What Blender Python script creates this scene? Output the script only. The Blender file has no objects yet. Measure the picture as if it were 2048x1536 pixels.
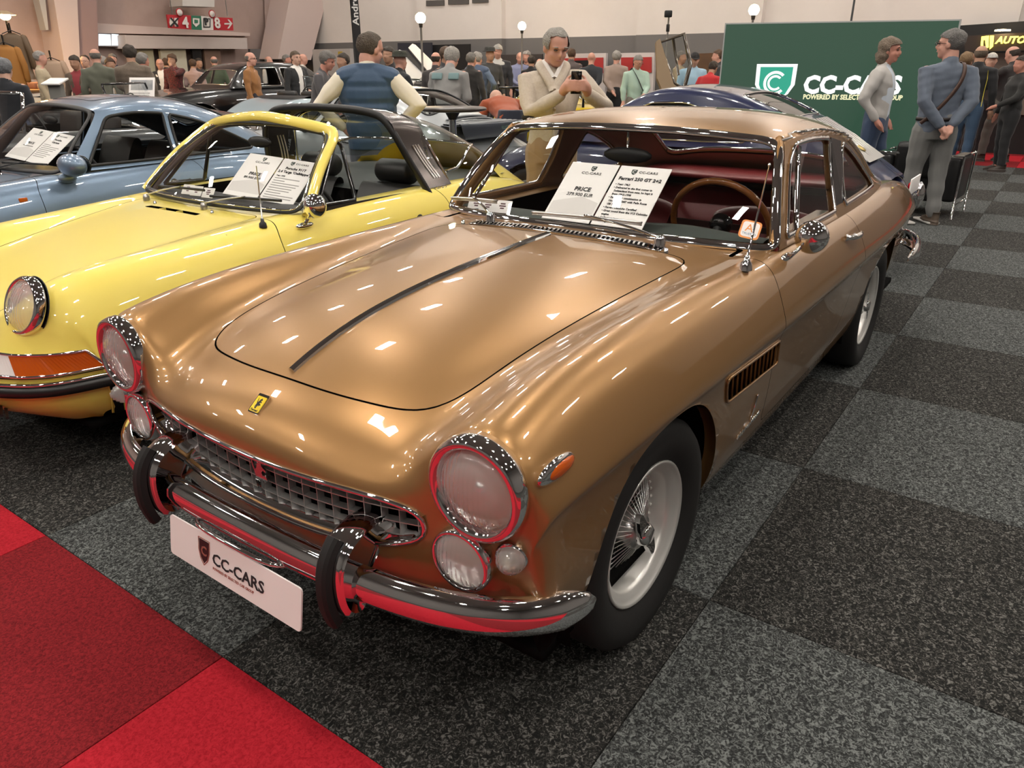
import bpy, bmesh, math, random
import numpy as np
from mathutils import Vector, Matrix, Euler
random.seed(7); rng = np.random.default_rng(7)
PI = math.pi
scn = bpy.context.scene
COL = scn.collection

# ---------------------------------------------------------------- camera
CAM = np.array([1.6068, 1.4312, 1.4916]); YAW, PITCH, FPX = 3.757665, .400579, 1496.9
cf = Vector((math.cos(YAW)*math.cos(PITCH), math.sin(YAW)*math.cos(PITCH), -math.sin(PITCH)))
cr = cf.cross(Vector((0, 0, 1))).normalized(); cu = cr.cross(cf)
cd = bpy.data.cameras.new('camera'); cam = bpy.data.objects.new('camera', cd); COL.objects.link(cam)
cam.matrix_world = Matrix(((cr.x, cu.x, -cf.x, CAM[0]), (cr.y, cu.y, -cf.y, CAM[1]), (cr.z, cu.z, -cf.z, CAM[2]), (0, 0, 0, 1)))
cd.sensor_width = 36; cd.lens = FPX*36/2048; cd.clip_start = .05; cd.clip_end = 200
scn.camera = cam

# ---------------------------------------------------------------- world, exposure
w = bpy.data.worlds.new('world'); scn.world = w; w.use_nodes = True
w.node_tree.nodes['Background'].inputs[0].default_value = (1, .95, .9, 1)
w.node_tree.nodes['Background'].inputs[1].default_value = .10
scn.view_settings.view_transform = 'Standard'; scn.view_settings.look = 'None'
scn.view_settings.gamma = 1; scn.view_settings.exposure = 0.0; scn.view_settings.use_curve_mapping = False
scn.cycles.max_bounces = 8; scn.cycles.diffuse_bounces = 3; scn.cycles.glossy_bounces = 4; scn.cycles.transmission_bounces = 6; scn.cycles.transparent_max_bounces = 16
LAMP_POWER = 195.0      # emission of each ceiling luminaire

# ---------------------------------------------------------------- materials
MATS = {}
def mat(name, col, rough=.5, metal=0., coat=0., coat_r=.03, spec=.5, emit=None, estr=0., alpha=1., sheen=0., bump=None, var=None, trans=0., ior=1.45):
    if name in MATS: return MATS[name]
    m = bpy.data.materials.new(name); m.use_nodes = True; nt = m.node_tree; b = nt.nodes['Principled BSDF']
    c = tuple(col)+(1,) if len(col) == 3 else tuple(col)
    b.inputs['Base Color'].default_value = c; b.inputs['Roughness'].default_value = rough; b.inputs['Metallic'].default_value = metal
    b.inputs['Coat Weight'].default_value = coat; b.inputs['Coat Roughness'].default_value = coat_r
    b.inputs['Specular IOR Level'].default_value = spec; b.inputs['Sheen Weight'].default_value = sheen
    b.inputs['Transmission Weight'].default_value = trans; b.inputs['IOR'].default_value = ior
    if emit: b.inputs['Emission Color'].default_value = tuple(emit)+(1,); b.inputs['Emission Strength'].default_value = estr
    if alpha < 1: b.inputs['Alpha'].default_value = alpha
    tc = nt.nodes.new('ShaderNodeTexCoord')
    if var:   # (scale, second colour, contrast)
        n = nt.nodes.new('ShaderNodeTexNoise'); n.inputs['Scale'].default_value = var[0]; n.inputs['Detail'].default_value = 5
        r = nt.nodes.new('ShaderNodeValToRGB'); h = .5/var[2]
        r.color_ramp.elements[0].position = .5-h; r.color_ramp.elements[1].position = .5+h
        r.color_ramp.elements[0].color = c; r.color_ramp.elements[1].color = tuple(var[1])+(1,)
        nt.links.new(tc.outputs['Object'], n.inputs['Vector']); nt.links.new(n.outputs['Fac'], r.inputs['Fac']); nt.links.new(r.outputs['Color'], b.inputs['Base Color'])
    if bump:  # (scale, strength, distance)
        n2 = nt.nodes.new('ShaderNodeTexNoise'); n2.inputs['Scale'].default_value = bump[0]; n2.inputs['Detail'].default_value = 4
        bp = nt.nodes.new('ShaderNodeBump'); bp.inputs['Strength'].default_value = bump[1]; bp.inputs['Distance'].default_value = bump[2]
        nt.links.new(tc.outputs['Object'], n2.inputs['Vector']); nt.links.new(n2.outputs['Fac'], bp.inputs['Height']); nt.links.new(bp.outputs['Normal'], b.inputs['Normal'])
    MATS[name] = m
    return m
def glass(name, tint=(.96, .975, .97), refl=1.0, rough=.0):
    if name in MATS: return MATS[name]
    m = bpy.data.materials.new(name); m.use_nodes = True; nt = m.node_tree; nt.nodes.clear()
    o = nt.nodes.new('ShaderNodeOutputMaterial'); mx = nt.nodes.new('ShaderNodeMixShader'); t = nt.nodes.new('ShaderNodeBsdfTransparent')
    g = nt.nodes.new('ShaderNodeBsdfGlossy'); f = nt.nodes.new('ShaderNodeFresnel'); ge = nt.nodes.new('ShaderNodeNewGeometry'); mr = nt.nodes.new('ShaderNodeMapRange'); i_ = 1.0+.5*refl; mr.inputs[3].default_value = i_; mr.inputs[4].default_value = 1/i_; nt.links.new(ge.outputs['Backfacing'], mr.inputs[0]); nt.links.new(mr.outputs[0], f.inputs['IOR'])   # same pane seen from either side
    t.inputs['Color'].default_value = tuple(tint)+(1,); g.inputs['Roughness'].default_value = rough
    nt.links.new(f.outputs[0], mx.inputs[0]); nt.links.new(t.outputs[0], mx.inputs[1]); nt.links.new(g.outputs[0], mx.inputs[2]); nt.links.new(mx.outputs[0], o.inputs[0])
    MATS[name] = m
    return m
def lens(name, tint=(.95, .94, .93), scale=160., bump=.35):
    if name in MATS: return MATS[name]
    m = glass(name, tint, 1.0, .06); nt = m.node_tree; tc = nt.nodes.new('ShaderNodeTexCoord'); wv = nt.nodes.new('ShaderNodeTexWave'); wv.bands_direction = 'Y'; wv.inputs['Scale'].default_value = scale/6; wv.inputs['Distortion'].default_value = .6
    bp = nt.nodes.new('ShaderNodeBump'); bp.inputs['Strength'].default_value = bump; bp.inputs['Distance'].default_value = .004; df = nt.nodes.new('ShaderNodeBsdfTranslucent'); df.inputs['Color'].default_value = (.9, .88, .86, 1); d2 = nt.nodes.new('ShaderNodeBsdfDiffuse'); d2.inputs['Color'].default_value = (.85, .83, .82, 1)
    nt.links.new(tc.outputs['Object'], wv.inputs['Vector']); nt.links.new(wv.outputs['Fac'], bp.inputs['Height'])
    mx = [n for n in nt.nodes if n.type == 'MIX_SHADER'][0]; tr = [n for n in nt.nodes if n.type == 'BSDF_TRANSPARENT'][0]; gl = [n for n in nt.nodes if n.type == 'BSDF_GLOSSY'][0]; fr = [n for n in nt.nodes if n.type == 'FRESNEL'][0]
    nt.links.new(bp.outputs['Normal'], gl.inputs['Normal']); nt.links.new(bp.outputs['Normal'], fr.inputs['Normal'])
    m2 = nt.nodes.new('ShaderNodeMixShader'); m2.inputs[0].default_value = .30; nt.links.new(tr.outputs[0], m2.inputs[1]); nt.links.new(d2.outputs[0], m2.inputs[2]); nt.links.new(m2.outputs[0], mx.inputs[1])
    return m
def paint(name, col, metal=0., rough=.35, flake=None):
    m = mat(name, col, rough=rough, metal=metal, coat=1., coat_r=.015, spec=.5)
    if flake and 'fl' not in m.keys():
        nt = m.node_tree; b = nt.nodes['Principled BSDF']; tc = nt.nodes.new('ShaderNodeTexCoord'); n = nt.nodes.new('ShaderNodeTexNoise')
        n.inputs['Scale'].default_value = 900; n.inputs['Detail'].default_value = 2
        r = nt.nodes.new('ShaderNodeMapRange'); r.inputs[3].default_value = rough-.08; r.inputs[4].default_value = rough+.08
        nt.links.new(tc.outputs['Object'], n.inputs['Vector']); nt.links.new(n.outputs['Fac'], r.inputs[0]); nt.links.new(r.outputs[0], b.inputs['Roughness']); m['fl'] = 1
    return m
CHROME = mat('chrome', (.86, .86, .87), rough=.04, metal=1.)
STEEL = mat('brushed_steel', (.62, .61, .60), rough=.28, metal=1.)
ALU = mat('wheel_aluminium', (.74, .73, .70), rough=.36, metal=.6)
BLACK = mat('satin_black', (.012, .012, .013), rough=.45)
GLOSSBLACK = mat('gloss_black', (.01, .01, .011), rough=.12, coat=.5)
VOID = mat('matt_black_lining', (.006, .006, .006), rough=.95, spec=.05)
RUBBER = mat('tyre_rubber', (.009, .0085, .0085), rough=.75, bump=(60, .15, .002))
WHITE = mat('white_paper', (.88, .84, .82), rough=.6)
INK = mat('black_ink', (.02, .02, .022), rough=.7)
GREYINK = mat('grey_ink', (.33, .31, .30), rough=.7)
LENS = mat('clear_lens_glass', (.93, .93, .93), rough=.03, trans=1., ior=1.3)
AMBER = mat('amber_lens', (.50, .085, .005), rough=.12, coat=.6)
REDLENS = mat('red_lens', (.55, .01, .015), rough=.12, coat=.6)
GLASS = glass('window_glass'); GLASSD = glass('tinted_window_glass', (.62, .66, .65))
DARKGLASS = mat('dark_reflective_glass', (.012, .014, .015), rough=.04, spec=.6)

# ---------------------------------------------------------------- objects
def setp(o, label=None, cat=None, group=None, kind=None):
    if label: o['label'] = label
    if cat: o['category'] = cat
    if group: o['group'] = group
    if kind: o['kind'] = kind
    return o
def thing(name, label, cat, loc=(0, 0, 0), rz=0., group=None, kind=None):
    o = bpy.data.objects.new(name, None); COL.objects.link(o); o.location = loc; o.rotation_euler = (0, 0, rz); o.empty_display_size = .1
    return setp(o, label, cat, group, kind)
def mesh_of(V, F, m=None, smooth=True, fm=None):
    me = bpy.data.meshes.new('mesh'); V = np.asarray(V, float)
    me.from_pydata(V[:, :3].tolist(), [], [list(map(int, f)) for f in F]); me.validate(); me.update()
    if smooth: me.polygons.foreach_set('use_smooth', [True]*len(me.polygons))
    for q in (m if isinstance(m, (list, tuple)) else [m]):
        if q: me.materials.append(q)
    if fm is not None and len(fm) == len(me.polygons): me.polygons.foreach_set('material_index', list(map(int, fm)))
    return me
def link(name, me, parent=None, loc=None, rot=None):
    o = bpy.data.objects.new(name, me); COL.objects.link(o)
    if parent is not None: o.parent = parent
    if loc is not None: o.location = loc
    if rot is not None: o.rotation_euler = rot
    return o
def ob(name, VF, m, parent=None, smooth=True, loc=None, rot=None, fm=None, sharp=None):
    me = mesh_of(VF[0], VF[1], m, smooth, fm)
    if sharp is not None and smooth:
        try: me.set_sharp_from_angle(angle=math.radians(sharp))
        except Exception: pass
    return link(name, me, parent, loc, rot)
def dup(root, parent=None, **kw):
    c = root.copy(); COL.objects.link(c)
    if parent is not None: c.parent = parent
    for ch in list(root.children): dup(ch, c)
    return c

# ---------------------------------------------------------------- geometry helpers (V, F) pairs
def join(*parts):
    V, F, o = [], [], 0
    for v, f in parts:
        v = np.asarray(v, float)[:, :3]; V.append(v); F += [tuple(i+o for i in q) for q in f]; o += len(v)
    return np.concatenate(V), F
def tf(VF, loc=(0, 0, 0), rot=(0, 0, 0), s=(1, 1, 1)):
    M = np.array(Euler(rot).to_matrix()); V = np.asarray(VF[0], float)[:, :3]*np.array(s)
    return V@M.T+np.array(loc), VF[1]
def mtf(VF, M):
    M = np.array(M); V = np.asarray(VF[0], float)[:, :3]
    return V@M[:3, :3].T+M[:3, 3], VF[1]
def mir(VF):  # mirrored in y
    V = np.asarray(VF[0], float).copy(); V[:, 1] *= -1
    return V, [tuple(reversed(f)) for f in VF[1]]
def box(a, b, bev=0.):
    a = np.minimum(a, b)*1.; b_ = np.maximum(a, b)*1.; a = np.array(a, float)
    if bev <= 0:
        V = [(x, y, z) for x in (a[0], b_[0]) for y in (a[1], b_[1]) for z in (a[2], b_[2])]
        return np.array(V), [(0, 1, 3, 2), (4, 6, 7, 5), (0, 4, 5, 1), (2, 3, 7, 6), (0, 2, 6, 4), (1, 5, 7, 3)]
    bev = min(bev, .49*float(min(b_-a)))
    bm = bmesh.new(); bmesh.ops.create_cube(bm, size=1.)
    for v in bm.verts: v.co = Vector([(a[i]+b_[i])/2+v.co[i]*(b_[i]-a[i]) for i in range(3)])
    bmesh.ops.bevel(bm, geom=bm.edges[:]+bm.verts[:], offset=bev, segments=2, affect='EDGES', profile=.6)
    bm.verts.index_update()
    r = np.array([v.co[:] for v in bm.verts]), [tuple(v.index for v in f.verts) for f in bm.faces]
    bm.free(); return r
def cbox(c, d, bev=0.):
    c = np.array(c, float); d = np.array(d, float)/2
    return box(c-d, c+d, bev)
def basis(n, ts, k=3):
    k = min(k, n-1); kn = np.concatenate([np.zeros(k), np.linspace(0, 1, n-k+1), np.ones(k)]); ts = np.clip(ts, 0, 1-1e-9)
    B = ((ts[:, None] >= kn[None, :-1]) & (ts[:, None] < kn[None, 1:])).astype(float)
    for d in range(1, k+1):
        nB = np.zeros((len(ts), len(kn)-1-d))
        for i in range(nB.shape[1]):
            a = kn[i+d]-kn[i]; b = kn[i+d+1]-kn[i+1]
            if a > 0: nB[:, i] += (ts-kn[i])/a*B[:, i]
            if b > 0: nB[:, i] += (kn[i+d+1]-ts)/b*B[:, i+1]
        B = nB
    return B
def curve(P, n=40, closed=False):   # B-spline through control polygon
    P = np.asarray(P, float)
    if closed:
        m = len(P); t = np.arange(n)/n*m; i = t.astype(int); f = (t-i)[:, None]
        g = lambda o: P[(i+o) % m]
        return ((1-f)**3*g(-1)+(3*f**3-6*f**2+4)*g(0)+(-3*f**3+3*f**2+3*f+1)*g(1)+f**3*g(2))/6
    return basis(len(P), np.linspace(0, 1, n))@P
def resample(P, n, closed=False):
    P = np.asarray(P, float); Q = np.vstack([P, P[:1]]) if closed else P
    s = np.concatenate([[0], np.cumsum(np.linalg.norm(np.diff(Q, axis=0), axis=1))]); t = np.linspace(0, s[-1], n+1)[:-1] if closed else np.linspace(0, s[-1], n)
    return np.stack([np.interp(t, s, Q[:, i]) for i in range(Q.shape[1])], 1)
def rpoly(P, r, n=6):   # polygon with rounded corners; r scalar or list
    P = np.asarray(P, float); m = len(P); out = []
    for i in range(m):
        a, b, c = P[i-1], P[i], P[(i+1) % m]; rr = r[i] if hasattr(r, '__len__') else r
        u = a-b; v = c-b; lu, lv = np.linalg.norm(u), np.linalg.norm(v); d = min(rr, .49*lu, .49*lv); p0 = b+u/lu*d; p1 = b+v/lv*d
        if rr <= 0: out.append(b); continue
        for k in range(n+1):
            t = k/n; out.append((1-t)**2*p0+2*t*(1-t)*b+t*t*p1)
    return np.array(out)
def grid(nu, nv, cu=False, cv=False):
    i, j = np.meshgrid(np.arange(nu if cu else nu-1), np.arange(nv if cv else nv-1), indexing='ij'); i = i.ravel(); j = j.ravel(); i2 = (i+1) % nu; j2 = (j+1) % nv
    return np.stack([i*nv+j, i2*nv+j, i2*nv+j2, i*nv+j2], 1).tolist()
def bsurf(C, nu, nv):
    C = np.asarray(C, float); S = np.einsum('ur,vc,rck->uvk', basis(C.shape[0], np.linspace(0, 1, nu)), basis(C.shape[1], np.linspace(0, 1, nv)), C)
    return S.reshape(-1, C.shape[2]), grid(nu, nv)
def flip(VF): return VF[0], [tuple(reversed(f)) for f in VF[1]]
def loft(rings, closed=True, caps=True):
    n = len(rings[0]); V = np.concatenate([np.asarray(r, float) for r in rings]); F = grid(len(rings), n, cv=closed)
    if caps: F = F+[list(range(n))[::-1], [(len(rings)-1)*n+i for i in range(n)]]
    return V, F
def frames(P, closed=False, up=None):
    P = np.asarray(P, float); n = len(P)
    T = (np.roll(P, -1, 0)-np.roll(P, 1, 0)) if closed else np.gradient(P, axis=0)
    T /= np.linalg.norm(T, axis=1)[:, None]+1e-12
    if up is not None:
        U = np.broadcast_to(np.asarray(up, float), P.shape).copy(); U -= T*(U*T).sum(1)[:, None]; U /= np.linalg.norm(U, axis=1)[:, None]+1e-12
    else:
        U = np.zeros_like(P); a = np.array([0, 0, 1.]) if abs(T[0, 2]) < .9 else np.array([1., 0, 0]); u = a-T[0]*(a@T[0]); u /= np.linalg.norm(u)
        for i in range(n):
            u = u-T[i]*(u@T[i]); u /= np.linalg.norm(u)+1e-12; U[i] = u
    return T, U, np.cross(T, U)
def sweep(P, prof, closed=False, up=None, caps=True, scale=None):   # prof: (k,2) along (side, up)
    P = np.asarray(P, float); T, U, S = frames(P, closed, up); prof = np.asarray(prof, float); sc = np.ones(len(P)) if scale is None else np.asarray(scale, float)
    V = P[:, None]+sc[:, None, None]*(S[:, None]*prof[None, :, :1]+U[:, None]*prof[None, :, 1:2]); k = len(prof)
    F = grid(len(P), k, cu=closed, cv=True)
    if caps and not closed: F = F+[list(range(k))[::-1], [(len(P)-1)*k+i for i in range(k)]]
    return V.reshape(-1, 3), F
def circ(r, n=10, r2=None): a = np.arange(n)/n*2*PI; return np.stack([r*np.cos(a), (r2 or r)*np.sin(a)], 1)
def tube(P, r, n=8, closed=False, caps=True):
    P = np.asarray(P, float)
    if np.ndim(r) == 0: return sweep(P, circ(r, n), closed, caps=caps)
    return sweep(P, circ(1., n), closed, caps=caps, scale=r)
def lathe(prof, n=32, axis='z', closed=False):   # prof [(r, h)]
    a = np.arange(n)/n*2*PI; pr = np.asarray(prof, float)
    V = np.stack([pr[:, None, 0]*np.cos(a), pr[:, None, 0]*np.sin(a), np.broadcast_to(pr[:, None, 1], (len(pr), n))], -1).reshape(-1, 3)
    F = grid(len(pr), n, cu=closed, cv=True)
    if axis == 'x': V = V[:, [2, 0, 1]]
    if axis == 'y': V = V[:, [1, 2, 0]]
    return V, F
def ellipsoid(c, r, nu=12, nv=16):
    th = np.linspace(0, PI, nu); V = [(0, 0, 1)]
    for t in th[1:-1]:
        for k in range(nv): a = 2*PI*k/nv; V.append((math.sin(t)*math.cos(a), math.sin(t)*math.sin(a), math.cos(t)))
    V.append((0, 0, -1)); F = [(0, 1+k, 1+(k+1) % nv) for k in range(nv)]
    for i in range(nu-3):
        for k in range(nv): a = 1+i*nv+k; b = 1+i*nv+(k+1) % nv; F.append((a, a+nv, b+nv, b))
    L = len(V)-1; s = 1+(nu-3)*nv; F += [(L, s+(k+1) % nv, s+k) for k in range(nv)]
    return np.array(V)*np.array(r)+np.array(c), F
def extrude(poly, h0, h1, M=None, bev=0.):  # polygon (2d) -> prism along local z
    p = np.asarray(poly, float); n = len(p); rings = [np.c_[p, np.full(n, h0)], np.c_[p, np.full(n, h1)]]
    VF = loft(rings)
    return mtf(VF, M) if M is not None else VF
def poly_sdf(P, poly):   # negative inside
    P = np.asarray(P, float); A = np.asarray(poly, float); lo, hi = A.min(0)-.03, A.max(0)+.03
    out = np.maximum(np.maximum(lo-P, P-hi).max(1), 0)+.03; near = ((P > lo) & (P < hi)).all(1)
    if not near.any(): return out
    Q = P[near]; E = np.roll(A, -1, 0)-A; B = A+E; n = len(Q); res = np.empty(n); st = max(1, 400000//len(A))
    for k in range(0, n, st):
        q = Q[k:k+st]; w_ = q[:, None]-A[None]; t = np.clip((w_*E[None]).sum(2)/((E*E).sum(1)+1e-15), 0, 1); d = w_-t[..., None]*E[None]; d = np.sqrt((d*d).sum(2).min(1))
        c = (A[None, :, 1] > q[:, None, 1]) != (B[None, :, 1] > q[:, None, 1]); xi = A[None, :, 0]+w_[..., 1]/(E[None, :, 1]+1e-15)*E[None, :, 0]; ins = (c & (q[:, None, 0] < xi)).sum(1) % 2 == 1
        res[k:k+st] = np.where(ins, -d, d)
    out[near] = res; return out
def clip(VF, sdf, ret_edges=False):   # keeps sdf > 0, cutting faces along the zero line
    V = np.asarray(VF[0], float); F = VF[1]; s = sdf(V); keep = s > 0; kl = keep.tolist(); full = []; part = []; cross = {}
    for f in F:
        c = sum([kl[i] for i in f])
        if c == len(f): full.append(tuple(f))
        elif c: part.append(f)
    for f in part:
        n = len(f)
        for i in range(n):
            p, q = f[i], f[(i+1) % n]
            if kl[p] != kl[q]: cross.setdefault((p, q) if p < q else (q, p), len(cross))
    if cross:
        E = np.array(list(cross)); a, b = V[E[:, 0]], V[E[:, 1]]; sa, sb = s[E[:, 0]], s[E[:, 1]]; lo = np.zeros(len(E)); hi = np.ones(len(E)); t = sa/(sa-sb)
        for _ in range(5):
            sv = sdf(a+(b-a)*t[:, None]); same = (sv > 0) == (sa > 0); lo = np.where(same, t, lo); hi = np.where(same, hi, t)
            sl = np.where(same, sv, sa); sa2 = sl; sh = np.where(same, sb, sv); sa_, sb_ = sa2, sh; den = sa_-sb_; t = np.where(np.abs(den) > 1e-12, lo+(hi-lo)*np.clip(sa_/np.where(np.abs(den) > 1e-12, den, 1), .02, .98), (lo+hi)/2)
            sa, sb = np.where(same, sv, sa), np.where(same, sb, sv)
        n0 = len(V); V = np.vstack([V, a+(b-a)*t[:, None]])
    out = full; be = []
    for f in part:
        n = len(f); q = []; cp = []
        for i in range(n):
            a_, b_ = f[i], f[(i+1) % n]
            if kl[a_]: q.append(a_)
            if kl[a_] != kl[b_]: c = n0+cross[(a_, b_) if a_ < b_ else (b_, a_)]; q.append(c); cp.append(c)
        if len(q) >= 3: out.append(tuple(q))
        if len(cp) == 2: be.append((cp[0], cp[1]))
    if not out: return (np.zeros((0, 3)), [], []) if ret_edges else (np.zeros((0, 3)), [])
    used = np.unique(np.concatenate([np.array(f) for f in out])); mp = -np.ones(len(V), int); mp[used] = np.arange(len(used)); ml = mp.tolist()
    r = (V[used], [tuple([ml[i] for i in f]) for f in out])
    if ret_edges: return r[0], r[1], [(ml[a], ml[b]) for a, b in be if ml[a] >= 0 and ml[b] >= 0]
    return r
def vnormals(VF):
    V = np.asarray(VF[0], float)[:, :3]; N = np.zeros_like(V); by = {}
    for f in VF[1]: by.setdefault(len(f), []).append(f)
    for k, fs in by.items():
        f = np.array(fs); n = np.cross(V[f[:, 1]]-V[f[:, 0]], V[f[:, -1]]-V[f[:, 0]])
        for c in range(k): np.add.at(N, f[:, c], n)
    return N/(np.linalg.norm(N, axis=1)[:, None]+1e-12)
def flange(V, F, edges, off):   # adds an inward lip along cut edges; off(V)->vector
    V = np.asarray(V, float)[:, :3]; ids = sorted({i for e in edges for i in e}); mp = {i: len(V)+k for k, i in enumerate(ids)}
    if not ids: return V, F
    return np.vstack([V, V[ids]+off(V[ids])]), list(F)+[(a, mp[a], mp[b], b) for a, b in edges]
def offset(VF, d): V = np.asarray(VF[0], float)[:, :3]; return V+vnormals(VF)*d, VF[1]
TXT = {}
def text(name, body, size, loc, rot, m, parent, align='LEFT', ext=.0004, sx=1., bold=0., shear=0.):
    key = (body, align, round(bold/size, 4), shear, round(ext/size, 4), m.name)
    if key not in TXT:      # lettering is turned into a plain mesh of unit size
        c = bpy.data.curves.new('lettering', 'FONT'); c.body = body; c.size = 1.; c.align_x = align; c.align_y = 'CENTER'; c.extrude = ext/size; c.offset = bold/size; c.shear = shear; c.resolution_u = 2
        c.materials.append(m); t = bpy.data.objects.new('lettering', c); COL.objects.link(t); bpy.context.view_layer.update()
        TXT[key] = bpy.data.meshes.new_from_object(t.evaluated_get(bpy.context.evaluated_depsgraph_get())); bpy.data.objects.remove(t); bpy.data.curves.remove(c)
        if not TXT[key].materials: TXT[key].materials.append(m)
    o = link(name, TXT[key], parent, loc); o.rotation_euler = rot.to_euler() if isinstance(rot, Matrix) else rot; o.scale = (size*sx, size, size)
    return o
def facing(n, up=(0, 0, 1)):   # 3x3 matrix whose z axis is n (text faces along n), y axis near up
    n = Vector(n).normalized(); u = Vector(up); x = u.cross(n).normalized(); y = n.cross(x)
    return Matrix(((x.x, y.x, n.x), (x.y, y.y, n.y), (x.z, y.z, n.z)))
# ================================================================ the hall
def noise_mat(name, stops, scale, rough=.95, stretch=(1, 1, 1), bump=0., detail=6, dist=0.):
    m = bpy.data.materials.new(name); m.use_nodes = True; nt = m.node_tree; b = nt.nodes['Principled BSDF']; b.inputs['Roughness'].default_value = rough; b.inputs['Specular IOR Level'].default_value = .15
    tc = nt.nodes.new('ShaderNodeTexCoord'); mp = nt.nodes.new('ShaderNodeMapping'); mp.inputs['Scale'].default_value = stretch; n = nt.nodes.new('ShaderNodeTexNoise')
    n.inputs['Scale'].default_value = scale; n.inputs['Detail'].default_value = detail; n.inputs['Roughness'].default_value = .65; n.inputs['Distortion'].default_value = dist
    r = nt.nodes.new('ShaderNodeValToRGB'); e = r.color_ramp.elements
    while len(e) < len(stops): e.new(.5)
    for k, (p, c) in enumerate(stops): e[k].position = p; e[k].color = tuple(c)+(1,)
    nt.links.new(tc.outputs['Object'], mp.inputs[0]); nt.links.new(mp.outputs[0], n.inputs['Vector']); nt.links.new(n.outputs['Fac'], r.inputs[0]); nt.links.new(r.outputs[0], b.inputs['Base Color'])
    if bump:
        bp = nt.nodes.new('ShaderNodeBump'); bp.inputs['Strength'].default_value = bump; bp.inputs['Distance'].default_value = .004
        nt.links.new(n.outputs['Fac'], bp.inputs['Height']); nt.links.new(bp.outputs['Normal'], b.inputs['Normal'])
    return m
CARPET_L = noise_mat('grey_carpet_light', [(.42, (.020, .021, .021)), (.51, (.062, .066, .065)), (.60, (.185, .195, .19))], 80, bump=.6, dist=1.5)
CARPET_D = noise_mat('grey_carpet_dark', [(.43, (.010, .010, .010)), (.53, (.032, .031, .028)), (.63, (.17, .165, .155))], 80, bump=.6, dist=1.5)
RED_L = noise_mat('red_carpet_bright', [(.38, (.30, .008, .016)), (.62, (.46, .018, .030))], 110, bump=.5, dist=1.)
RED_D = noise_mat('red_carpet_dark', [(.36, (.11, .006, .009)), (.62, (.25, .016, .020))], 110, bump=.5, dist=1.)
CONC = mat('hall_concrete', (.16, .15, .145), rough=.9)
floor = setp(ob('floor', box((-17, -20.5, -.06), (12, 12, -.02)), CARPET_D, smooth=False), kind='structure')
GX, GY = -.2413, .8584            # a seam crossing of the one-metre carpet tiles
tile_me = {k: mesh_of(*box((.0015, .0015, -.02), (.9985, .9985, .0), .002), m, False) for k, m in dict(l=CARPET_L, d=CARPET_D, r=RED_L, s=RED_D).items()}
def tile(i, j, k, dz=0.):
    o = link('carpet_tile', tile_me[k], floor, (GX+i, GY+j, dz)); return o
for i in range(-13, 1):
    for j in range(-5, 3):
        tile(i, j, 'ld'[(i+j) % 2])
for i in range(1, 5):
    for j in range(-5, 3): tile(i, j, 'sr'[(j) % 2], .001)
for i in range(-16, -13):
    for j in range(-3, 4): tile(i, j, 'rs'[(i+j) % 2], .001)
for i in range(-9, 1):
    for j in range(-9, -5): tile(i, j, 'ld'[(i+j) % 2])

WALLM = noise_mat('painted_wall_white', [(.3, (.70, .64, .60)), (.7, (.76, .70, .66))], .6)
WALLG = mat('painted_wall_grey', (.17, .16, .155), rough=.9)
PINK = noise_mat('rough_pink_concrete', [(.3, (.36, .265, .24)), (.7, (.43, .32, .29))], .9)
PINKL = mat('pale_pink_concrete', (.56, .45, .42), rough=.9)
CEIL = mat('ceiling_panels', (.20, .19, .18), rough=.9)
XB, YL = -16.5, -20.0
wb = setp(ob('wall_back', box((XB-.2, YL, 2.2), (XB, 14, 9)), WALLM, smooth=False), kind='structure')
ob('wall_band', box((XB-.2, YL, 0), (XB+.01, 14, 2.2)), WALLG, wb, False)
for y0, y1 in ((-14.6, -11.6), (-7.6, -4.6), (-2.6, .2)):   # shallow pilasters
    ob('pilaster', box((XB, y0, 2.2), (XB+.18, y1, 9)), WALLM, wb, False); ob('pilaster_base', box((XB, y0, 0), (XB+.19, y1, 2.2)), WALLG, wb, False)
wl = setp(ob('wall_left', box((XB-.2, YL-.3, 0), (12, YL, 9)), PINK, smooth=False), kind='structure')
setp(ob('ceiling', box((-17, -20.5, 8.6), (12, 12, 8.8)), CEIL, smooth=False), kind='structure')
wr = setp(ob('wall_right', box((-17, 12, 0), (12, 12.2, 9)), CONC, smooth=False), kind='structure')
wf = setp(ob('wall_front', box((12, -20.5, 0), (12.2, 12.2, 9)), CONC, smooth=False), kind='structure')

LAMP = mat('luminaire_diffuser', (.9, .9, .9), rough=.5, emit=(1., .93, .84), estr=LAMP_POWER)
HOUS = mat('luminaire_housing', (.35, .35, .35), rough=.6)
l_h = mesh_of(*box((-.32, -.14, .02), (.32, .14, .14), .01), HOUS, False); l_d = mesh_of(*box((-.30, -.12, -.005), (.30, .12, .02)), LAMP, False)
l_r = mesh_of(*tube([(0, 0, .14), (0, 0, 1.6)], .01, 6), HOUS)
for i in range(7):
    for j in range(6):
        x, y = 8.2-3.8*i, -15.5+4.3*j+(1.7 if i % 2 else 0)
        t = thing('ceiling_light', 'rectangular ceiling luminaire hanging high above the exhibition floor', 'ceiling light', (x, y, 7.0), 0, 'luminaires in the hall ceiling grid')
        link('housing', l_h, t); link('diffuser', l_d, t); link('hanger_rod', l_r, t)
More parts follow.
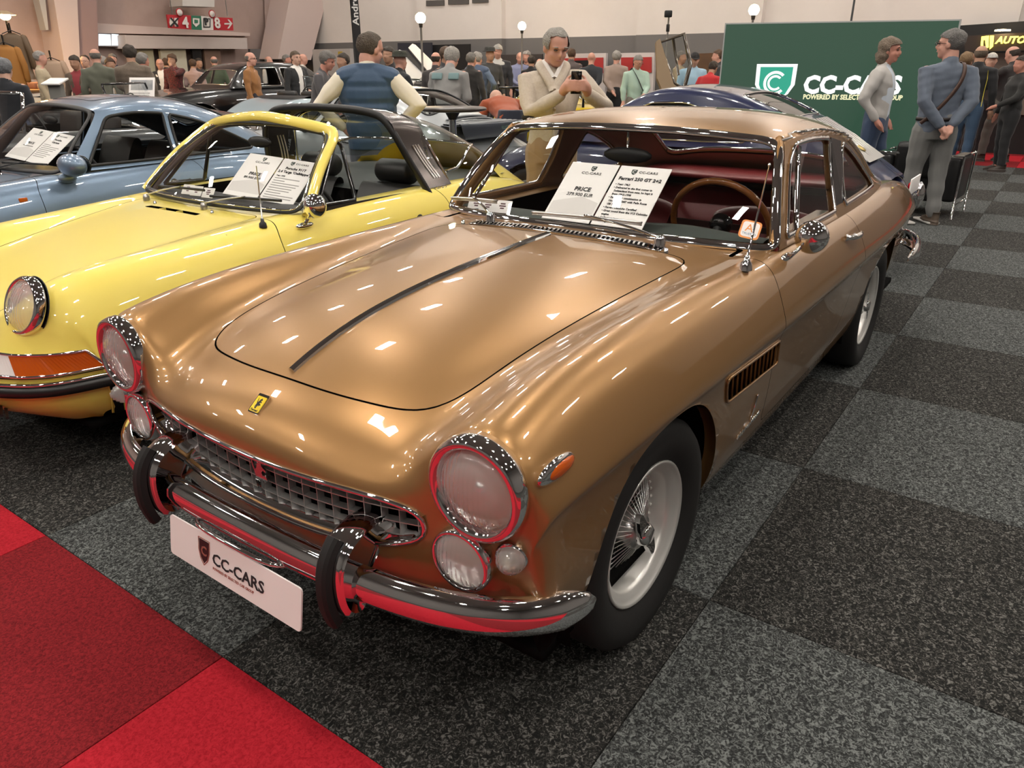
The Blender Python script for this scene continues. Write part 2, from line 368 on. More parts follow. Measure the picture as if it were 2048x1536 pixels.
# ================================================================ gold coupe (main subject); x forward, y left, origin under the front axle
def lookup(S, ax, val, Q, k=6):     # value of coordinate `val` of the surface samples at the projected points Q
    S = np.asarray(S, float); Q = np.atleast_2d(np.asarray(Q, float)); out = []
    for q in Q:
        d = ((S[:, ax]-q)**2).sum(1); i = np.argpartition(d, k)[:k]; A = np.c_[S[i][:, ax]-q, np.ones(k)]
        try: c = np.linalg.lstsq(A, S[i, val], rcond=None)[0][-1]
        except Exception: c = S[i, val].mean()
        lo, hi = S[i, val].min(), S[i, val].max(); out.append(min(max(c, lo-.01), hi+.01))
    return np.array(out)
def halfnet(rows):   # rows of (x,y,z) for y>=0 -> full net mirrored in y
    R = []
    for r in rows:
        r = [tuple(map(float, p)) for p in r]; R.append([(a, -b, c) for a, b, c in r[:0:-1]]+r)
    return np.array(R)
def wire_wheel(parent, x, y, z, side, r=.33, steer=0.):
    t = ob('tyre', lathe([(.205, .062), (.235, .082), (.275, .091), (.31, .085), (.326, .066), (.33, .03), (.33, -.03), (.326, -.066), (.31, -.085), (.275, -.091), (.235, -.082), (.205, -.062)], 56, 'y'), RUBBER, parent, loc=(x, y, z), rot=(0, 0, steer+(0 if side > 0 else PI)))
    rim = ob('rim', lathe([(.198, .050), (.2075, .060), (.2105, .068), (.206, .072), (.200, .066), (.192, .058), (.176, .052), (.168, .038), (.166, -.005), (.158, -.02), (.150, -.028), (.150, -.06), (.19, -.06)], 56, 'y'), ALU, t)
    V = []; 
    for k in range(36):
        a = 2*PI*k/36
        for (rr, hh, da, r0, h0) in ((.162, -.012, .16, .045, .045), (.158, -.022, -.18, .05, -.02)):
            V.append(tube([(r0*math.sin(a), h0, r0*math.cos(a)), (rr*math.sin(a+da), hh, rr*math.cos(a+da))], .0016, 5))
    setp(ob('wire_spokes', join(*V), STEEL, t), kind='stuff')
    ob('hub_drum', lathe([(.0, -.05), (.06, -.05), (.06, -.02), (.052, .02), (.048, .05), (.0, .05)], 24, 'y'), STEEL, t)
    ob('brake_disc', lathe([(.0, -.062), (.15, -.062), (.15, -.07), (.0, -.07)], 32, 'y'), VOID, t)
    NV = [ellipsoid((.163*math.sin(2*PI*k/36+.1), -.006, .163*math.cos(2*PI*k/36+.1)), (.005, .005, .005), 5, 6) for k in range(36)]
    setp(ob('spoke_nipples', join(*NV), mat('nipple_white', (.75, .74, .70), rough=.35), t), kind='stuff')
    ear = []
    for k in range(2):
        a = 2*PI*k/2+.5
        p = np.array([[0, .0], [.028, .0], [.024, .045], [.015, .088], [.004, .10], [-.008, .092], [-.012, .05], [-.028, .0]])
        M = Matrix.Rotation(a, 4, 'Y')@Matrix(((1, 0, 0, 0), (0, 0, 1, .062), (0, 1, 0, 0), (0, 0, 0, 1)))
        ear.append(extrude(rpoly(p, .008, 3), -.008, .008, M))
    ob('knock_off_spinner', join(lathe([(0, .082), (.022, .08), (.03, .072), (.034, .06), (.034, .045), (0, .045)], 28, 'y'), *ear), CHROME, t, sharp=40)
    return t
HORSE = np.array([(-.1, -1), (.05, -1), (.12, -.55), (.28, -.25), (.55, -.45), (.75, -.2), (.95, -.3), (.98, -.2), (.7, 0), (.45, -.1), (.35, .1), (.55, .25), (.85, .15), (.9, .28), (.5, .42), (.38, .55), (.55, .62), (.66, .55), (.7, .68), (.45, .88), (.3, 1), (.28, .86), (.05, .75), (-.1, .45), (-.25, .2), (-.45, .15), (-.6, .45), (-.8, .9), (-.7, .3), (-.5, 0), (-.42, -.2), (-.55, -.5), (-.35, -.9), (-.2, -.9), (-.3, -.5), (-.1, -.4)])

def sheet_stand(name, label, loc, rz, tilt, lines, price, title, roll=0., group='price sheets on the dashboards'):
    """a folded pair of A4 sheets leaning on the dashboard; origin at the foot, faces local +x"""
    t = thing(name, label, 'price sheet', loc, rz, group)
    Rm = facing((math.cos(tilt), 0, math.sin(tilt)))@Matrix.Rotation(roll, 3, 'Z')
    R4 = Rm.to_4x4(); n = Vector((math.cos(tilt), 0, math.sin(tilt)))
    def at(u, v, h=.0025): return Rm@Vector((u, v, h))
    for s, nm in ((-1, 'price_page'), (1, 'details_page')):
        p = rpoly([(s*.004, 0), (s*.214, 0), (s*.214, .297), (s*.004, .297)], .002, 2)
        if s < 0: p = p[::-1]
        pg = ob(nm, extrude(p, -.0012, .0012, R4), WHITE, t, False)
    R = Rm
    def logo(u, v, s_):
        p = np.array([(-1, 1.1), (1, 1.1), (1, 0), (.75, -.7), (0, -1.25), (-.75, -.7), (-1, 0)])*s_+np.array([u, v])
        ob('shield_mark', extrude(p, .0015, .0022, R4), mat('ink_green', (.015, .035, .025), rough=.6), t, False)
        text('shield_letter', 'C', s_*1.9, at(u, v-.0005, .0028), R, WHITE, t, 'CENTER')
    logo(-.105, .268, .011); text('brand_lettering', 'CC-CARS', .017, at(-.105, .243), R, INK, t, 'CENTER', sx=1.25)
    text('price_word', 'PRICE', .028, at(-.105, .16), R, INK, t, 'CENTER', bold=.0006); text('price_figure', price, .022, at(-.105, .132), R, INK, t, 'CENTER') if price else ob('blurred_price', extrude(np.array([(-.155, .128), (-.055, .128), (-.055, .136), (-.155, .136)]), .0012, .0022, R4), GREYINK, t, False)
    logo(.07, .268, .011); text('brand_lettering', 'CC-CARS', .015, at(.09, .268), R, INK, t, 'LEFT', sx=1.25)
    for k, l in enumerate(title): text('title_lettering', l, .022, at(.109, .232-.026*k), R, INK, t, 'CENTER', bold=.0006)
    def bar(u, v, w_, h_, nm='blurred_line'): ob(nm, extrude(np.array([(u, v-h_/2), (u+w_, v-h_/2), (u+w_, v+h_/2), (u, v+h_/2)]), .0012, .0020, R4), GREYINK, t, False)
    for k, l in enumerate(lines):
        if l.startswith('#'): bar(.02, .232-.026*len(title)-.004-.0165*k, .0017*float(l[1:]), .005)
        else: text('detail_line', l, .0135, at(.02, .232-.026*len(title)-.004-.0165*k), R, INK, t, 'LEFT', sx=.9, bold=.0002)
    # a pale picture of the showroom printed across the price page
    ob('printed_picture', extrude(np.array([(-.205, .03), (-.01, .03), (-.01, .10), (-.09, .125), (-.205, .09)]), .0013, .0016, R4), mat('faded_print', (.70, .66, .64), rough=.6), t, False)
    return t

GOLD = paint('bronze_gold_metallic', (.335, .18, .066), metal=.55, rough=.34, flake=True)
def build_gold():
    car = thing('coupe_car', 'bronze-gold two-door vintage coupe with wire wheels in the foreground', 'car')
    c = {}
    secs = {}
    X = lambda x, yz: [(x, y, z) for y, z in yz]
    rows = [
     # nose, from the bottom of the valance upwards
     [(.52,0,.30),(.52,.15,.30),(.515,.28,.30),(.51,.36,.30),(.505,.43,.30),(.50,.47,.305),(.495,.50,.31),(.49,.53,.315),(.485,.55,.315),(.48,.56,.315),(.475,.57,.315),(.47,.58,.31),(.465,.60,.31),(.46,.62,.31),(.45,.63,.30)],
     [(.62,0,.36),(.618,.15,.36),(.612,.28,.36),(.60,.37,.36),(.59,.45,.365),(.575,.51,.37),(.565,.55,.375),(.555,.58,.375),(.55,.60,.375),(.545,.615,.37),(.54,.625,.37),(.53,.64,.36),(.52,.66,.345),(.505,.67,.33),(.48,.67,.31)],
     [(.665,0,.44),(.664,.15,.44),(.655,.28,.44),(.642,.37,.445),(.625,.46,.455),(.605,.53,.465),(.592,.575,.47),(.582,.61,.468),(.575,.635,.46),(.57,.65,.45),(.565,.66,.445),(.555,.675,.43),(.545,.69,.40),(.525,.70,.36),(.49,.69,.32)],
     [(.682,0,.53),(.680,.15,.53),(.672,.28,.532),(.656,.38,.54),(.636,.47,.55),(.612,.545,.56),(.596,.60,.565),(.586,.645,.56),(.58,.675,.545),(.577,.695,.525),(.572,.70,.515),(.565,.712,.485),(.555,.72,.435),(.535,.725,.38),(.495,.71,.33)],
     [(.698,0,.635),(.696,.15,.635),(.688,.28,.635),(.67,.385,.63),(.645,.475,.63),(.615,.55,.635),(.598,.61,.645),(.59,.665,.64),(.585,.71,.62),(.582,.735,.59),(.578,.742,.57),(.57,.75,.52),(.558,.75,.455),(.54,.745,.39),(.50,.725,.335)],
     [(.692,0,.692),(.690,.15,.69),(.680,.28,.683),(.662,.385,.672),(.64,.475,.675),(.612,.555,.70),(.60,.625,.725),(.598,.685,.71),(.595,.735,.675),(.588,.76,.63),(.582,.768,.605),(.572,.772,.545),(.558,.768,.465),(.54,.76,.395),(.50,.735,.335)],
     [(.660,0,.728),(.658,.15,.725),(.645,.28,.715),(.632,.385,.70),(.62,.47,.705),(.61,.545,.765),(.607,.64,.805),(.603,.735,.77),(.592,.762,.715),(.580,.778,.665),(.574,.782,.64),(.562,.784,.57),(.55,.778,.475),(.53,.768,.40),(.495,.74,.335)],
     [(.612,0,.764),(.608,.15,.761),(.60,.28,.748),(.592,.385,.73),(.59,.465,.735),(.598,.535,.805),(.602,.64,.862),(.598,.745,.81),(.582,.775,.74),(.565,.788,.69),(.558,.79,.66),(.545,.79,.58),(.53,.785,.48),(.51,.77,.40),(.48,.74,.33)],
     X(.53, [(0,.800),(.15,.797),(.29,.782),(.395,.758),(.47,.758),(.54,.818),(.638,.878),(.735,.832),(.775,.755),(.792,.70),(.792,.67),(.79,.59),(.785,.48),(.765,.38),(.72,.31)]),
     X(.42, [(0,.842),(.15,.838),(.30,.822),(.41,.797),(.485,.797),(.55,.848),(.638,.898),(.728,.852),(.775,.768),(.795,.703),(.795,.675),(.788,.59),(.785,.48),(.762,.35),(.72,.28)]),
     X(.25, [(0,.884),(.16,.88),(.32,.863),(.425,.836),(.50,.833),(.56,.872),(.64,.915),(.728,.872),(.778,.782),(.798,.708),(.798,.68),(.786,.59),(.783,.47),(.762,.33),(.72,.26)]),
     X(.0, [(0,.914),(.17,.910),(.34,.893),(.44,.868),(.515,.863),(.575,.892),(.645,.925),(.735,.884),(.785,.795),(.805,.713),(.805,.685),(.790,.59),(.783,.46),(.762,.31),(.72,.25)]),
     X(-.3, [(0,.932),(.18,.929),(.36,.915),(.465,.893),(.54,.888),(.60,.906),(.66,.927),(.745,.890),(.795,.80),(.815,.716),(.815,.688),(.797,.59),(.785,.45),(.762,.30),(.72,.24)]),
     X(-.6, [(0,.944),(.19,.942),(.38,.931),(.50,.912),(.575,.906),(.63,.915),(.69,.925),(.76,.892),(.805,.805),(.824,.718),(.824,.69),(.805,.59),(.79,.45),(.762,.29),(.72,.23)]),
     X(-.9, [(0,.945),(.20,.943),(.40,.936),(.53,.925),(.61,.920),(.665,.922),(.715,.922),(.77,.892),(.81,.81),(.830,.72),(.830,.692),(.81,.59),(.79,.45),(.762,.29),(.72,.22)]),
     X(-1.3, [(0,.93),(.20,.93),(.40,.93),(.55,.925),(.64,.925),(.69,.928),(.728,.924),(.778,.893),(.815,.815),(.834,.723),(.834,.695),(.813,.59),(.79,.45),(.762,.29),(.72,.22)]),
     X(-1.8, [(0,.93),(.20,.93),(.40,.93),(.55,.925),(.64,.925),(.69,.930),(.73,.927),(.78,.897),(.818,.82),(.836,.727),(.836,.699),(.815,.59),(.79,.45),(.762,.29),(.72,.22)]),
     X(-2.3, [(0,.93),(.20,.93),(.40,.93),(.55,.93),(.64,.93),(.69,.934),(.73,.928),(.78,.898),(.818,.82),(.838,.73),(.838,.70),(.815,.59),(.79,.45),(.765,.30),(.72,.23)]),
     X(-2.7, [(0,.93),(.20,.93),(.40,.93),(.52,.925),(.60,.93),(.66,.938),(.715,.932),(.775,.898),(.815,.82),(.835,.73),(.835,.70),(.812,.59),(.79,.46),(.765,.32),(.72,.25)]),
     X(-3.1, [(0,.915),(.20,.913),(.40,.905),(.52,.90),(.585,.905),(.64,.915),(.695,.912),(.755,.875),(.795,.80),(.815,.725),(.815,.695),(.795,.59),(.775,.47),(.745,.34),(.70,.28)]),
     X(-3.5, [(0,.86),(.20,.857),(.40,.848),(.51,.842),(.57,.85),(.62,.866),(.67,.868),(.725,.835),(.765,.77),(.78,.71),(.78,.68),(.765,.59),(.74,.48),(.71,.38),(.66,.33)]),
     X(-3.78, [(0,.79),(.20,.788),(.40,.78),(.50,.775),(.56,.785),(.61,.80),(.65,.80),(.69,.775),(.72,.73),(.735,.69),(.735,.665),(.72,.59),(.70,.49),(.67,.41),(.62,.37)]),
     [(-3.90,0,.70),(-3.90,.2,.70),(-3.89,.4,.695),(-3.88,.48,.69),(-3.87,.54,.69),(-3.86,.59,.695),(-3.85,.625,.69),(-3.84,.65,.68),(-3.83,.67,.66),(-3.82,.68,.64),(-3.82,.685,.62),(-3.82,.675,.56),(-3.82,.65,.49),(-3.81,.62,.43),(-3.80,.58,.39)],
     [(-3.92,0,.55),(-3.92,.2,.55),(-3.91,.38,.55),(-3.90,.45,.55),(-3.89,.5,.55),(-3.88,.53,.55),(-3.88,.56,.55),(-3.87,.58,.55),(-3.86,.59,.55),(-3.86,.6,.54),(-3.86,.6,.53),(-3.86,.59,.50),(-3.85,.58,.46),(-3.84,.56,.42),(-3.83,.54,.40)],
     [(-3.85,0,.40),(-3.85,.2,.40),(-3.85,.38,.40),(-3.84,.43,.40),(-3.84,.46,.40),(-3.83,.48,.40),(-3.83,.5,.40),(-3.83,.51,.40),(-3.82,.52,.40),(-3.82,.53,.40),(-3.82,.53,.40),(-3.82,.53,.40),(-3.81,.52,.40),(-3.80,.51,.39),(-3.80,.5,.38)],
    ]
    for r in rows[5:-3]:      # tighten the feature line along the flank
        a9 = np.array(r[9], float); r[8] = tuple(np.array(r[8])*.55+a9*.45+np.array([0, .004, .0])); r[9] = tuple(a9+[0, .006, 0]); r[10] = (a9[0], a9[1]-.006, a9[2]-.012); r[11] = (r[11][0], r[11][1]-.008, r[11][2]+.02)
    net = halfnet(rows)
    S = flip(bsurf(net, 150, 153)); SV = S[0]; top = SV[(SV[:, 2] > .6)]; front = SV[SV[:, 0] > .45]; left = SV[(SV[:, 1] > .55)]
    zat = lambda x, y: float(lookup(top, [0, 1], 2, [(x, y)])[0])
    yat = lambda x, z: float(lookup(left, [0, 2], 1, [(x, z)])[0])
    xat = lambda y, z: float(lookup(front[front[:, 0] > .52], [1, 2], 0, [(y, z)])[0])
    # outlines of the panels
    hx = [(.545, 0), (.545, .14), (.525, .27), (.49, .39), (.40, .445), (.25, .455), (.0, .472), (-.3, .497), (-.55, .52), (-.66, .525), (-.69, .47), (-.675, .36), (-.655, .18), (-.65, 0)]
    hood_p = curve([(a, -b) for a, b in hx[:0:-1]][:-0 or None]+hx[:-1], 140, True)
    door_p = rpoly([(-.80, .945), (-.755, .75), (-.80, .52), (-.84, .33), (-1.74, .33), (-1.86, .55), (-1.86, .80), (-1.80, .945), (-1.80, 1.1), (-.80, 1.1)], [.05, .1, .1, .06, .1, .1, .05, 0, 0, 0], 5)
    trunk_p = rpoly([(-2.98, -.5), (-2.98, .5), (-3.83, .47), (-3.83, -.47)], .08, 6)
    vent_c = [(-.315, .690), (-.775, .672), (-.835, .572), (-.375, .590)]; vent_p = rpoly(vent_c, .012, 3)
    arch = lambda x0, r: (lambda V: np.maximum(np.hypot(V[:, 0]-x0, V[:, 2]-.318)-r, .50-np.abs(V[:, 1])))
    gz = lambda y: .572+.030*(np.abs(y)/.5)**2
    gr = lambda V: np.maximum((np.abs(V[:, 1]/.515)**3.2+np.abs((V[:, 2]-gz(V[:, 1]))/.078)**2.6-1)*.06, .50-V[:, 0])
    shell = offset(S, -.02)
    b = S
    edges_all = []
    b = clip(b, lambda V: np.where(V[:, 2] > .62, np.maximum(poly_sdf(V[:, :2], hood_p)-.0025, -1), 1.) if len(V) else np.zeros(0))
    b = clip(b, lambda V: np.where((np.abs(V[:, 1]) > .6) & (V[:, 2] < .96), poly_sdf(V[:, [0, 2]], door_p)-.002, 1.))
    b = clip(b, lambda V: np.where(V[:, 2] > .6, poly_sdf(V[:, :2], trunk_p)-.002, 1.))
    b = clip(b, lambda V: np.where(np.abs(V[:, 1]) > .6, poly_sdf(V[:, [0, 2]], vent_p), 1.))
    cabin_p = rpoly([(-.83, 0), (-.84, .30), (-.90, .55), (-.985, .66), (-1.4, .675), (-2.5, .675), (-2.72, .60), (-2.80, 0), (-2.72, -.60), (-2.5, -.675), (-1.4, -.675), (-.985, -.66), (-.90, -.55), (-.84, -.30)], .05, 3)
    b = clip(b, lambda V: np.where(V[:, 2] > .86, poly_sdf(V[:, :2], cabin_p), 1.))
    V, F, e = clip(b, gr, True); b = flange(V, F, e, lambda v: np.array([-.05, 0, 0]))
    for x0, r in ((0, .383), (-2.6, .375)):
        V, F, e = clip(b, arch(x0, r), True); b = flange(V, F, e, lambda v: np.c_[np.zeros(len(v)), -np.sign(v[:, 1])*.035, np.zeros(len(v))])
    ob('body_shell', b, GOLD, car)
    inner = clip(shell, lambda V: np.minimum.reduce([arch(0, .40)(V), arch(-2.6, .39)(V), gr(V), np.where(V[:, 2] > .80, poly_sdf(V[:, :2], cabin_p), 1.)]))
    inner = clip(inner, lambda V: np.where(np.abs(V[:, 1]) > .6, poly_sdf(V[:, [0, 2]], rpoly(np.array(vent_c)*1., .012)), 1.))
    ob('inner_lining', inner, VOID, car)
    # wheel wells and floor pan
    well = []
    for x0 in (0, -2.6):
        for s in (1, -1):
            a = np.linspace(-.25, PI+.25, 24); r0 = [(x0+.40*math.cos(t), s*.74, .318+.40*math.sin(t)) for t in a]; r1 = [(p[0], s*.42, p[2]) for p in r0]
            well.append((np.array(r0+r1), grid(2, len(a))+[list(range(len(a), 2*len(a)))]))
    well.append(box((-3.7, -.70, .20), (.45, .70, .23)))
    ob('underbody', join(*well), VOID, car)
    hood = clip(clip(S, lambda V: np.where(V[:, 2] > .62, -(poly_sdf(V[:, :2], hood_p)+.0025), -1.)), lambda V: V[:, 2]-.62)
    ho = ob('hood', hood, GOLD, car)
    xs = np.linspace(.525, -.64, 40); st = np.array([(x, 0, zat(x, 0)+.003) for x in xs])
    ob('centre_strip', sweep(st, np.array([(-.011, -.004), (-.009, .004), (-.003, .009), (.003, .009), (.009, .004), (.011, -.004)]), up=(0, 0, 1)), CHROME, ho, sharp=35)
    for s in (1, -1):
        d = clip(clip(S, lambda V: np.where((s*V[:, 1] > .6) & (V[:, 2] < .96), -(poly_sdf(V[:, [0, 2]], door_p)+.002), -1.)), lambda V: s*V[:, 1]-.62)
        do = ob('door', d, GOLD, car)
        hz = .858; hp = np.array([(x, s*(yat(x, hz)+o), hz+dz) for x, o, dz in ((-1.60, .004, .004), (-1.62, .03, .004), (-1.68, .036, .002), (-1.73, .034, 0), (-1.77, .028, -.002))])
        ob('door_handle', join(tube(curve(hp, 16), np.interp(np.linspace(0, 1, 16), [0, .2, .7, 1], [.010, .011, .013, .009]), 8), tf(ellipsoid((0, 0, 0), (.03, .008, .014)), (-1.63, s*(yat(-1.63, hz)+.004), hz)), tf(ellipsoid((0, 0, 0), (.012, .012, .012)), (-1.745, s*(yat(-1.74, hz)+.008), hz-.012))), CHROME, do)
    tr = clip(clip(S, lambda V: np.where(V[:, 2] > .6, -(poly_sdf(V[:, :2], trunk_p)+.002), -1.)), lambda V: V[:, 2]-.6)
    ob('boot_lid', tr, GOLD, car)
    # side vents
    for s in (1, -1):
        lo = []
        a, bq, cq, dq = [np.array(p) for p in vent_c]
        for k in range(12):
            t = (k+.5)/12; p0 = a+(bq-a)*t; p1 = dq+(cq-dq)*t
            y0, y1 = yat(*p0), yat(*p1)
            A = np.array([p0[0]+.010, y0+.001, p0[1]+.002]); B = np.array([p1[0]+.010, y1+.001, p1[1]-.002]); w_ = np.array([-.020, -.016, 0])
            Vv = np.array([A, B, B+w_, A+w_, A+[0, -.005, 0], B+[0, -.005, 0], B+w_+[0, -.005, 0], A+w_+[0, -.005, 0]])
            lo.append((Vv, [(0, 1, 2, 3), (7, 6, 5, 4), (0, 3, 7, 4), (1, 5, 6, 2), (0, 4, 5, 1), (3, 2, 6, 7)]))
        pr_ = resample(vent_p, 70, True); fr = np.array([(x, yat(x, z)+.002, z) for x, z in pr_])
        f = tube(fr, .0045, 6, True); back = (np.array([(x, yat(x, z)-.03, z) for x, z in vent_p]), [list(range(len(vent_p)))])
        fx = lambda q: q if s > 0 else mir(q)
        vf = ob('side_vent_frame', fx(f), GOLD, car)
        for q in lo: ob('vent_slat', fx(q), GOLD, vf, False)
        ob('vent_backing', fx(back), VOID, vf, False)
        # coachbuilder emblem low on the wing: crown-less script and letter bar
        ex = [(-.56, .395), (-.60, .398), (-.63, .405), (-.66, .402), (-.69, .410), (-.72, .408), (-.755, .418)]
        scr = np.array([(x, yat(x, z)+.004, z+(.006 if k % 2 else -.005)) for k, (x, z) in enumerate(resample(np.array(ex), 22))])
        bar = np.array([(-.665, yat(-.665, .42)+.004, .42), (-.672, yat(-.672, .47)+.004, .47), (-.678, yat(-.678, .50)+.004, .505)])
        ob('coachbuilder_script', fx(join(tube(scr, .0042, 6), tube(bar, .003, 6), ellipsoid(bar[-1], (.006, .004, .006), 6, 8))), CHROME, car)
        # amber side repeater
        ap = np.array([.515, yat(.515, .772), .772])
        rep = ob('side_repeater_base', fx(tf(ellipsoid((0, 0, 0), (.074, .012, .026)), ap, (0, -.08, .06))), CHROME, car)
        ob('amber_lens', fx(tf(ellipsoid((0, 0, 0), (.060, .014, .019)), ap+[-.008, .002, 0], (0, -.08, .06))), AMBER, rep)
    # feature crease highlight follows the body; nothing added
    # ---- grille
    th = np.linspace(0, 2*PI, 120, endpoint=False); sgn = np.sign
    gy = .515*sgn(np.cos(th))*np.abs(np.cos(th))**(2/3.2); gzz = gz(gy)+.078*sgn(np.sin(th))*np.abs(np.sin(th))**(2/2.6)
    gp = resample(np.c_[gy, gzz], 110, True); gx = lookup(front[front[:, 0] > .52], [1, 2], 0, gp, 8); gx = np.convolve(np.r_[gx[-4:], gx, gx[:4]], np.ones(5)/5, 'same')[4:-4]
    gs = ob('grille_surround', tube(np.c_[gx+.002, gp], .0065, 8, True), CHROME, car)
    # polished lower channel inside the mouth
    bars = []
    gxc = lambda y: .655-.18*np.abs(y)**2.2
    hh = lambda y: .078*(1-np.minimum(np.abs(y/.515), 1)**3.2)**(1/2.6)
    for k in range(-10, 11):
        y = k*.048; h = hh(y)
        if h < .01: continue
        bars.append(box((gxc(y)-.028, y-.0012, gz(y)-h), (gxc(y)-.008, y+.0012, gz(y)+h)))
    for dz in (-.048, -.016, .016, .048):
        ys = np.linspace(-.5, .5, 41); ys = ys[np.array([hh(v) > abs(dz)+.004 for v in ys])]
        P = np.array([(gxc(v)-.018, v, gz(v)+dz) for v in ys]); bars.append(sweep(P, np.array([(-.010, -.0012), (.010, -.0012), (.010, .0012), (-.010, .0012)]), up=(0, 0, 1)))
    setp(ob('grille_mesh', join(*bars), mat('grille_alloy', (.62, .61, .60), rough=.35, metal=.8), gs, False), kind='stuff')
    ys = np.linspace(-.52, .52, 31)
    bk = np.array([[(gxc(y)-.075, y, gz(y)-.085), (gxc(y)-.075, y, gz(y)+.085)] for y in ys]).reshape(-1, 3); ob('grille_backing', (bk, grid(31, 2)), VOID, gs)
    P = np.array([(gxc(y)-.012, y, gz(y)-hh(y)*.95-.004) for y in np.linspace(-.49, .49, 41)])
    ob('grille_lower_channel', sweep(P, np.array([(-.03, .0), (.018, .0), (.018, .004), (-.01, .012), (-.03, .02)]), up=(0, 0, 1)), CHROME, gs)
    Mh = Matrix(((0, 0, .02, gxc(0)-.002), (.032, 0, 0, 0), (0, .05, 0, gz(0)+.005), (0, 0, 0, 1)))
    ob('horse_figure', extrude(HORSE, 0, .25, Mh), CHROME, gs, False)
    # ---- nose badge
    n = Vector((.62, 0, .78)).normalized(); Rb = facing(n, (-1, 0, .2)).to_4x4(); Rb.translation = Vector((.628, 0, zat(.628, 0)+.002))
    bd = ob('nose_badge', extrude(rpoly([(-.019, -.026), (.019, -.026), (.019, .026), (-.019, .026)], .003, 2), -.002, .003, Rb), CHROME, car, False)
    ob('badge_enamel', extrude(rpoly([(-.016, -.023), (.016, -.023), (.016, .019), (-.016, .019)], .002, 2), .003, .0042, Rb), mat('yellow_enamel', (.85, .62, .03), rough=.2, coat=.8), bd, False)
    ob('badge_horse', extrude(HORSE*np.array([.010, .015])+np.array([0, .0]), .0042, .005, Rb), INK, bd, False)
    text('badge_lettering', 'Ferrari', .009, Rb@Vector((0, -.0185, .0046)), Rb.to_3x3(), INK, bd, 'CENTER')
    # ---- lamps
    LENSF = lens('fluted_headlamp_lens')
    REFL = mat('lamp_reflector', (.92, .91, .90), rough=.16, metal=1., bump=(30, .9, .02))
    for s in (1, -1):
        c0 = np.array([.600, s*.642, .731])
        hl = ob('headlamp_bezel', lathe([(.090, .0), (.110, -.012), (.1155, .002), (.114, .016), (.1085, .030), (.098, .034), (.090, .026), (.085, .014)], 48, 'x'), CHROME, car, loc=c0, rot=(0, 0, s*.03))
        ob('headlamp_reflector', lathe([(.0, -.055), (.03, -.05), (.055, -.035), (.075, -.012), (.086, .012)], 36, 'x'), REFL, hl)
        ob('headlamp_lens', lathe([(0, .046), (.03, .0445), (.055, .039), (.075, .029), (.0865, .016)], 40, 'x'), LENSF, hl)
        ob('headlamp_bulb_cap', ellipsoid((-.005, 0, 0), (.018, .016, .016), 8, 10), CHROME, hl)
        # body coloured sleeve that carries the bezel
        ob('headlamp_sleeve', lathe([(.112, .0), (.1125, -.03), (.111, -.09), (.105, -.16), (.09, -.24)], 48, 'x'), GOLD, hl)
        f0 = np.array([.610, s*.600, .5485])
        fg = ob('fog_lamp_bezel', lathe([(.02, -.06), (.066, -.05), (.073, -.02), (.0745, .0), (.072, .014), (.066, .018), (.063, .014)], 40, 'x'), CHROME, car, loc=f0, rot=(0, 0, s*.04))
        ob('fog_lamp_reflector', lathe([(0, -.03), (.03, -.022), (.062, .008)], 30, 'x'), REFL, fg)
        ob('fog_lamp_lens', lathe([(0, .03), (.03, .028), (.05, .022), (.064, .012)], 36, 'x'), LENSF, fg)
        p0 = np.array([.590, s*.712, .589])
        sl = ob('side_lamp_base', lathe([(.0, -.04), (.033, -.03), (.036, -.005), (.034, .008), (.030, .012)], 28, 'x'), CHROME, car, loc=p0, rot=(0, 0, s*.35))
        ob('side_lamp_lens', lathe([(0, .046), (.008, .045), (.010, .040), (.015, .040), (.017, .034), (.022, .033), (.024, .026), (.028, .024), (.031, .010)], 28, 'x'), LENSF, sl)
    # ---- bumper
    half = [(.722, 0), (.722, .16), (.714, .34), (.69, .52), (.64, .67), (.56, .775), (.485, .815), (.445, .828)]
    pts = curve([(x, -y, .452-.008*(abs(y)/.8)**3) for x, y in half[:0:-1]]+[(x, y, .452-.008*(abs(y)/.8)**3) for x, y in half], 90)
    tp = np.minimum(1, np.minimum(np.arange(90), 89-np.arange(90))/5.)**.5*.9+.1
    prof = np.array([(-.010, .046), (.004, .047), (.016, .038), (.026, .020), (.030, .0), (.026, -.020), (.016, -.036), (.002, -.044), (-.012, -.043), (.002, -.034), (.010, 0), (.0, .034)])
    bp = ob('front_bumper', sweep(pts, prof, up=(0, 0, 1), scale=tp), CHROME, car, sharp=50)
    for s in (1, -1):
        y = s*.353
        side_ = curve([(.57, .570), (.63, .588), (.705, .580), (.756, .540), (.770, .48), (.764, .41), (.745, .372), (.715, .362), (.69, .38), (.685, .43), (.67, .48), (.62, .52), (.57, .535)], 44, True); c0_ = side_.mean(0)
        rings = [np.c_[c0_[0]+(side_[:, 0]-c0_[0])*k, np.full(44, y+o), c0_[1]+(side_[:, 1]-c0_[1])*k] for o, k in ((-.037, .86), (-.034, .94), (-.024, .99), (0, 1.), (.024, .99), (.034, .94), (.037, .86))]
        ov = ob('overrider', loft(rings), CHROME, bp)
        rp = curve([(.735, y, .572), (.770, y, .54), (.785, y, .48), (.780, y, .41), (.760, y, .362)], 18)
        ob('rubber_pad', sweep(rp, np.array([(-.016, -.012), (-.016, .006), (-.009, .012), (.009, .012), (.016, .006), (.016, -.012)]), up=(1, 0, .2)), RUBBER, ov, sharp=40)
        ob('bumper_bracket', tube([(.57, s*.33, .49), (.705, s*.345, .46)], .014, 8), CHROME, bp)
    # ---- number plate board
    Rp = facing((.97, -.012, .16)).to_4x4(); Rp.translation = Vector((.772, 0, .362))
    pl = ob('plate_board', extrude(rpoly([(-.262, -.056), (.262, -.056), (.262, .056), (-.262, .056)], .012, 4), -.002, .002, Rp), WHITE, car, False)
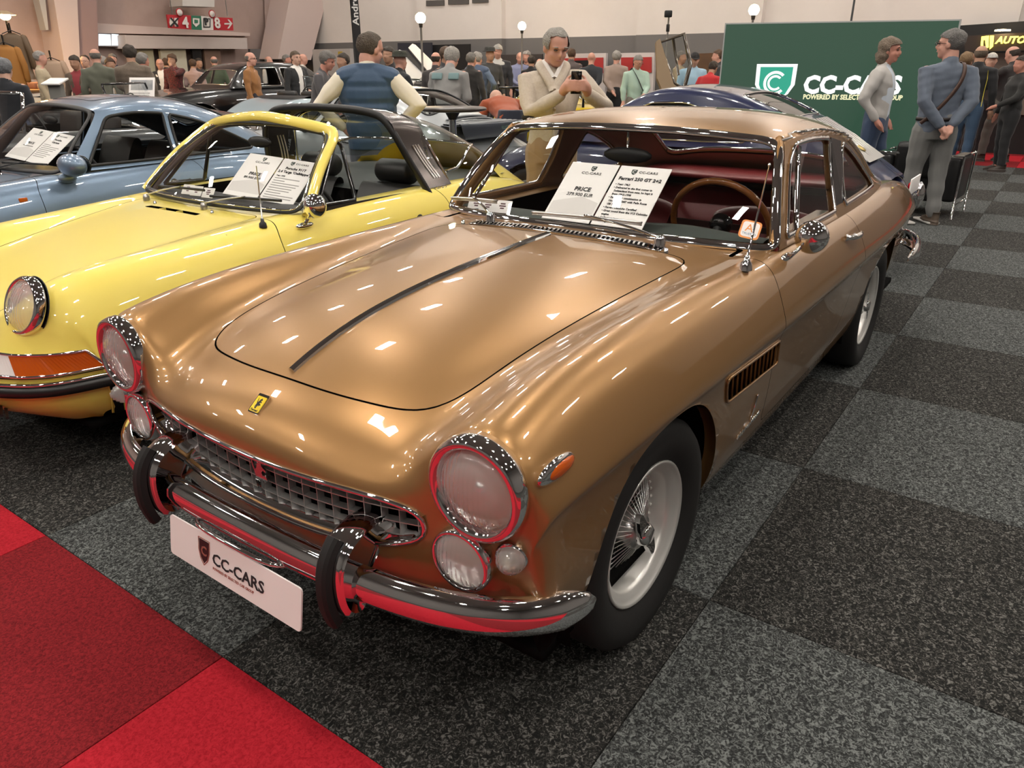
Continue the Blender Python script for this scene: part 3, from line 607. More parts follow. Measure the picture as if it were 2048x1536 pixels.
    q = np.array([(-.021, .030), (.021, .030), (.020, .0), (.013, -.02), (0, -.034), (-.013, -.02), (-.020, 0)])+np.array([-.11, .006])
    ob('plate_shield', extrude(q, .002, .0027, Rp), mat('plate_brown', (.035, .012, .014), rough=.5), pl, False)
    ob('plate_shield_rim', tube(np.array([(Rp@Vector((a, b_, .003)))[:] for a, b_ in (q-[-.11, .006])*1.12+[-.11, .006]]), .0012, 5, True), mat('copper_ink', (.35, .12, .09), rough=.4), pl)
    R3 = Rp.to_3x3()
    text('plate_shield_letter', 'C', .036, Rp@Vector((-.11, .006, .0035)), R3, mat('copper_ink', (.35, .12, .09)), pl, 'CENTER', bold=.0006)
    text('plate_lettering', 'CC-CARS', .044, Rp@Vector((-.075, .0, .003)), R3, INK, pl, 'LEFT', sx=1.12, bold=.0008)
    text('plate_small_lettering', 'POWERED BY SELECTED CAR GROUP', .0105, Rp@Vector((-.073, -.026, .003)), R3, mat('copper_ink', (.35, .12, .09)), pl, 'LEFT', sx=.93)
    ob('plate_holder', tube(curve([(.735, -.17, .425), (.765, -.165, .428), (.765, 0, .429), (.765, .165, .428), (.735, .17, .425)], 20), .006, 8), CHROME, bp)
    # ---- wheels
    for x, yy in ((0, .675), (-2.6, .695)):
        for s in (1, -1): wire_wheel(car, x, s*yy, .325, s, steer=(-.03 if x == 0 else 0))
    # ---- greenhouse sheet
    gh = [
     [(-1.19,0,1.278),(-1.192,.15,1.277),(-1.20,.30,1.272),(-1.212,.43,1.265),(-1.225,.53,1.258),(-1.238,.585,1.252),(-1.245,.603,1.246),(-1.245,.608,1.24),(-1.20,.630,1.18),(-1.12,.662,1.09),(-1.03,.698,1.0),(-.955,.722,.92)],
     [(-1.28,0,1.302),(-1.282,.15,1.301),(-1.29,.30,1.295),(-1.30,.44,1.287),(-1.31,.545,1.276),(-1.325,.60,1.268),(-1.335,.617,1.26),(-1.335,.620,1.25),(-1.30,.640,1.18),(-1.24,.668,1.09),(-1.17,.70,1.0),(-1.12,.728,.92)],
     [(-1.5,0,1.330),(-1.5,.15,1.329),(-1.5,.31,1.323),(-1.5,.45,1.312),(-1.5,.56,1.294),(-1.5,.612,1.279),(-1.5,.629,1.268),(-1.5,.632,1.255),(-1.48,.648,1.18),(-1.45,.672,1.09),(-1.42,.702,1.0),(-1.40,.735,.92)],
     [(-1.8,0,1.332),(-1.8,.15,1.331),(-1.8,.31,1.325),(-1.8,.45,1.312),(-1.8,.56,1.29),(-1.8,.615,1.268),(-1.8,.634,1.25),(-1.8,.637,1.235),(-1.8,.652,1.16),(-1.8,.675,1.08),(-1.8,.704,1.0),(-1.8,.738,.92)],
     [(-2.08,0,1.315),(-2.08,.15,1.314),(-2.08,.31,1.307),(-2.08,.45,1.29),(-2.08,.56,1.26),(-2.08,.615,1.23),(-2.08,.635,1.208),(-2.08,.638,1.19),(-2.08,.655,1.12),(-2.08,.678,1.05),(-2.08,.705,.985),(-2.08,.738,.92)],
     [(-2.33,0,1.27),(-2.33,.15,1.268),(-2.33,.31,1.26),(-2.33,.45,1.238),(-2.33,.56,1.20),(-2.33,.615,1.16),(-2.33,.638,1.13),(-2.33,.645,1.11),(-2.33,.662,1.06),(-2.33,.685,1.01),(-2.33,.708,.965),(-2.33,.732,.92)],
     [(-2.56,0,1.195),(-2.56,.15,1.193),(-2.56,.31,1.184),(-2.56,.45,1.16),(-2.56,.555,1.118),(-2.56,.61,1.075),(-2.56,.64,1.04),(-2.56,.65,1.02),(-2.56,.67,.985),(-2.56,.69,.96),(-2.56,.705,.94),(-2.56,.725,.915)],
     [(-2.78,0,1.095),(-2.78,.15,1.093),(-2.78,.31,1.085),(-2.78,.44,1.063),(-2.78,.54,1.028),(-2.78,.60,.995),(-2.78,.635,.97),(-2.78,.65,.96),(-2.78,.665,.945),(-2.78,.68,.935),(-2.78,.695,.925),(-2.78,.71,.91)],
     [(-2.97,0,.985),(-2.97,.15,.983),(-2.97,.31,.978),(-2.97,.43,.967),(-2.97,.52,.952),(-2.97,.58,.94),(-2.97,.62,.933),(-2.97,.64,.93),(-2.97,.65,.925),(-2.97,.66,.92),(-2.97,.67,.915),(-2.97,.68,.905)],
     [(-3.10,0,.92),(-3.10,.15,.92),(-3.10,.31,.915),(-3.10,.42,.91),(-3.10,.50,.905),(-3.10,.55,.90),(-3.10,.58,.90),(-3.10,.60,.90),(-3.10,.61,.90),(-3.10,.62,.90),(-3.10,.63,.90),(-3.10,.64,.89)],
    ]
    G = flip(bsurf(halfnet(gh), 90, 121)); GV = G[0]; gl = GV[GV[:, 1] > .5]; gtop = GV[(GV[:, 0] < -2.0)]
    gy_ = lambda x, z: lookup(gl, [0, 2], 1, [(x, z)], 6)[0]
    win_f = rpoly([(-1.045, .952), (-1.13, 1.05), (-1.235, 1.17), (-1.315, 1.232), (-1.45, 1.240), (-1.6, 1.236), (-1.74, 1.226), (-1.72, 1.1), (-1.665, .952)], [.01, .1, .1, .04, .1, .1, .02, .1, .01], 4)
    win_q = rpoly([(-1.835, .955), (-1.90, 1.08), (-1.965, 1.192), (-2.08, 1.165), (-2.28, 1.095), (-2.46, 1.005), (-2.50, .958)], [.01, .1, .03, .1, .15, .04, .03], 5)
    rw = rpoly([(-2.24, -.47), (-2.24, .47), (-2.84, .53), (-2.84, -.53)], .10, 7)
    side = lambda poly: (lambda V: np.where((np.abs(V[:, 1]) > .55), poly_sdf(V[:, [0, 2]], poly), 1.))
    rearw = lambda V: np.where((V[:, 0] < -2.0) & (V[:, 2] > .95), poly_sdf(V[:, :2], rw), 1.)
    g = G
    for sdf in (side(win_f), side(win_q), rearw):
        V, F, e = clip(g, sdf, True); g = flange(V, F, e, lambda v: np.c_[np.zeros(len(v)), -np.sign(v[:, 1])*.02*(np.abs(v[:, 1]) > .55), -.015*np.ones(len(v))])
    rf = ob('roof', g, GOLD, car)
    lining = clip(offset(G, -.022), lambda V: np.minimum.reduce([side(rpoly(win_f, 0))(V), side(win_q)(V), rearw(V)]))
    ob('headlining', lining, mat('headlining_tan', (.33, .22, .15), rough=.8), rf)
    for s in (1, -1):
        for nm, poly, gm in (('door_window', win_f, GLASS), ('quarter_window', win_q, GLASS)):
            pane = clip(clip(G, lambda V: np.where(s*V[:, 1] > .55, -poly_sdf(V[:, [0, 2]], poly)+.002, -1.)), lambda V: s*V[:, 1]-.55)
            pn = ob(nm, (np.asarray(pane[0])-np.array([0, s*.008, 0]), pane[1]), gm, rf)
            pp = resample(poly, 90, True); fr = np.array([(x, s*(gy_(x, z)+.003), z) for x, z in pp]); ob('chrome_frame', sweep(fr, circ(.010, 8, .006), True, up=(0, s, .2)), CHROME, pn)
            if nm == 'door_window':
                vp = np.array([(-1.338, s*(gy_(-1.338, 1.215)+.004), 1.222), (-1.14, s*(gy_(-1.14, .955)+.004), .950)])
                ob('vent_window_post', tube(resample(vp, 5), .010, 8), CHROME, pn)
            # dark B post inside face
        bpst = np.array([(-1.75, s*(gy_(-1.75, 1.2)+.002), 1.228), (-1.95, s*(gy_(-1.95, 1.2)+.002), 1.20), (-1.825, s*(gy_(-1.825, .96)+.002), .95), (-1.675, s*(gy_(-1.675, .96)+.002), .95)])
        ob('window_pillar_trim', (np.vstack([bpst, bpst-[0, s*.01, 0]]), [(0, 1, 2, 3), (7, 6, 5, 4), (0, 4, 5, 1), (1, 5, 6, 2), (2, 6, 7, 3), (3, 7, 4, 0)]), GLOSSBLACK, rf, False)
        dr = np.array([(-1.235, .612, 1.250), (-1.36, .632, 1.272), (-1.51, .640, 1.273), (-1.68, .645, 1.264), (-1.89, .645, 1.243), (-2.05, .645, 1.216), (-2.38, .652, 1.112), (-2.56, .662, 1.032), (-2.63, .672, .985)])
        drc = curve(dr, 40); drc[:, 1] = [max(gy_(p[0], p[2]-.008)+.004, .3) for p in drc]; drc[:, 1] *= s
        ob('drip_rail', sweep(drc, circ(.0045, 6, .006), up=(0, s, 0)), CHROME, rf)
    V, F = clip(clip(G, lambda V: -rearw(V)+.004), lambda V: -V[:, 0]-2.0); ob('rear_window', (V-[0, 0, .006], F), GLASS, rf)
    pp = resample(rw, 100, True); zz = lookup(gtop, [0, 1], 2, pp, 6); ob('rear_window_trim', tube(np.c_[pp, zz+.002], .008, 8, True), CHROME, rf)
    # ---- windscreen
    n1, n2 = 41, 16; s_ = np.linspace(-1, 1, n1); t_ = np.linspace(0, 1, n2)
    base = np.c_[-.800-.148*np.abs(s_)**2.6, .712*s_, .943-.018*np.abs(s_)**3]; head = np.c_[-1.180-.060*np.abs(s_)**2.4, .592*s_, 1.274-.030*np.abs(s_)**2.2]
    W = base[:, None]*(1-t_)[None, :, None]+head[:, None]*t_[None, :, None]; W[..., 0] += .02*np.sin(PI*t_)[None]; W[..., 2] += .012*np.sin(PI*t_)[None]
    ws = ob('windscreen', (W.reshape(-1, 3), grid(n1, n2)), GLASS, car)
    per = np.vstack([W[:, 0], W[-1, 1:], W[-2::-1, -1], W[0, -2:0:-1]])
    per = resample(np.vstack([curve(per[np.r_[0:len(per):2]], 200, True)]), 200, True)
    ob('windscreen_trim', sweep(per, circ(.017, 10, .009), True, up=(.7, 0, .7)), CHROME, ws)
    # A pillar inner posts
    for s in (1, -1):
        ap = curve([(-.965, s*.700, .925), (-1.05, s*.665, 1.03), (-1.16, s*.62, 1.16), (-1.262, s*.585, 1.245)], 16); ob('windscreen_pillar', sweep(ap, circ(.028, 8, .018), up=(0, s, 0)), GOLD, rf)
    # cowl vent, wipers, washers
    cv = []
    for k in range(44):
        y = -.375+.77*k/43; cv.append(tf(box((-.022, -.0035, -.002), (.022, .0035, .006)), (-.700-.025*y*y, y, zat(-.70, y)+.001), (0, 0, .35)))
    vb = np.array([(-.700-.025*y*y+dx, y, zat(-.70, y)+.0015) for y in np.linspace(-.39, .41, 25) for dx in (-.026, .026)]); cg = ob('cowl_grille_base', (vb, grid(25, 2)), VOID, car)
    setp(ob('cowl_grille_slats', join(*cv), CHROME, cg, False), kind='stuff')
    ob('cowl_grille_frame', tube(np.array([(-.726-.025*y*y, y, zat(-.72, y)+.003) for y in np.linspace(-.39, .41, 20)]+[(-.674-.025*y*y, y, zat(-.67, y)+.003) for y in np.linspace(.41, -.39, 20)]), .0035, 6, True), CHROME, cg)
    def ws_pt(u, t): i = (u/ .712+1)/2*(n1-1); i0 = int(np.clip(i, 0, n1-2)); f = i-i0; p = W[i0]*(1-f)+W[i0+1]*f; j = t*(n2-1); j0 = int(min(j, n2-2)); g_ = j-j0; return p[j0]*(1-g_)+p[j0+1]*g_
    for y0, ends in ((.385, [(-.18, .055), (.28, .075)]), (-.33, [(-.70, .075), (-.38, .11)])):
        piv = np.array([-.735, y0, zat(-.735, y0)]); a = ws_pt(*ends[0])+[.022, 0, .018]; b_ = ws_pt(*ends[1])+[.022, 0, .018]; mid = (a+b_)/2
        wp = ob('wiper_pivot', join(lathe([(0, .04), (.012, .038), (.018, .03), (.02, .0)], 16, 'z')), CHROME, car, loc=piv)
        arm = curve([piv+[0, 0, .03], (piv+mid)/2+[.0, 0, .03], mid+[.0, 0, .008]], 10)-piv
        ob('wiper_arm', sweep(arm, circ(.007, 6, .004), up=(0, 0, 1)), CHROME, wp)
        bl = curve([a, mid+[0, 0, .004], b_], 14)-piv; ob('wiper_blade', join(sweep(bl, circ(.006, 6, .005), up=(0, 0, 1)), tube(bl+[0, 0, -.008], .003, 5)), STEEL, wp)
    for yy in (.43, -.43): ob('washer_jet', tf(lathe([(0, .016), (.006, .015), (.009, .0)], 10, 'z'), (-.69, yy, zat(-.69, yy))), CHROME, car)
    # aerial
    az = zat(-.655, .70); a0 = np.array([-.655, .712, az])
    an = ob('aerial_base', lathe([(0, .045), (.008, .045), (.010, .03), (.017, .022), (.020, .0)], 20, 'z'), CHROME, car, loc=a0)
    ob('aerial_mast', tube([(0, 0, .04), (-.01, .012, .17), (-.02, .025, .31)], [.004, .003, .002], 6), CHROME, an); ob('aerial_tip', ellipsoid((-.02, .025, .312), (.005, .005, .005), 6, 8), CHROME, an)
    # door mirror on stalk
    for s in (1,):
        mp = np.array([-.955, yat(-.955, .90)+.0, .902])
        mb = ob('door_mirror_foot', tf(ellipsoid((0, 0, 0), (.040, .014, .014), 8, 12), mp, (0, .1, -.12)), CHROME, car)
        ob('mirror_stalk', tube([mp+[.0, .01, 0], mp+[-.045, .035, .035]], .007, 8), CHROME, mb)
        ob('mirror_head', tf(lathe([(0, .052), (.022, .048), (.042, .034), (.053, .012), (.056, -.004), (.052, -.008)], 28, 'x'), mp+[-.075, .055, .062], (0, -.25, .25)), CHROME, mb)
        ob('mirror_glass', tf(lathe([(0, -.006), (.052, -.008)], 28, 'x'), mp+[-.075, .055, .062], (0, -.25, .25)), DARKGLASS, mb)
    # windscreen sticker and three cards
    sp = ws_pt(.635, .13); sR = facing((.72, .25, .6), (-.6, 0, .8)).to_4x4(); sR.translation = Vector(sp)+Vector((.006, .0, .006))
    stk = ob('windscreen_sticker', extrude(rpoly([(-.034, -.034), (.034, -.034), (.034, .034), (-.034, .034)], .014, 4), 0, .001, sR), mat('sticker_orange', (.80, .30, .08), rough=.5), ws, False)
    ob('sticker_field', extrude(rpoly([(-.028, -.028), (.028, -.028), (.028, .028), (-.028, .028)], .012, 4), .001, .0016, sR), WHITE, stk, False)
    text('sticker_letter', 'A', .04, sR@Vector((-.004, .004, .002)), sR.to_3x3(), mat('sticker_orange', (.8, .3, .08)), stk, 'CENTER'); text('sticker_word', 'TRUSTED', .011, sR@Vector((0, -.017, .002)), sR.to_3x3(), mat('sticker_blue', (.1, .25, .4), rough=.5), stk, 'CENTER')
    # ---- interior
    LEA = mat('oxblood_leather', (.16, .016, .018), rough=.42, bump=(90, .12, .002)); CARPETR = mat('oxblood_carpet', (.07, .01, .012), rough=.95)
    DASH = mat('dash_green_black', (.045, .055, .05), rough=.6)
    ys = np.linspace(-.66, .66, 25); dn = np.array([[(-.86-.13*(abs(y)/.7)**2.4, y, .935), (-.98, y, .945), (-1.10, y, .935+.03*math.exp(-((y-.34)/.16)**2)), (-1.18, y, .90), (-1.20, y, .78)] for y in ys]); ob('dashboard', bsurf(dn, 40, 16), DASH, car)
    ob('cabin_floor', box((-2.75, -.70, .25), (-.9, .70, .27)), CARPETR, car, False)
    ob('parcel_shelf', box((-2.95, -.62, .915), (-2.52, .62, .94), .01), LEA, car)
    for s in (1, -1):
        ob('door_card', box((-1.85, s*.700, .35), (-.95, s*.715, .93)), LEA, car, False)
        def seat_part(x0, y0): pass
        st = thing('x', '', '') if 0 else None
        cush = ob('front_seat_cushion', tf(bsurf(np.array([[(-.26, u, .0), (-.28, u, .10), (-.1, u, .13-.03*(abs(v) < .5)), (.2, u, .14-.02*(abs(v) < .5)), (.27, u, .10), (.27, u, .0)] for v, u in ((-1, -.25), (-.98, -.255), (-.6, -.2), (0, 0), (.6, .2), (.98, .255), (1, .25))]), 24, 24), (-1.58, s*.36, .36)), LEA, car)
        br = bsurf(np.array([[(-.06, u, .0), (.06, u, .02), (.09-.02*(abs(v) < .5), u, .25), (.03, u, .48-.05*abs(v)**3), (-.03, u, .50-.05*abs(v)**3), (-.08, u, .46-.05*abs(v)**3), (-.09, u, .2), (-.06, u, .0)] for v, u in ((-1, -.25), (-1, -.26), (-.6, -.2), (0, 0), (.6, .2), (1, .26), (1, .25))]), 26, 30)
        ob('front_seat_backrest', tf(br, (-1.86, s*.36, .42), (0, -.28, 0)), LEA, car)
    bn = bsurf(np.array([[(-.05, u, .0), (.08, u, .02), (.06, u, .25), (0, u, .44), (-.06, u, .46), (-.1, u, .40), (-.1, u, .0)] for u in (-.62, -.63, -.4, -.1, 0, .1, .4, .63, .62)]), 40, 26); ob('rear_seat_backrest', tf(bn, (-2.52, 0, .45), (0, -.35, 0)), LEA, car)
    ob('rear_seat_cushion', cbox((-2.25, 0, .42), (.5, 1.2, .16), .05), LEA, car)
    # steering wheel with wooden rim
    WOOD = mat('varnished_wood', (.30, .11, .03), rough=.22, coat=.7, var=(14, (.16, .05, .012), 1.6))
    a = np.arange(48)/48*2*PI; ring = np.c_[0*a, .20*np.cos(a), .20*np.sin(a)]
    sw = ob('steering_wheel', tube(ring, .0135, 10, True), WOOD, car, loc=(-1.34, .37, .905), rot=(0, .42, 0))
    ob('steering_spokes', join(*[tf(box((-.002, -.014, .0), (.002, .014, .19)), rot=(k, 0, 0)) for k in (PI/2, -PI/2, PI)]), STEEL, sw, False); ob('steering_boss', tf(lathe([(0, .03), (.03, .028), (.045, .01), (.045, -.02)], 20, 'x'), (0, 0, 0)), GLOSSBLACK, sw)
    ob('steering_column', tube([(.0, 0, 0), (.35, 0, -.02)], .02, 8), BLACK, sw)
    # inside mirror and sun visor clip
    im = ob('interior_mirror', tf(ellipsoid((0, 0, 0), (.018, .11, .032), 8, 14), (-1.22, .0, 1.165)), BLACK, rf); ob('interior_mirror_stem', tube([(-1.22, 0, 1.18), (-1.215, 0, 1.265)], .006, 6), CHROME, im)
    # ---- rear: bumper corners, tail lamps
    rb = [(-3.18, .835), (-3.3, .85), (-3.6, .83), (-3.85, .74), (-3.97, .55), (-3.99, .3), (-3.99, 0)]
    pts = curve([(x, -y, .47) for x, y in rb]+[(x, y, .47) for x, y in rb[-2::-1]], 80); tp = np.minimum(1, np.minimum(np.arange(80), 79-np.arange(80))/4.)**.5*.8+.2
    ob('rear_bumper', sweep(pts, prof*np.array([-1, 1.15]), up=(0, 0, 1), scale=tp), CHROME, car)
    for s in (1, -1): ob('tail_lamp', tf(ellipsoid((0, 0, 0), (.03, .035, .09), 10, 12), (-3.87, s*.60, .62)), REDLENS, car)
    return car, ws_pt
gold_car, gold_ws = build_gold()
# ================================================================ rear-engined coupes and the targa
def disc_wheel(parent, x, y, z, side, r=.315, w=.185, rim_m=None, spokes=5):
    h = w/2
    t = ob('tyre', lathe([(r*.66, h*.7), (r*.75, h*.92), (r*.88, h), (r*.97, h*.85), (r, h*.5), (r, -h*.5), (r*.97, -h*.85), (r*.88, -h), (r*.66, -h*.7)], 40, 'y'), RUBBER, parent, loc=(x, y, z), rot=(0, 0, 0 if side > 0 else PI))
    rim = ob('rim', lathe([(r*.64, h*.6), (r*.67, h*.78), (r*.645, h*.8), (r*.60, h*.5), (r*.57, h*.0), (r*.57, -h*.5)], 40, 'y'), rim_m or ALU, t)
    sp = []
    for k in range(spokes):
        a = 2*PI*k/spokes; p = np.array([(-.13, .1), (.13, .1), (.20, .55), (.26, .98), (-.26, .98), (-.20, .55)])*r*.6
        sp.append(extrude(p, h*.25, h*.5, Matrix.Rotation(a, 4, 'Y')@Matrix(((1, 0, 0, 0), (0, 0, 1, 0), (0, 1, 0, 0), (0, 0, 0, 1)))))
    ob('rim_spokes', join(*sp), rim_m or ALU, t, sharp=40); ob('hub_cap', lathe([(0, h*.62), (r*.12, h*.6), (r*.15, h*.45), (r*.15, 0)], 20, 'y'), rim_m or ALU, t)
    ob('brake_disc', lathe([(0, -h*.2), (r*.56, -h*.2), (r*.56, -h*.3), (0, -h*.3)], 24, 'y'), VOID, t)
    return t
def net911(wide=0., zs=1.):
    X = lambda x, yz: [(x, y, z) for y, z in yz]
    rows = [
     [(.60,0,.22),(.60,.16,.22),(.59,.30,.22),(.57,.38,.22),(.55,.45,.22),(.53,.52,.22),(.51,.58,.22),(.49,.62,.22),(.47,.64,.22),(.45,.65,.22),(.43,.66,.22),(.41,.66,.21),(.39,.64,.20)],
     [(.74,0,.27),(.735,.16,.27),(.72,.30,.27),(.70,.38,.27),(.675,.46,.27),(.645,.54,.275),(.61,.61,.275),(.57,.66,.275),(.53,.69,.27),(.50,.70,.265),(.47,.705,.26),(.44,.70,.24),(.41,.68,.22)],
     [(.80,0,.36),(.795,.16,.36),(.78,.30,.36),(.755,.39,.36),(.725,.48,.36),(.69,.565,.365),(.645,.64,.365),(.59,.695,.36),(.545,.72,.35),(.51,.73,.335),(.48,.735,.315),(.45,.73,.28),(.41,.70,.24)],
     [(.80,0,.45),(.795,.16,.45),(.78,.30,.45),(.75,.39,.45),(.72,.48,.45),(.68,.57,.455),(.635,.65,.455),(.58,.71,.45),(.535,.735,.43),(.50,.745,.40),(.47,.75,.36),(.44,.745,.30),(.40,.715,.25)],
     [(.74,0,.52),(.735,.16,.52),(.72,.30,.52),(.695,.39,.52),(.665,.48,.525),(.63,.57,.535),(.585,.65,.535),(.535,.715,.525),(.495,.745,.49),(.46,.758,.44),(.435,.76,.38),(.41,.755,.31),(.38,.72,.25)],
     [(.66,0,.572),(.655,.16,.571),(.64,.30,.572),(.62,.385,.578),(.605,.475,.60),(.585,.57,.615),(.55,.65,.605),(.505,.72,.575),(.465,.752,.525),(.435,.766,.465),(.41,.77,.39),(.385,.76,.31),(.35,.725,.25)],
     [(.57,0,.615),(.565,.16,.615),(.555,.30,.616),(.545,.38,.63),(.545,.47,.675),(.54,.57,.71),(.515,.655,.685),(.475,.725,.615),(.435,.758,.545),(.405,.772,.475),(.38,.775,.40),(.36,.765,.32),(.33,.73,.25)],
     X(.44, [(0,.660),(.16,.660),(.31,.660),(.385,.672),(.465,.725),(.57,.775),(.665,.735),(.73,.65),(.764,.565),(.778,.485),(.78,.40),(.768,.31),(.73,.24)]),
     X(.28, [(0,.705),(.16,.705),(.325,.702),(.40,.708),(.47,.755),(.575,.797),(.675,.758),(.737,.675),(.770,.585),(.782,.495),(.782,.40),(.768,.30),(.73,.23)]),
     X(.05, [(0,.752),(.17,.752),(.34,.748),(.42,.748),(.49,.783),(.585,.812),(.685,.775),(.745,.695),(.776,.60),(.785,.50),(.782,.40),(.766,.29),(.73,.22)]),
     X(-.2, [(0,.792),(.17,.792),(.36,.788),(.44,.786),(.51,.808),(.60,.825),(.695,.785),(.752,.705),(.782,.61),(.788,.50),(.782,.40),(.764,.28),(.73,.21)]),
     X(-.45, [(0,.826),(.18,.825),(.38,.820),(.47,.818),(.54,.832),(.625,.838),(.71,.795),(.76,.715),(.786,.615),(.79,.50),(.782,.39),(.762,.28),(.73,.21)]),
     X(-.65, [(0,.846),(.19,.846),(.40,.842),(.50,.842),(.575,.848),(.65,.846),(.72,.80),(.765,.72),(.788,.62),(.79,.50),(.782,.39),(.76,.27),(.73,.21)]),
     X(-.9, [(0,.85),(.2,.85),(.42,.85),(.53,.852),(.61,.856),(.675,.852),(.73,.805),(.77,.725),(.79,.62),(.79,.50),(.782,.39),(.76,.27),(.73,.21)]),
     X(-1.3, [(0,.85),(.2,.85),(.42,.85),(.54,.855),(.63,.862),(.69,.858),(.738,.81),(.775,.73),(.79,.62),(.79,.50),(.782,.39),(.76,.27),(.73,.21)]),
     X(-1.7, [(0,.86),(.2,.86),(.42,.86),(.54,.862),(.63,.870),(.695,.866),(.748,.818),(.785,.735),(.80,.62),(.80,.50),(.79,.39),(.765,.28),(.73,.22)]),
     X(-2.05, [(0,.87),(.2,.87),(.42,.87),(.54,.868),(.625,.875),(.70,.870),(.763,.815),(.805,.725),(.82,.61),(.82,.49),(.805,.39),(.775,.30),(.73,.24)]),
     X(-2.35, [(0,.865),(.2,.865),(.40,.858),(.52,.848),(.605,.848),(.685,.838),(.755,.78),(.805,.69),(.822,.59),(.82,.48),(.805,.39),(.775,.31),(.73,.26)]),
     X(-2.65, [(0,.82),(.2,.82),(.38,.808),(.49,.79),(.575,.782),(.655,.765),(.73,.71),(.785,.635),(.80,.555),(.80,.47),(.785,.40),(.755,.33),(.71,.29)]),
     X(-2.92, [(0,.735),(.2,.735),(.36,.722),(.46,.70),(.54,.69),(.62,.672),(.69,.63),(.735,.575),(.75,.52),(.75,.46),(.735,.40),(.71,.34),(.67,.31)]),
     [(-3.10,0,.63),(-3.10,.2,.63),(-3.085,.35,.62),(-3.07,.44,.61),(-3.055,.52,.60),(-3.035,.59,.585),(-3.01,.64,.56),(-2.99,.675,.53),(-2.98,.69,.50),(-2.98,.69,.46),(-2.98,.68,.41),(-2.98,.66,.36),(-2.98,.63,.33)],
     [(-3.18,0,.50),(-3.175,.2,.50),(-3.16,.35,.50),(-3.14,.43,.50),(-3.12,.50,.495),(-3.10,.56,.49),(-3.08,.60,.48),(-3.06,.63,.47),(-3.05,.64,.45),(-3.05,.64,.43),(-3.05,.63,.40),(-3.04,.61,.36),(-3.03,.59,.33)],
     [(-3.12,0,.36),(-3.12,.2,.36),(-3.10,.35,.36),(-3.09,.42,.36),(-3.08,.48,.36),(-3.07,.53,.36),(-3.06,.56,.36),(-3.05,.58,.36),(-3.04,.59,.36),(-3.04,.59,.36),(-3.04,.58,.36),(-3.03,.57,.35),(-3.02,.56,.33)],
    ]
    n = halfnet(rows); 
    if wide: 
        k = np.clip((-n[..., 0]-1.4)/.8, 0, 1)*np.clip((np.abs(n[..., 1])-.5)/.25, 0, 1); n[..., 1] += np.sign(n[..., 1])*wide*k
    return n
def gh911(zt=0.):   # greenhouse sheet from the windscreen header to the tail; zt lifts the roof
    rows = [
     [(-1.03,0,1.225),(-1.033,.15,1.224),(-1.04,.29,1.219),(-1.05,.39,1.212),(-1.06,.46,1.202),(-1.066,.502,1.190),(-1.066,.512,1.178),(-1.02,.535,1.13),(-.93,.575,1.04),(-.83,.62,.95),(-.72,.668,.855)],
     [(-1.12,0,1.25),(-1.122,.15,1.249),(-1.13,.30,1.244),(-1.14,.41,1.235),(-1.145,.49,1.222),(-1.15,.525,1.205),(-1.15,.534,1.188),(-1.12,.555,1.13),(-1.06,.59,1.04),(-1.0,.63,.95),(-.94,.68,.855)],
     [(-1.35,0,1.282),(-1.35,.15,1.281),(-1.35,.31,1.275),(-1.35,.43,1.262),(-1.35,.51,1.243),(-1.35,.548,1.218),(-1.35,.556,1.198),(-1.34,.572,1.13),(-1.32,.60,1.04),(-1.30,.64,.95),(-1.28,.69,.86)],
     [(-1.65,0,1.277),(-1.65,.15,1.276),(-1.65,.31,1.268),(-1.65,.43,1.25),(-1.65,.51,1.222),(-1.65,.55,1.19),(-1.65,.558,1.168),(-1.65,.575,1.10),(-1.65,.60,1.02),(-1.65,.64,.94),(-1.65,.69,.865)],
     [(-1.95,0,1.222),(-1.95,.15,1.22),(-1.95,.31,1.208),(-1.95,.425,1.185),(-1.95,.505,1.147),(-1.95,.546,1.105),(-1.95,.556,1.083),(-1.95,.575,1.035),(-1.95,.60,.98),(-1.95,.635,.925),(-1.95,.685,.87)],
     [(-2.22,0,1.125),(-2.22,.15,1.122),(-2.22,.31,1.108),(-2.22,.42,1.08),(-2.22,.495,1.042),(-2.22,.54,1.002),(-2.22,.555,.98),(-2.22,.575,.95),(-2.22,.60,.92),(-2.22,.63,.89),(-2.22,.67,.86)],
     [(-2.48,0,1.0),(-2.48,.15,.998),(-2.48,.30,.984),(-2.48,.405,.957),(-2.48,.475,.925),(-2.48,.52,.895),(-2.48,.54,.88),(-2.48,.56,.865),(-2.48,.58,.85),(-2.48,.605,.835),(-2.48,.63,.815)],
     [(-2.75,0,.852),(-2.75,.15,.85),(-2.75,.29,.84),(-2.75,.385,.82),(-2.75,.44,.80),(-2.75,.48,.785),(-2.75,.50,.775),(-2.75,.515,.77),(-2.75,.53,.76),(-2.75,.545,.755),(-2.75,.56,.745)],
     [(-2.98,0,.705),(-2.98,.15,.704),(-2.98,.28,.698),(-2.98,.36,.69),(-2.98,.41,.68),(-2.98,.44,.672),(-2.98,.455,.668),(-2.98,.465,.665),(-2.98,.475,.662),(-2.98,.485,.66),(-2.98,.495,.655)],
    ]
    n = halfnet(rows); n[..., 2] += zt*np.clip((n[..., 2]-.85)/.35, 0, 1); return n
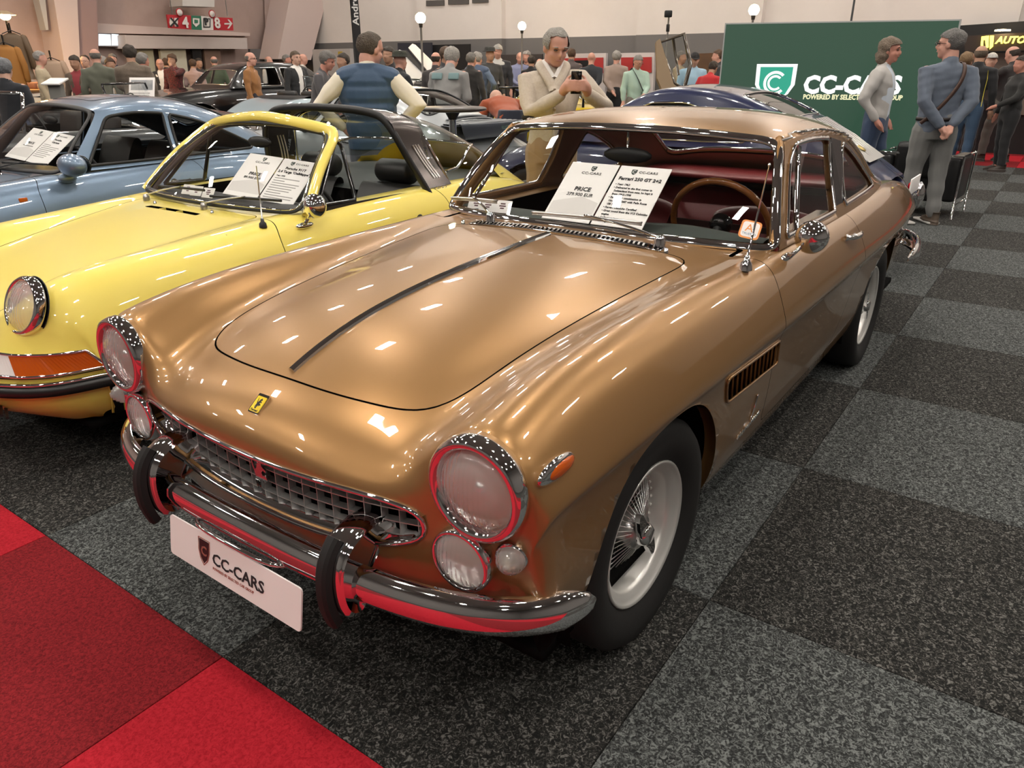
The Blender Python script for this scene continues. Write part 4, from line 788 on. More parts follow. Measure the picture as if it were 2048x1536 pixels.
def build_911(name, label, loc, rz, kind, col, zt=0., wide=0.):
    car = thing(name, label, 'car', loc, rz)
    PM = col
    S = flip(bsurf(net911(wide), 110, 105)); SV = S[0]; top = SV[SV[:, 2] > .55]; left = SV[SV[:, 1] > .55]; front = SV[SV[:, 0] > .25]
    zat = lambda x, y: float(lookup(top, [0, 1], 2, [(x, y)])[0]); yat = lambda x, z: float(lookup(left, [0, 2], 1, [(x, z)])[0]); xat = lambda y, z: float(lookup(front[front[:, 2] < .62], [1, 2], 0, [(y, z)])[0])
    arch = lambda x0, r: (lambda V: np.maximum(np.hypot(V[:, 0]-x0, V[:, 2]-.31)-r, .48-np.abs(V[:, 1])))
    hx = [(.635, 0), (.63, .2), (.60, .31), (.50, .365), (.25, .39), (-.1, .425), (-.40, .475), (-.56, .50), (-.60, .45), (-.575, .25), (-.565, 0)]
    hood_p = curve([(a, -b) for a, b in hx[:0:-1]]+hx[:-1], 120, True)
    door_p = rpoly([(-.545, .845), (-.50, .78), (-.495, .60), (-.52, .28), (-1.55, .28), (-1.66, .50), (-1.66, .80), (-1.60, .88), (-1.6, 1.1), (-.545, 1.1)], [.03, .05, .1, .06, .1, .1, .05, 0, 0, 0], 4)
    b = clip(S, lambda V: np.where(V[:, 2] > .5, poly_sdf(V[:, :2], hood_p)-.002, 1.))
    b = clip(b, lambda V: np.where((np.abs(V[:, 1]) > .55) & (V[:, 2] < .9), poly_sdf(V[:, [0, 2]], door_p)-.002, 1.))
    # cabin opening under the greenhouse
    cab = rpoly([(-.80, -.60), (-.80, .60), (-2.25, .60), (-2.25, -.60)], .05, 3)
    b = clip(b, lambda V: np.where(V[:, 2] > .80, poly_sdf(V[:, :2], cab), 1.))
    if kind == 'targa':
        flap = rpoly([(-.27, .61), (-.42, .50), (-.545, .52), (-.53, .61), (-.46, .70), (-.33, .71)], .05, 5)
        b = clip(b, lambda V: np.where((V[:, 2] > .7) & (V[:, 1] > .4), np.abs(poly_sdf(V[:, :2], flap))-.0016, 1.))
        slot = rpoly([(-.455, -.30), (-.455, .16), (-.485, .16), (-.485, -.30)], .004, 2)
    for x0, r in ((0, .345), (-2.268, .345)):
        V, F, e = clip(b, arch(x0, r), True); b = flange(V, F, e, lambda v: np.c_[np.zeros(len(v)), -np.sign(v[:, 1])*.03, np.zeros(len(v))])
    ob('body_shell', b, PM, car)
    inner = clip(offset(S, -.018), lambda V: np.minimum.reduce([arch(0, .36)(V), arch(-2.268, .36)(V), np.where((V[:, 2] > .78), poly_sdf(V[:, :2], cab), 1.)])); ob('inner_lining', inner, VOID, car)
    well = []
    for x0 in (0, -2.268):
        for s in (1, -1):
            a = np.linspace(-.25, PI+.25, 20); r0 = [(x0+.36*math.cos(t), s*.72, .31+.36*math.sin(t)) for t in a]; r1 = [(p[0], s*.42, p[2]) for p in r0]; well.append((np.array(r0+r1), grid(2, len(a))+[list(range(len(a), 2*len(a)))]))
    well.append(box((-3.0, -.66, .17), (.45, .66, .20))); ob('underbody', join(*well), VOID, car)
    h = clip(clip(S, lambda V: np.where(V[:, 2] > .5, -(poly_sdf(V[:, :2], hood_p)+.002), -1.)), lambda V: V[:, 2]-.5)
    if kind == 'targa': h = clip(h, lambda V: poly_sdf(V[:, :2], slot))
    ho = ob('bonnet', h, PM, car)
    if kind == 'targa':
        sb = ob('air_slot', tf(box((-.487, -.302, -.03), (-.453, .162, -.02)), (0, 0, zat(-.47, -.05))), VOID, ho, False)
        for y in (-.15, .0): ob('air_slot_rib', tf(box((-.486, y-.004, -.012), (-.454, y+.004, .0015)), (0, 0, zat(-.47, y))), PM, sb, False)
    for s in (1, -1):
        d = clip(clip(S, lambda V: np.where((s*V[:, 1] > .55) & (V[:, 2] < .9), -(poly_sdf(V[:, [0, 2]], door_p)+.002), -1.)), lambda V: s*V[:, 1]-.56)
        do = ob('door', d, PM, car)
        ob('door_handle', join(tube(np.array([(-1.38, s*(yat(-1.38, .735)+.004), .737), (-1.40, s*(yat(-1.40, .735)+.022), .737), (-1.50, s*(yat(-1.5, .735)+.022), .735), (-1.52, s*(yat(-1.52, .735)+.004), .735)]), .008, 8), tf(ellipsoid((0, 0, 0), (.025, .006, .02), 8, 10), (-1.40, s*yat(-1.4, .735), .735))), GLOSSBLACK if kind != 'targa' else BLACK, do)
    # headlamps lie back in the wings
    LENSF = lens('fluted_headlamp_lens'); REFL = mat('lamp_reflector', (.88, .87, .86), rough=.10, metal=1.)
    for s in (1, -1):
        tilt = -.36
        hl = ob('headlamp_bezel', lathe([(.085, -.01), (.112, -.03), (.113, -.012), (.110, .006), (.101, .016), (.094, .014), (.091, .006)], 44, 'x'), CHROME if kind == 'targa' else PM, car, loc=(.545, s*.567, .685), rot=(0, tilt, s*.06))
        ob('headlamp_reflector', lathe([(0, -.04), (.05, -.03), (.092, .004)], 30, 'x'), REFL, hl); ob('headlamp_lens', lathe([(0, .042), (.03, .040), (.06, .031), (.08, .02), (.094, .006)], 36, 'x'), LENSF, hl)
        ob('headlamp_seal', tube(np.c_[-.030+0*th48, .1135*np.cos(th48), .1135*np.sin(th48)], .002, 6, True), BLACK, hl)
    # front indicators: clear and amber lenses wrapped round the corner above the bumper
    if kind == 'targa':
        def contour(z, n=60, x0=.15, amin=.0, amax=1.45):
            q = SV[(np.abs(SV[:, 2]-z) < .014) & (SV[:, 0] > x0) & (SV[:, 1] >= -.02)]; an = np.arctan2(np.maximum(q[:, 1], 0), q[:, 0]-x0); A_ = np.linspace(amin, amax, n); R_ = np.hypot(q[:, 0]-x0, q[:, 1]); o_ = np.argsort(an); rr_ = np.array([np.average(R_, weights=np.exp(-((an-t)/.05)**2)+1e-12) for t in A_])
            return np.c_[x0+rr_*np.cos(A_), rr_*np.sin(A_), np.full(n, z)]
        out_n = lambda P: np.array([(t[1], -t[0], 0) for t in np.gradient(P, axis=0)/np.linalg.norm(np.gradient(P, axis=0), axis=1)[:, None]])
        for s in (1, -1):
            up_ = contour(.528, 40, amin=.62, amax=1.20); dn = contour(.455, 40, amin=.62, amax=1.27); nu_ = out_n(up_)*.004; nd_ = out_n(dn)*.005; up_ = (up_+nu_)*[1, s, 1]; dn = (dn+nd_)*[1, s, 1]
            cut = 18
            def strip(a, c, m_, nm, par):
                A = np.stack([up_[a:c], dn[a:c]], 1); o_ = A+np.array([.009, s*.009, 0]); V = np.concatenate([A.reshape(-1, 3), o_.reshape(-1, 3)]); k = c-a
                F = grid(k, 2); F = [tuple(i+2*k for i in f) for f in F]+[(2*i, 2*i+2, 2*i+2+2*k, 2*i+2*k) for i in range(k-1)]+[(2*i+1, 2*i+1+2*k, 2*i+3+2*k, 2*i+3) for i in range(k-1)]+[(0, 1, 1+2*k, 2*k), (2*k-2, 4*k-2, 4*k-1, 2*k-1)]
                return ob(nm, (V, F), m_, par, False)
            fo = ob('indicator_frame', tube(np.vstack([up_, dn[::-1]])+np.array([.008, s*.008, 0]), .006, 6, True), CHROME, car); strip(0, cut, mat('clear_indicator', (.78, .76, .74), rough=.15, coat=.5), 'clear_lens', fo); strip(cut-1, 40, AMBER, 'amber_lens', fo)
        def bstrip(zc, off, prof, m_, nm, par):
            h = contour(zc, 50, amin=0., amax=1.42); h = h+out_n(h)*off; P = np.vstack([(h*[1, -1, 1])[:0:-1], h]); P = resample(P, 90); return ob(nm, sweep(P, prof, up=(0, 0, 1)), m_, par)
        bs = bstrip(.395, .004, np.array([(-.005, -.022), (.018, -.020), (.026, 0), (.018, .018), (-.005, .020)]), mat('bumper_rubber', (.015, .015, .015), rough=.35), 'bumper_rubber_strip', car)
        bstrip(.422, .012, circ(.008, 6), CHROME, 'bumper_trim', bs); bstrip(.447, .003, circ(.006, 6), BLACK, 'bumper_seal', bs)
        ob('horn_grille', join(*[tf(box((-.004, -.10, -.004), (.006, .10, .004)), (xat(.50, z)+.003, .50, z), (0, 0, -.35)) for z in (.30, .315, .33)]), BLACK, car, False)
        fg = ob('fog_lamp', tf(ellipsoid((0, 0, 0), (.04, .075, .045), 10, 14), (.735, .36, .255)), CHROME, car); ob('fog_lens', tf(ellipsoid((0, 0, 0), (.02, .066, .038), 8, 14), (.768, .355, .255)), LENSF, fg)
    else:
        for s in (1, -1): ob('side_repeater', tf(cbox((0, 0, 0), (.05, .012, .028), .005), (-.394, s*yat(-.394, .731), .731)), AMBER, car)
        ob('bumper_strip', sweep(np.array([(xat(abs(y), .42)+.008, y, .42) for y in np.linspace(-.7, .7, 41)]), circ(.014, 6, .02), up=(0, 0, 1)), BLACK, car)
    for x0 in (0, -2.268):
        for s in (1, -1): disc_wheel(car, x0, s*(.655+(wide*.7 if x0 < -1 else 0)), .312, s, .312)
    # ---- greenhouse
    gn = gh911(zt); G = flip(bsurf(gn, 80, 101)); gl = G[0][G[0][:, 1] > .40]; gtop = G[0]
    gyf = lambda x, z: lookup(gl, [0, 2], 1, [(x, z)], 6)[0]; gzf = lambda x, y: lookup(gtop[gtop[:, 0] < -1.0], [0, 1], 2, [(x, y)], 6)[0]
    zz = lambda z: z+zt*min(max((z-.85)/.35, 0), 1)
    sw_f = rpoly([(-.875, .885), (-1.02, 1.055), (-1.115, zz(1.155)), (-1.30, zz(1.178)), (-1.52, zz(1.163)), (-1.50, .89)], [.01, .1, .04, .1, .01, .01], 4)
    sw_r = rpoly([(-1.55, .895), (-1.57, zz(1.155)), (-1.80, zz(1.105)), (-2.02, zz(1.02)), (-2.23, .925), (-2.20, .897)], [.01, .02, .1, .1, .02, .03], 4)
    rw = rpoly([(-1.83, -.40), (-1.83, .40), (-2.36, .46), (-2.36, -.46)], .11, 7)
    side = lambda poly: (lambda V: np.where(np.abs(V[:, 1]) > .44, poly_sdf(V[:, [0, 2]], poly), 1.)); rearw = lambda V: np.where((V[:, 0] < -1.6), poly_sdf(V[:, :2], rw), 1.)
    if kind == 'targa':
        # steel hoop band + rear glass; the roof panel is off
        band = rpoly([(-1.46, 1.35), (-1.70, 1.35), (-1.745, 1.02), (-1.80, .80), (-1.56, .80), (-1.52, 1.02)], 0)
        hoop = clip(G, lambda V: -poly_sdf(V[:, [0, 2]], np.array([(-1.46, 1.4), (-1.69, 1.4), (-1.69, 1.13), (-1.795, .80), (-1.575, .80), (-1.46, 1.13)])))
        V = hoop[0].copy(); HB = mat('targa_hoop_steel', (.10, .085, .08), rough=.25, metal=.8); hb = ob('targa_hoop', (V, hoop[1]), HB, car)
        for s in (1, -1):
            for k in range(3):
                x = -1.555-.022*k-.02; ob('hoop_vent_slot', tube(np.array([(x-.085*t, s*(gyf(x-.085*t, 1.09-.18*t)+.002), 1.09-.18*t) for t in np.linspace(0, 1, 8)]), .0055, 6), mat('slot_chrome', (.80, .77, .75), rough=.3, metal=.3), hb)
            text('hoop_script', 'targa', .055, (-1.66, s*(gyf(-1.68, .86)+.004), .86), facing((0, s, .35)), CHROME, hb, 'CENTER', shear=.4)
        fe = [np.array([(x, y, z) for x, y, z in hoop[0] if 0])]
        for xx, nm in ((-1.462, 'hoop_front_seal'), (-1.69, 'hoop_rear_seal')):
            yy = np.linspace(-.535, .535, 41); zz_ = np.array([gzf(xx, y) for y in yy])
            pl_ = np.c_[np.full(41, xx), yy, zz_]; lo = np.array([(xx-.115*t, gyf(xx-.115*t, 1.15-.33*t)*1, 1.15-.33*t) for t in np.linspace(.05, 1, 10)])
            P = np.vstack([(lo*[1, -1, 1])[::-1], pl_, lo]); P = resample(curve(P[::3], 90), 80); ob(nm, sweep(P, circ(.022, 8, .016) if 'front' in nm else circ(.008, 6), up=(1, 0, 0)), BLACK if 'front' in nm else CHROME, hb)
        V, F = clip(clip(G, lambda V: -poly_sdf(V[:, :2], rpoly([(-1.66, -.64), (-1.66, .64), (-2.30, .60), (-2.42, .45), (-2.42, -.45), (-2.30, -.60)], .08, 5))), lambda V: V[:, 2]-.885); rg = ob('rear_glass', (V, F), GLASSD, car)
        tail = clip(clip(G, lambda V: -V[:, 0]-2.30), lambda V: np.maximum(.9-V[:, 2], -V[:, 0]-2.42)); ob('engine_deck', tail, PM, car)
        yb = np.linspace(-1, 1, 41); bsx = np.array([(-2.41+.62*abs(v)**4, .66*v if 1 else 0, .885) for v in yb]); bsx[:, 1] = [math.copysign(min(abs(p[1]), .64), p[1]) for p in bsx]
        ob('rear_glass_trim', tube(np.array([(x, y, max(gzf(x, y), .89)) for x, y, z in bsx]), .009, 6), CHROME, rg)
        # rubber of the open roof: rolled edge is part of the hoop; deck inside
        ob('rear_deck', bsurf(np.array([[(-1.62, y, .80), (-1.75, y, .855), (-2.1, y, .87), (-2.4, y, .86)] for y in (-.62, -.3, 0, .3, .62)]), 12, 12), mat('interior_vinyl', (.035, .04, .037), rough=.5), car)
    else:
        g = G
        for sdf in (side(sw_f), side(sw_r), rearw):
            V, F, e = clip(g, sdf, True); g = flange(V, F, e, lambda v: np.c_[np.zeros(len(v)), -np.sign(v[:, 1])*.015*(np.abs(v[:, 1]) > .44), -.012*np.ones(len(v))])
        rf = ob('roof', g, PM, car); lin = clip(offset(G, -.02), lambda V: np.minimum.reduce([side(sw_f)(V), side(sw_r)(V), rearw(V)])); ob('headlining', lin, BLACK, rf)
        for s in (1, -1):
            for nm, poly in (('door_window', sw_f), ('quarter_window', sw_r)):
                pane = clip(clip(G, lambda V: np.where(s*V[:, 1] > .44, -poly_sdf(V[:, [0, 2]], poly)+.002, -1.)), lambda V: s*V[:, 1]-.44); pn = ob(nm, (np.asarray(pane[0])-[0, s*.008, 0], pane[1]), GLASS, rf)
                pp = resample(poly, 80, True); ob('window_seal', sweep(np.array([(x, s*(gyf(x, z)+.002), z) for x, z in pp]), circ(.011, 6, .006), True, up=(0, s, .2)), BLACK, pn)
        V, F = clip(clip(G, lambda V: -rearw(V)+.004), lambda V: -V[:, 0]-1.6); rp_ = ob('rear_window', (V-[0, 0, .006], F), GLASSD, rf)
        pp = resample(rw, 90, True); ob('rear_window_seal', tube(np.array([(x, y, gzf(x, y)+.002) for x, y in pp]), .010, 6, True), BLACK, rp_)
        if kind == 'coupe':
            sr = resample(rpoly([(-1.17, -.30), (-1.17, .30), (-1.52, .33), (-1.52, -.33)], .05, 5), 80, True); ob('sunroof_gap', tube(np.array([(x, y, gzf(x, y)+.0004) for x, y in sr]), .0028, 5, True), BLACK, rf)
    # ---- windscreen
    n1, n2 = 37, 12; s_ = np.linspace(-1, 1, n1); t_ = np.linspace(0, 1, n2)
    base = np.c_[-.575-.115*np.abs(s_)**2.4, .665*s_, .862-.006*np.abs(s_)**3]; head = np.c_[-1.022-.046*np.abs(s_)**2.2, .505*s_, 1.222+zt-.040*np.abs(s_)**2.4]
    W = base[:, None]*(1-t_)[None, :, None]+head[:, None]*t_[None, :, None]; W[..., 0] += .02*np.sin(PI*t_)[None]; W[..., 2] += .014*np.sin(PI*t_)[None]
    ws = ob('windscreen', (W.reshape(-1, 3), grid(n1, n2)), GLASS, car)
    per = np.vstack([W[:, 0], W[-1, 1:], W[-2::-1, -1], W[0, -2:0:-1]]); per = resample(curve(per[::3], 160, True), 160, True)
    ob('windscreen_seal', sweep(per, circ(.018, 8, .008), True, up=(.7, 0, .7)), BLACK, ws)
    if kind == 'targa':
        inn = resample(per, 160, True); cen = inn.mean(0); ob('windscreen_trim', tube(inn+[.006, 0, .006], .005, 6, True), CHROME, ws)
        fr = np.vstack([W[-1, ::-1][::-1], W[-2:0:-1, -1], W[0, ::-1]]); up_e = np.vstack([W[-1], W[::-1, -1][1:-1], W[0, ::-1]]); up_e = resample(curve(up_e[::2], 90), 80)
        cc = W[n1//2, n2//2]; d_ = up_e-cc; d_[:, 0] *= .0; d_ /= np.linalg.norm(d_, axis=1)[:, None]; d_ = d_*.028; fp = up_e+d_+[-.010, 0, .0]
        ob('windscreen_frame', sweep(fp, circ(.030, 10, .020), up=(.75, 0, .65)), PM, car); ob('frame_lining', sweep(up_e+[-.035, 0, -.004], circ(.030, 8, .016), up=(.75, 0, .65)), BLACK, car)
        for s in (1, -1):
            vp = np.array([(-.80, s*.655, .87), (-1.045, s*.545, 1.15), (-1.075, s*.55, 1.13), (-1.055, s*.648, .865)])
            ob('vent_window_frame', tube(resample(np.vstack([vp, vp[:1]]), 40), .011, 6), GLOSSBLACK, car); ob('vent_window', (vp, [(0, 1, 2, 3)]), GLASS, car, False)
            ob('vent_window_knob', ellipsoid((-1.05, s*.56, 1.155), (.03, .01, .01), 6, 8), CHROME, car)
    # wipers, jets
    def wpt(u, t): i = (u/.665+1)/2*(n1-1); i0 = int(np.clip(i, 0, n1-2)); f = i-i0; p = W[i0]*(1-f)+W[i0+1]*f; j = t*(n2-1); j0 = int(min(j, n2-2)); g_ = j-j0; return p[j0]*(1-g_)+p[j0+1]*g_
    for y0, ends in ((.10, [(.12, .05), (.57, .08)]), (-.42, [(-.40, .06), (.05, .10)])):
        piv = np.array([-.545, y0, zat(-.545, y0)]); a = wpt(*ends[0])+[.02, 0, .016]; b_ = wpt(*ends[1])+[.02, 0, .016]; mid = (a+b_)/2
        wp = ob('wiper_pivot', lathe([(0, .035), (.012, .033), (.017, .02), (.017, 0)], 12, 'z'), BLACK if kind != 'targa' else STEEL, car, loc=piv); arm = curve([piv+[0, 0, .03], (piv+mid)/2+[0, 0, .028], mid+[0, 0, .008]], 10)-piv
        ob('wiper_arm', sweep(arm, circ(.007, 6, .004), up=(0, 0, 1)), BLACK if kind != 'targa' else STEEL, wp); ob('wiper_blade', sweep(curve([a, mid+[0, 0, .004], b_], 12)-piv, circ(.006, 6, .007), up=(0, 0, 1)), BLACK, wp)
    for yy in (-.3, .2): ob('washer_jet', tf(lathe([(0, .014), (.006, .013), (.009, .0)], 8, 'z'), (-.52, yy, zat(-.52, yy))), CHROME, car)
    if kind == 'targa':
        a0 = (-.47, .655, zat(-.47, .655)); an = ob('aerial_base', lathe([(0, .04), (.007, .04), (.009, .025), (.016, .018), (.018, 0)], 16, 'z'), BLACK, car, loc=a0); ob('aerial_mast', tube([(0, 0, .03), (-.005, .0, .27)], [.0035, .002], 6), STEEL, an)
        mp = np.array([-.66, yat(-.66, .80), .805]); mb = ob('door_mirror_foot', tf(ellipsoid((0, 0, 0), (.055, .02, .016), 8, 12), mp+[0, .005, 0], (0, 0, 0)), CHROME, car)
        ob('mirror_stalk', tube([mp, mp+[-.02, .03, .05]], .008, 8), CHROME, mb); ob('mirror_head', tf(lathe([(0, .055), (.02, .05), (.04, .036), (.056, .012), (.058, -.006), (.052, -.01)], 28, 'x'), mp+[-.035, .05, .09], (0, -.1, .3)), mat('yellow_chrome', (.86, .86, .87), rough=.04, metal=1.), mb)
    else:
        mp = np.array([-.70, yat(-.70, .80)+.0, .83]); mb = ob('door_mirror_foot', tf(ellipsoid((0, 0, 0), (.06, .035, .035), 10, 14), mp), PM, car); ob('mirror_head', tf(ellipsoid((0, 0, 0), (.075, .125, .072), 12, 18), mp+[0, .10, .085]), PM, mb); ob('mirror_glass', tf(ellipsoid((0, 0, 0), (.01, .105, .056), 8, 14), mp+[-.068, .10, .085]), DARKGLASS, mb)
    # ---- interior
    SEAT = mat('black_seat_leather', (.018, .018, .017), rough=.42); 
    ys = np.linspace(-.60, .60, 15); ob('dashboard', bsurf(np.array([[(-.64-.10*(abs(y)/.6)**2, y, .85), (-.78, y, .865), (-.90, y, .86), (-.96, y, .80), (-.96, y, .65)] for y in ys]), 24, 12), BLACK, car)
    ob('cabin_floor', box((-2.3, -.62, .2), (-.5, .62, .22)), VOID, car, False)
    for s in (1, -1):
        ob('door_card', box((-1.65, s*.655, .3), (-.7, s*.668, .86)), SEAT, car, False)
        ob('seat_cushion', cbox((-1.30, s*.33, .36), (.50, .46, .16), .05), SEAT, car)
        br = bsurf(np.array([[(-.05, u, 0), (.06, u, .02), (.075, u, .25), (.03, u, .48), (-.03, u, .50), (-.07, u, .44), (-.06, u, 0)] for u in (-.22, -.23, -.12, 0, .12, .23, .22)]), 22, 22); hi = kind != 'targa'
        sb = ob('seat_backrest', tf(br, (-1.52, s*.33, .40), (0, -.25, 0), (1, 1, 1.22 if hi else .98)), SEAT, car)
        if not hi: ob('headrest', tf(lathe([(0, -.13), (.06, -.128), (.07, -.11), (.072, 0), (.07, .11), (.06, .128), (0, .13)], 20, 'y'), (-1.70, s*.33, .92)), SEAT, sb)
    sw = ob('steering_wheel', tube(np.c_[0*th48, .19*np.cos(th48), .19*np.sin(th48)], .012, 8, True), BLACK, car, loc=(-1.03, .33, .80), rot=(0, .35, 0)); ob('steering_spokes', join(*[tf(box((-.004, -.016, 0), (.004, .016, .18)), rot=(k, 0, 0)) for k in (PI/2, -PI/2, PI)]), BLACK, sw, False)
    ob('rear_seat', cbox((-2.05, 0, .62), (.25, 1.0, .45), .08), SEAT, car)
    im = ob('interior_mirror', tf(ellipsoid((0, 0, 0), (.02, .10, .03), 8, 12), (-1.0, 0, 1.12+zt)), BLACK, car)
    # ---- tail
    for s in (1, -1):
        ob('tail_lamp', tf(bsurf(np.array([[(-.0, u, -.06), (-.03, u, -.05), (-.035, u, 0), (-.03, u, .05), (0, u, .06)] for u in (-.15, -.14, 0, .14, .15)]), 10, 10), (-3.06, s*.53, .53), (0, 0, -s*.35)), REDLENS, car)
    ob('rear_bumper', sweep(np.array([(-3.20+.18*abs(v)**3, .70*v, .42) for v in np.linspace(-1, 1, 31)]), np.array([(.03, -.07), (-.03, -.07), (-.045, 0), (-.03, .06), (.03, .06)]), up=(0, 0, 1)), PM, car)
    if kind == 'turbo':
        GREYV = mat('engine_lid_slats', (.30, .31, .32), rough=.4)
        for k in range(5):
            x = -2.50-.075*k; ob('engine_lid_slat', sweep(np.array([(x, y, gzf(x, y)+.015+.02*k) for y in np.linspace(-.33, .33, 9)]), np.array([(-.028, -.005), (.028, -.005), (.028, .005), (-.028, .005)]), up=(.3, 0, 1)), GREYV, car, False)
        tl = bsurf(np.array([[(-2.45, .40*v, .93), (-2.62, .52*v, .935), (-2.85, .62*v, .93), (-3.02+.10*abs(v)**3, .66*v, .965), (-3.07+.12*abs(v)**3, .66*v, .98), (-3.08+.12*abs(v)**3, .65*v, .95), (-3.03+.1*abs(v)**3, .60*v, .86), (-2.95, .54*v, .80), (-2.75, .48*v, .80)] for v in (-1, -.97, -.6, 0, .6, .97, 1)]), 36, 30)
        sp_ = ob('whale_tail_spoiler', tl, mat('spoiler_grey_rubber', (.075, .085, .10), rough=.4), car)
        tp_ = bsurf(np.array([[(-2.45, .38*v, .945), (-2.65, .48*v, .95), (-2.9, .56*v, .95), (-2.99, .58*v, .972)] for v in (-1, -.6, 0, .6, 1)]), 14, 14); ob('spoiler_tray', tp_, PM, sp_)
        for k in range(5): ob('tray_slat', tf(box((-.012, -.42, .0), (.012, .42, .006)), (-2.58-.07*k, 0, .957), (0, 0, 0)), GREYV, sp_, False)
        text('turbo_script', 'turbo', .07, (-3.095, .10, .925), facing((-1, 0, .25)), CHROME, sp_, 'CENTER', shear=.3)
    return car, wpt
th48 = np.arange(48)/48*2*PI
YEL = paint('light_yellow_paint', (.86, .70, .13), rough=.4); BLU = paint('ice_blue_metallic', (.17, .24, .34), metal=.45, rough=.35, flake=True); SIL = paint('silver_metallic', (.50, .53, .55), metal=.5, rough=.35, flake=True)
yellow_car, y_ws = build_911('targa_car', 'light yellow open-top targa sports car beside the bronze-gold coupe', (-.055, -2.12, 0), 0, 'targa', YEL)
blue_car, b_ws = build_911('sports_coupe', 'metallic ice-blue sports coupe with body-coloured mirror behind the yellow targa', (-.1, -4.515, 0), 0, 'coupe', BLU, zt=.025)
silver_car, s_ws = build_911('turbo_coupe', 'silver sports coupe with grey whale-tail spoiler seen from behind', (-5.1, -6.42, 0), -PI/2, 'turbo', SIL, zt=.02, wide=.05)
# ================================================================ price sheets and cards behind the windscreens
sheet_stand('price_sheet', 'white two-page price sheet behind the windscreen of the bronze-gold coupe', (-.855, .043, .951), 0., .88,
   ['\u2022 Year: 1963', '\u2022 Delivered to the first owner in', '  Switzerland from new, he kept it', '  from 1963-1998', '\u2022 Rare color combination in', '  Nocciola 106E? with Pelle Rossa', '  VM 3171', '\u2022 Ferrari Classiche Certified', '\u2022 Great sound from the V12 Colombo', '  engine', '\u2022 Collectors item', '\u2022 EU registration'], '379.900 EUR', ['Ferrari 250 GT 2+2'])
sheet_stand('price_sheet', 'white two-page price sheet on the dashboard of the yellow targa', (-.80, -1.86, .872), .36, .92,
   ['Year: 1972', '#88', '#40', '#96', '#90', '#80', '#76', '#52', '#100', '#98'], '89.900 EUR', ['Porsche 911T', "2.4 Targa 'Oelklappe'"], roll=-.14)
sheet_stand('price_sheet', 'white two-page price sheet on the dashboard of the ice-blue coupe', (-.80, -4.35, .90), .30, .94,
   ['#40', '#96', '#88', '#80', '#60', '#84', '#70', '#64'], '', ['Porsche', 'Carrera'], roll=-.17)
def cards(label, pts, rz, group):
    for k, p in enumerate(pts):
        t = thing('business_card', label[k], 'card', p, rz, group); Rm = facing((math.cos(.6), 0, math.sin(.6)))
        ob('card_face', extrude(rpoly([(-.04, 0), (.04, 0), (.04, .055), (-.04, .055)], .003, 2), -.0008, .0008, Rm.to_4x4()), WHITE, t, False)
        for q, w_ in ((.040, .022), (.030, .030), (.020, .018)): ob('printed_mark', extrude(np.array([(-w_/2, q-.003), (w_/2, q-.003), (w_/2, q+.003), (-w_/2, q+.003)]), .0008, .0013, Rm.to_4x4()), mat('card_ink', (.12, .05, .06), rough=.6), t, False)
cards(['small white card behind the coupe windscreen, nearest the far pillar', 'small white card in the middle of three behind the coupe windscreen', 'small white card behind the coupe windscreen, nearest the price sheet'], [(-.94, -.565, .93), (-.915, -.485, .935), (-.90, -.40, .94)], .15, 'cards on the coupe dashboard')
cards(['small white card on the targa dashboard, farthest from the price sheet', 'small white card in the middle of three on the targa dashboard', 'small white card on the targa dashboard, touching the price sheet'], [(-.71, -2.335, .868), (-.705, -2.25, .868), (-.70, -2.14, .868)], .15, 'cards on the targa dashboard')
# ================================================================ visitors
def atd(px, py, D):
    d = Vector(cf)+Vector(cr)*((px-1024)/FPX)-Vector(cu)*((py-768)/FPX); return Vector(CAM)+d*D
def gp(px, D): p = atd(px, 134, D); return (p.x, p.y, 0.)
def remesh(VF, vox, it=6, fac=.5):
    me = mesh_of(*VF, None, False); o = bpy.data.objects.new('temporary', me); COL.objects.link(o)
    m = o.modifiers.new('r', 'REMESH'); m.mode = 'VOXEL'; m.voxel_size = vox
    if it: m2 = o.modifiers.new('s', 'SMOOTH'); m2.factor = fac; m2.iterations = it
    ev = o.evaluated_get(bpy.context.evaluated_depsgraph_get()); em = ev.to_mesh()
    n = len(em.vertices); V = np.empty(n*3); em.vertices.foreach_get('co', V); F = [tuple(p.vertices) for p in em.polygons]; ev.to_mesh_clear()
    bpy.data.objects.remove(o); bpy.data.meshes.remove(me)
    return V.reshape(-1, 3), F
def wrinkle(VF, amp, f=(9, 7, 13), seed=0):
    V = VF[0]; r = np.random.default_rng(seed); N = vnormals(VF) if amp > 0 else 0; d = np.zeros(len(V))
    for k in range(5):
        a = r.normal(size=3)*np.array(f)*(1+.5*k); d += np.sin(V@a+r.uniform(0, 6))/(1+.4*k)
    return V+N*(d*amp)[:, None], VF[1]
def caps(P, R, n=10):    # tapered limb with round ends
    P = np.asarray(P, float); R = np.asarray(R, float); t0 = P[0]-P[1]; t0 /= np.linalg.norm(t0); t1 = P[-1]-P[-2]; t1 /= np.linalg.norm(t1)
    Q = np.vstack([[P[0]+t0*R[0]*.9], [P[0]+t0*R[0]*.55], P, [P[-1]+t1*R[-1]*.55], [P[-1]+t1*R[-1]*.9]]); r = np.r_[R[0]*.3, R[0]*.8, R, R[-1]*.8, R[-1]*.3]
    return tube(Q, r, n)
def ring(z, rx, ry, x=0., y=0., n=16, p=2.3):
    a = np.arange(n)/n*2*PI; c, s = np.cos(a), np.sin(a); return np.c_[x+rx*np.sign(c)*np.abs(c)**(2/p), y+ry*np.sign(s)*np.abs(s)**(2/p), np.full(n, z)]
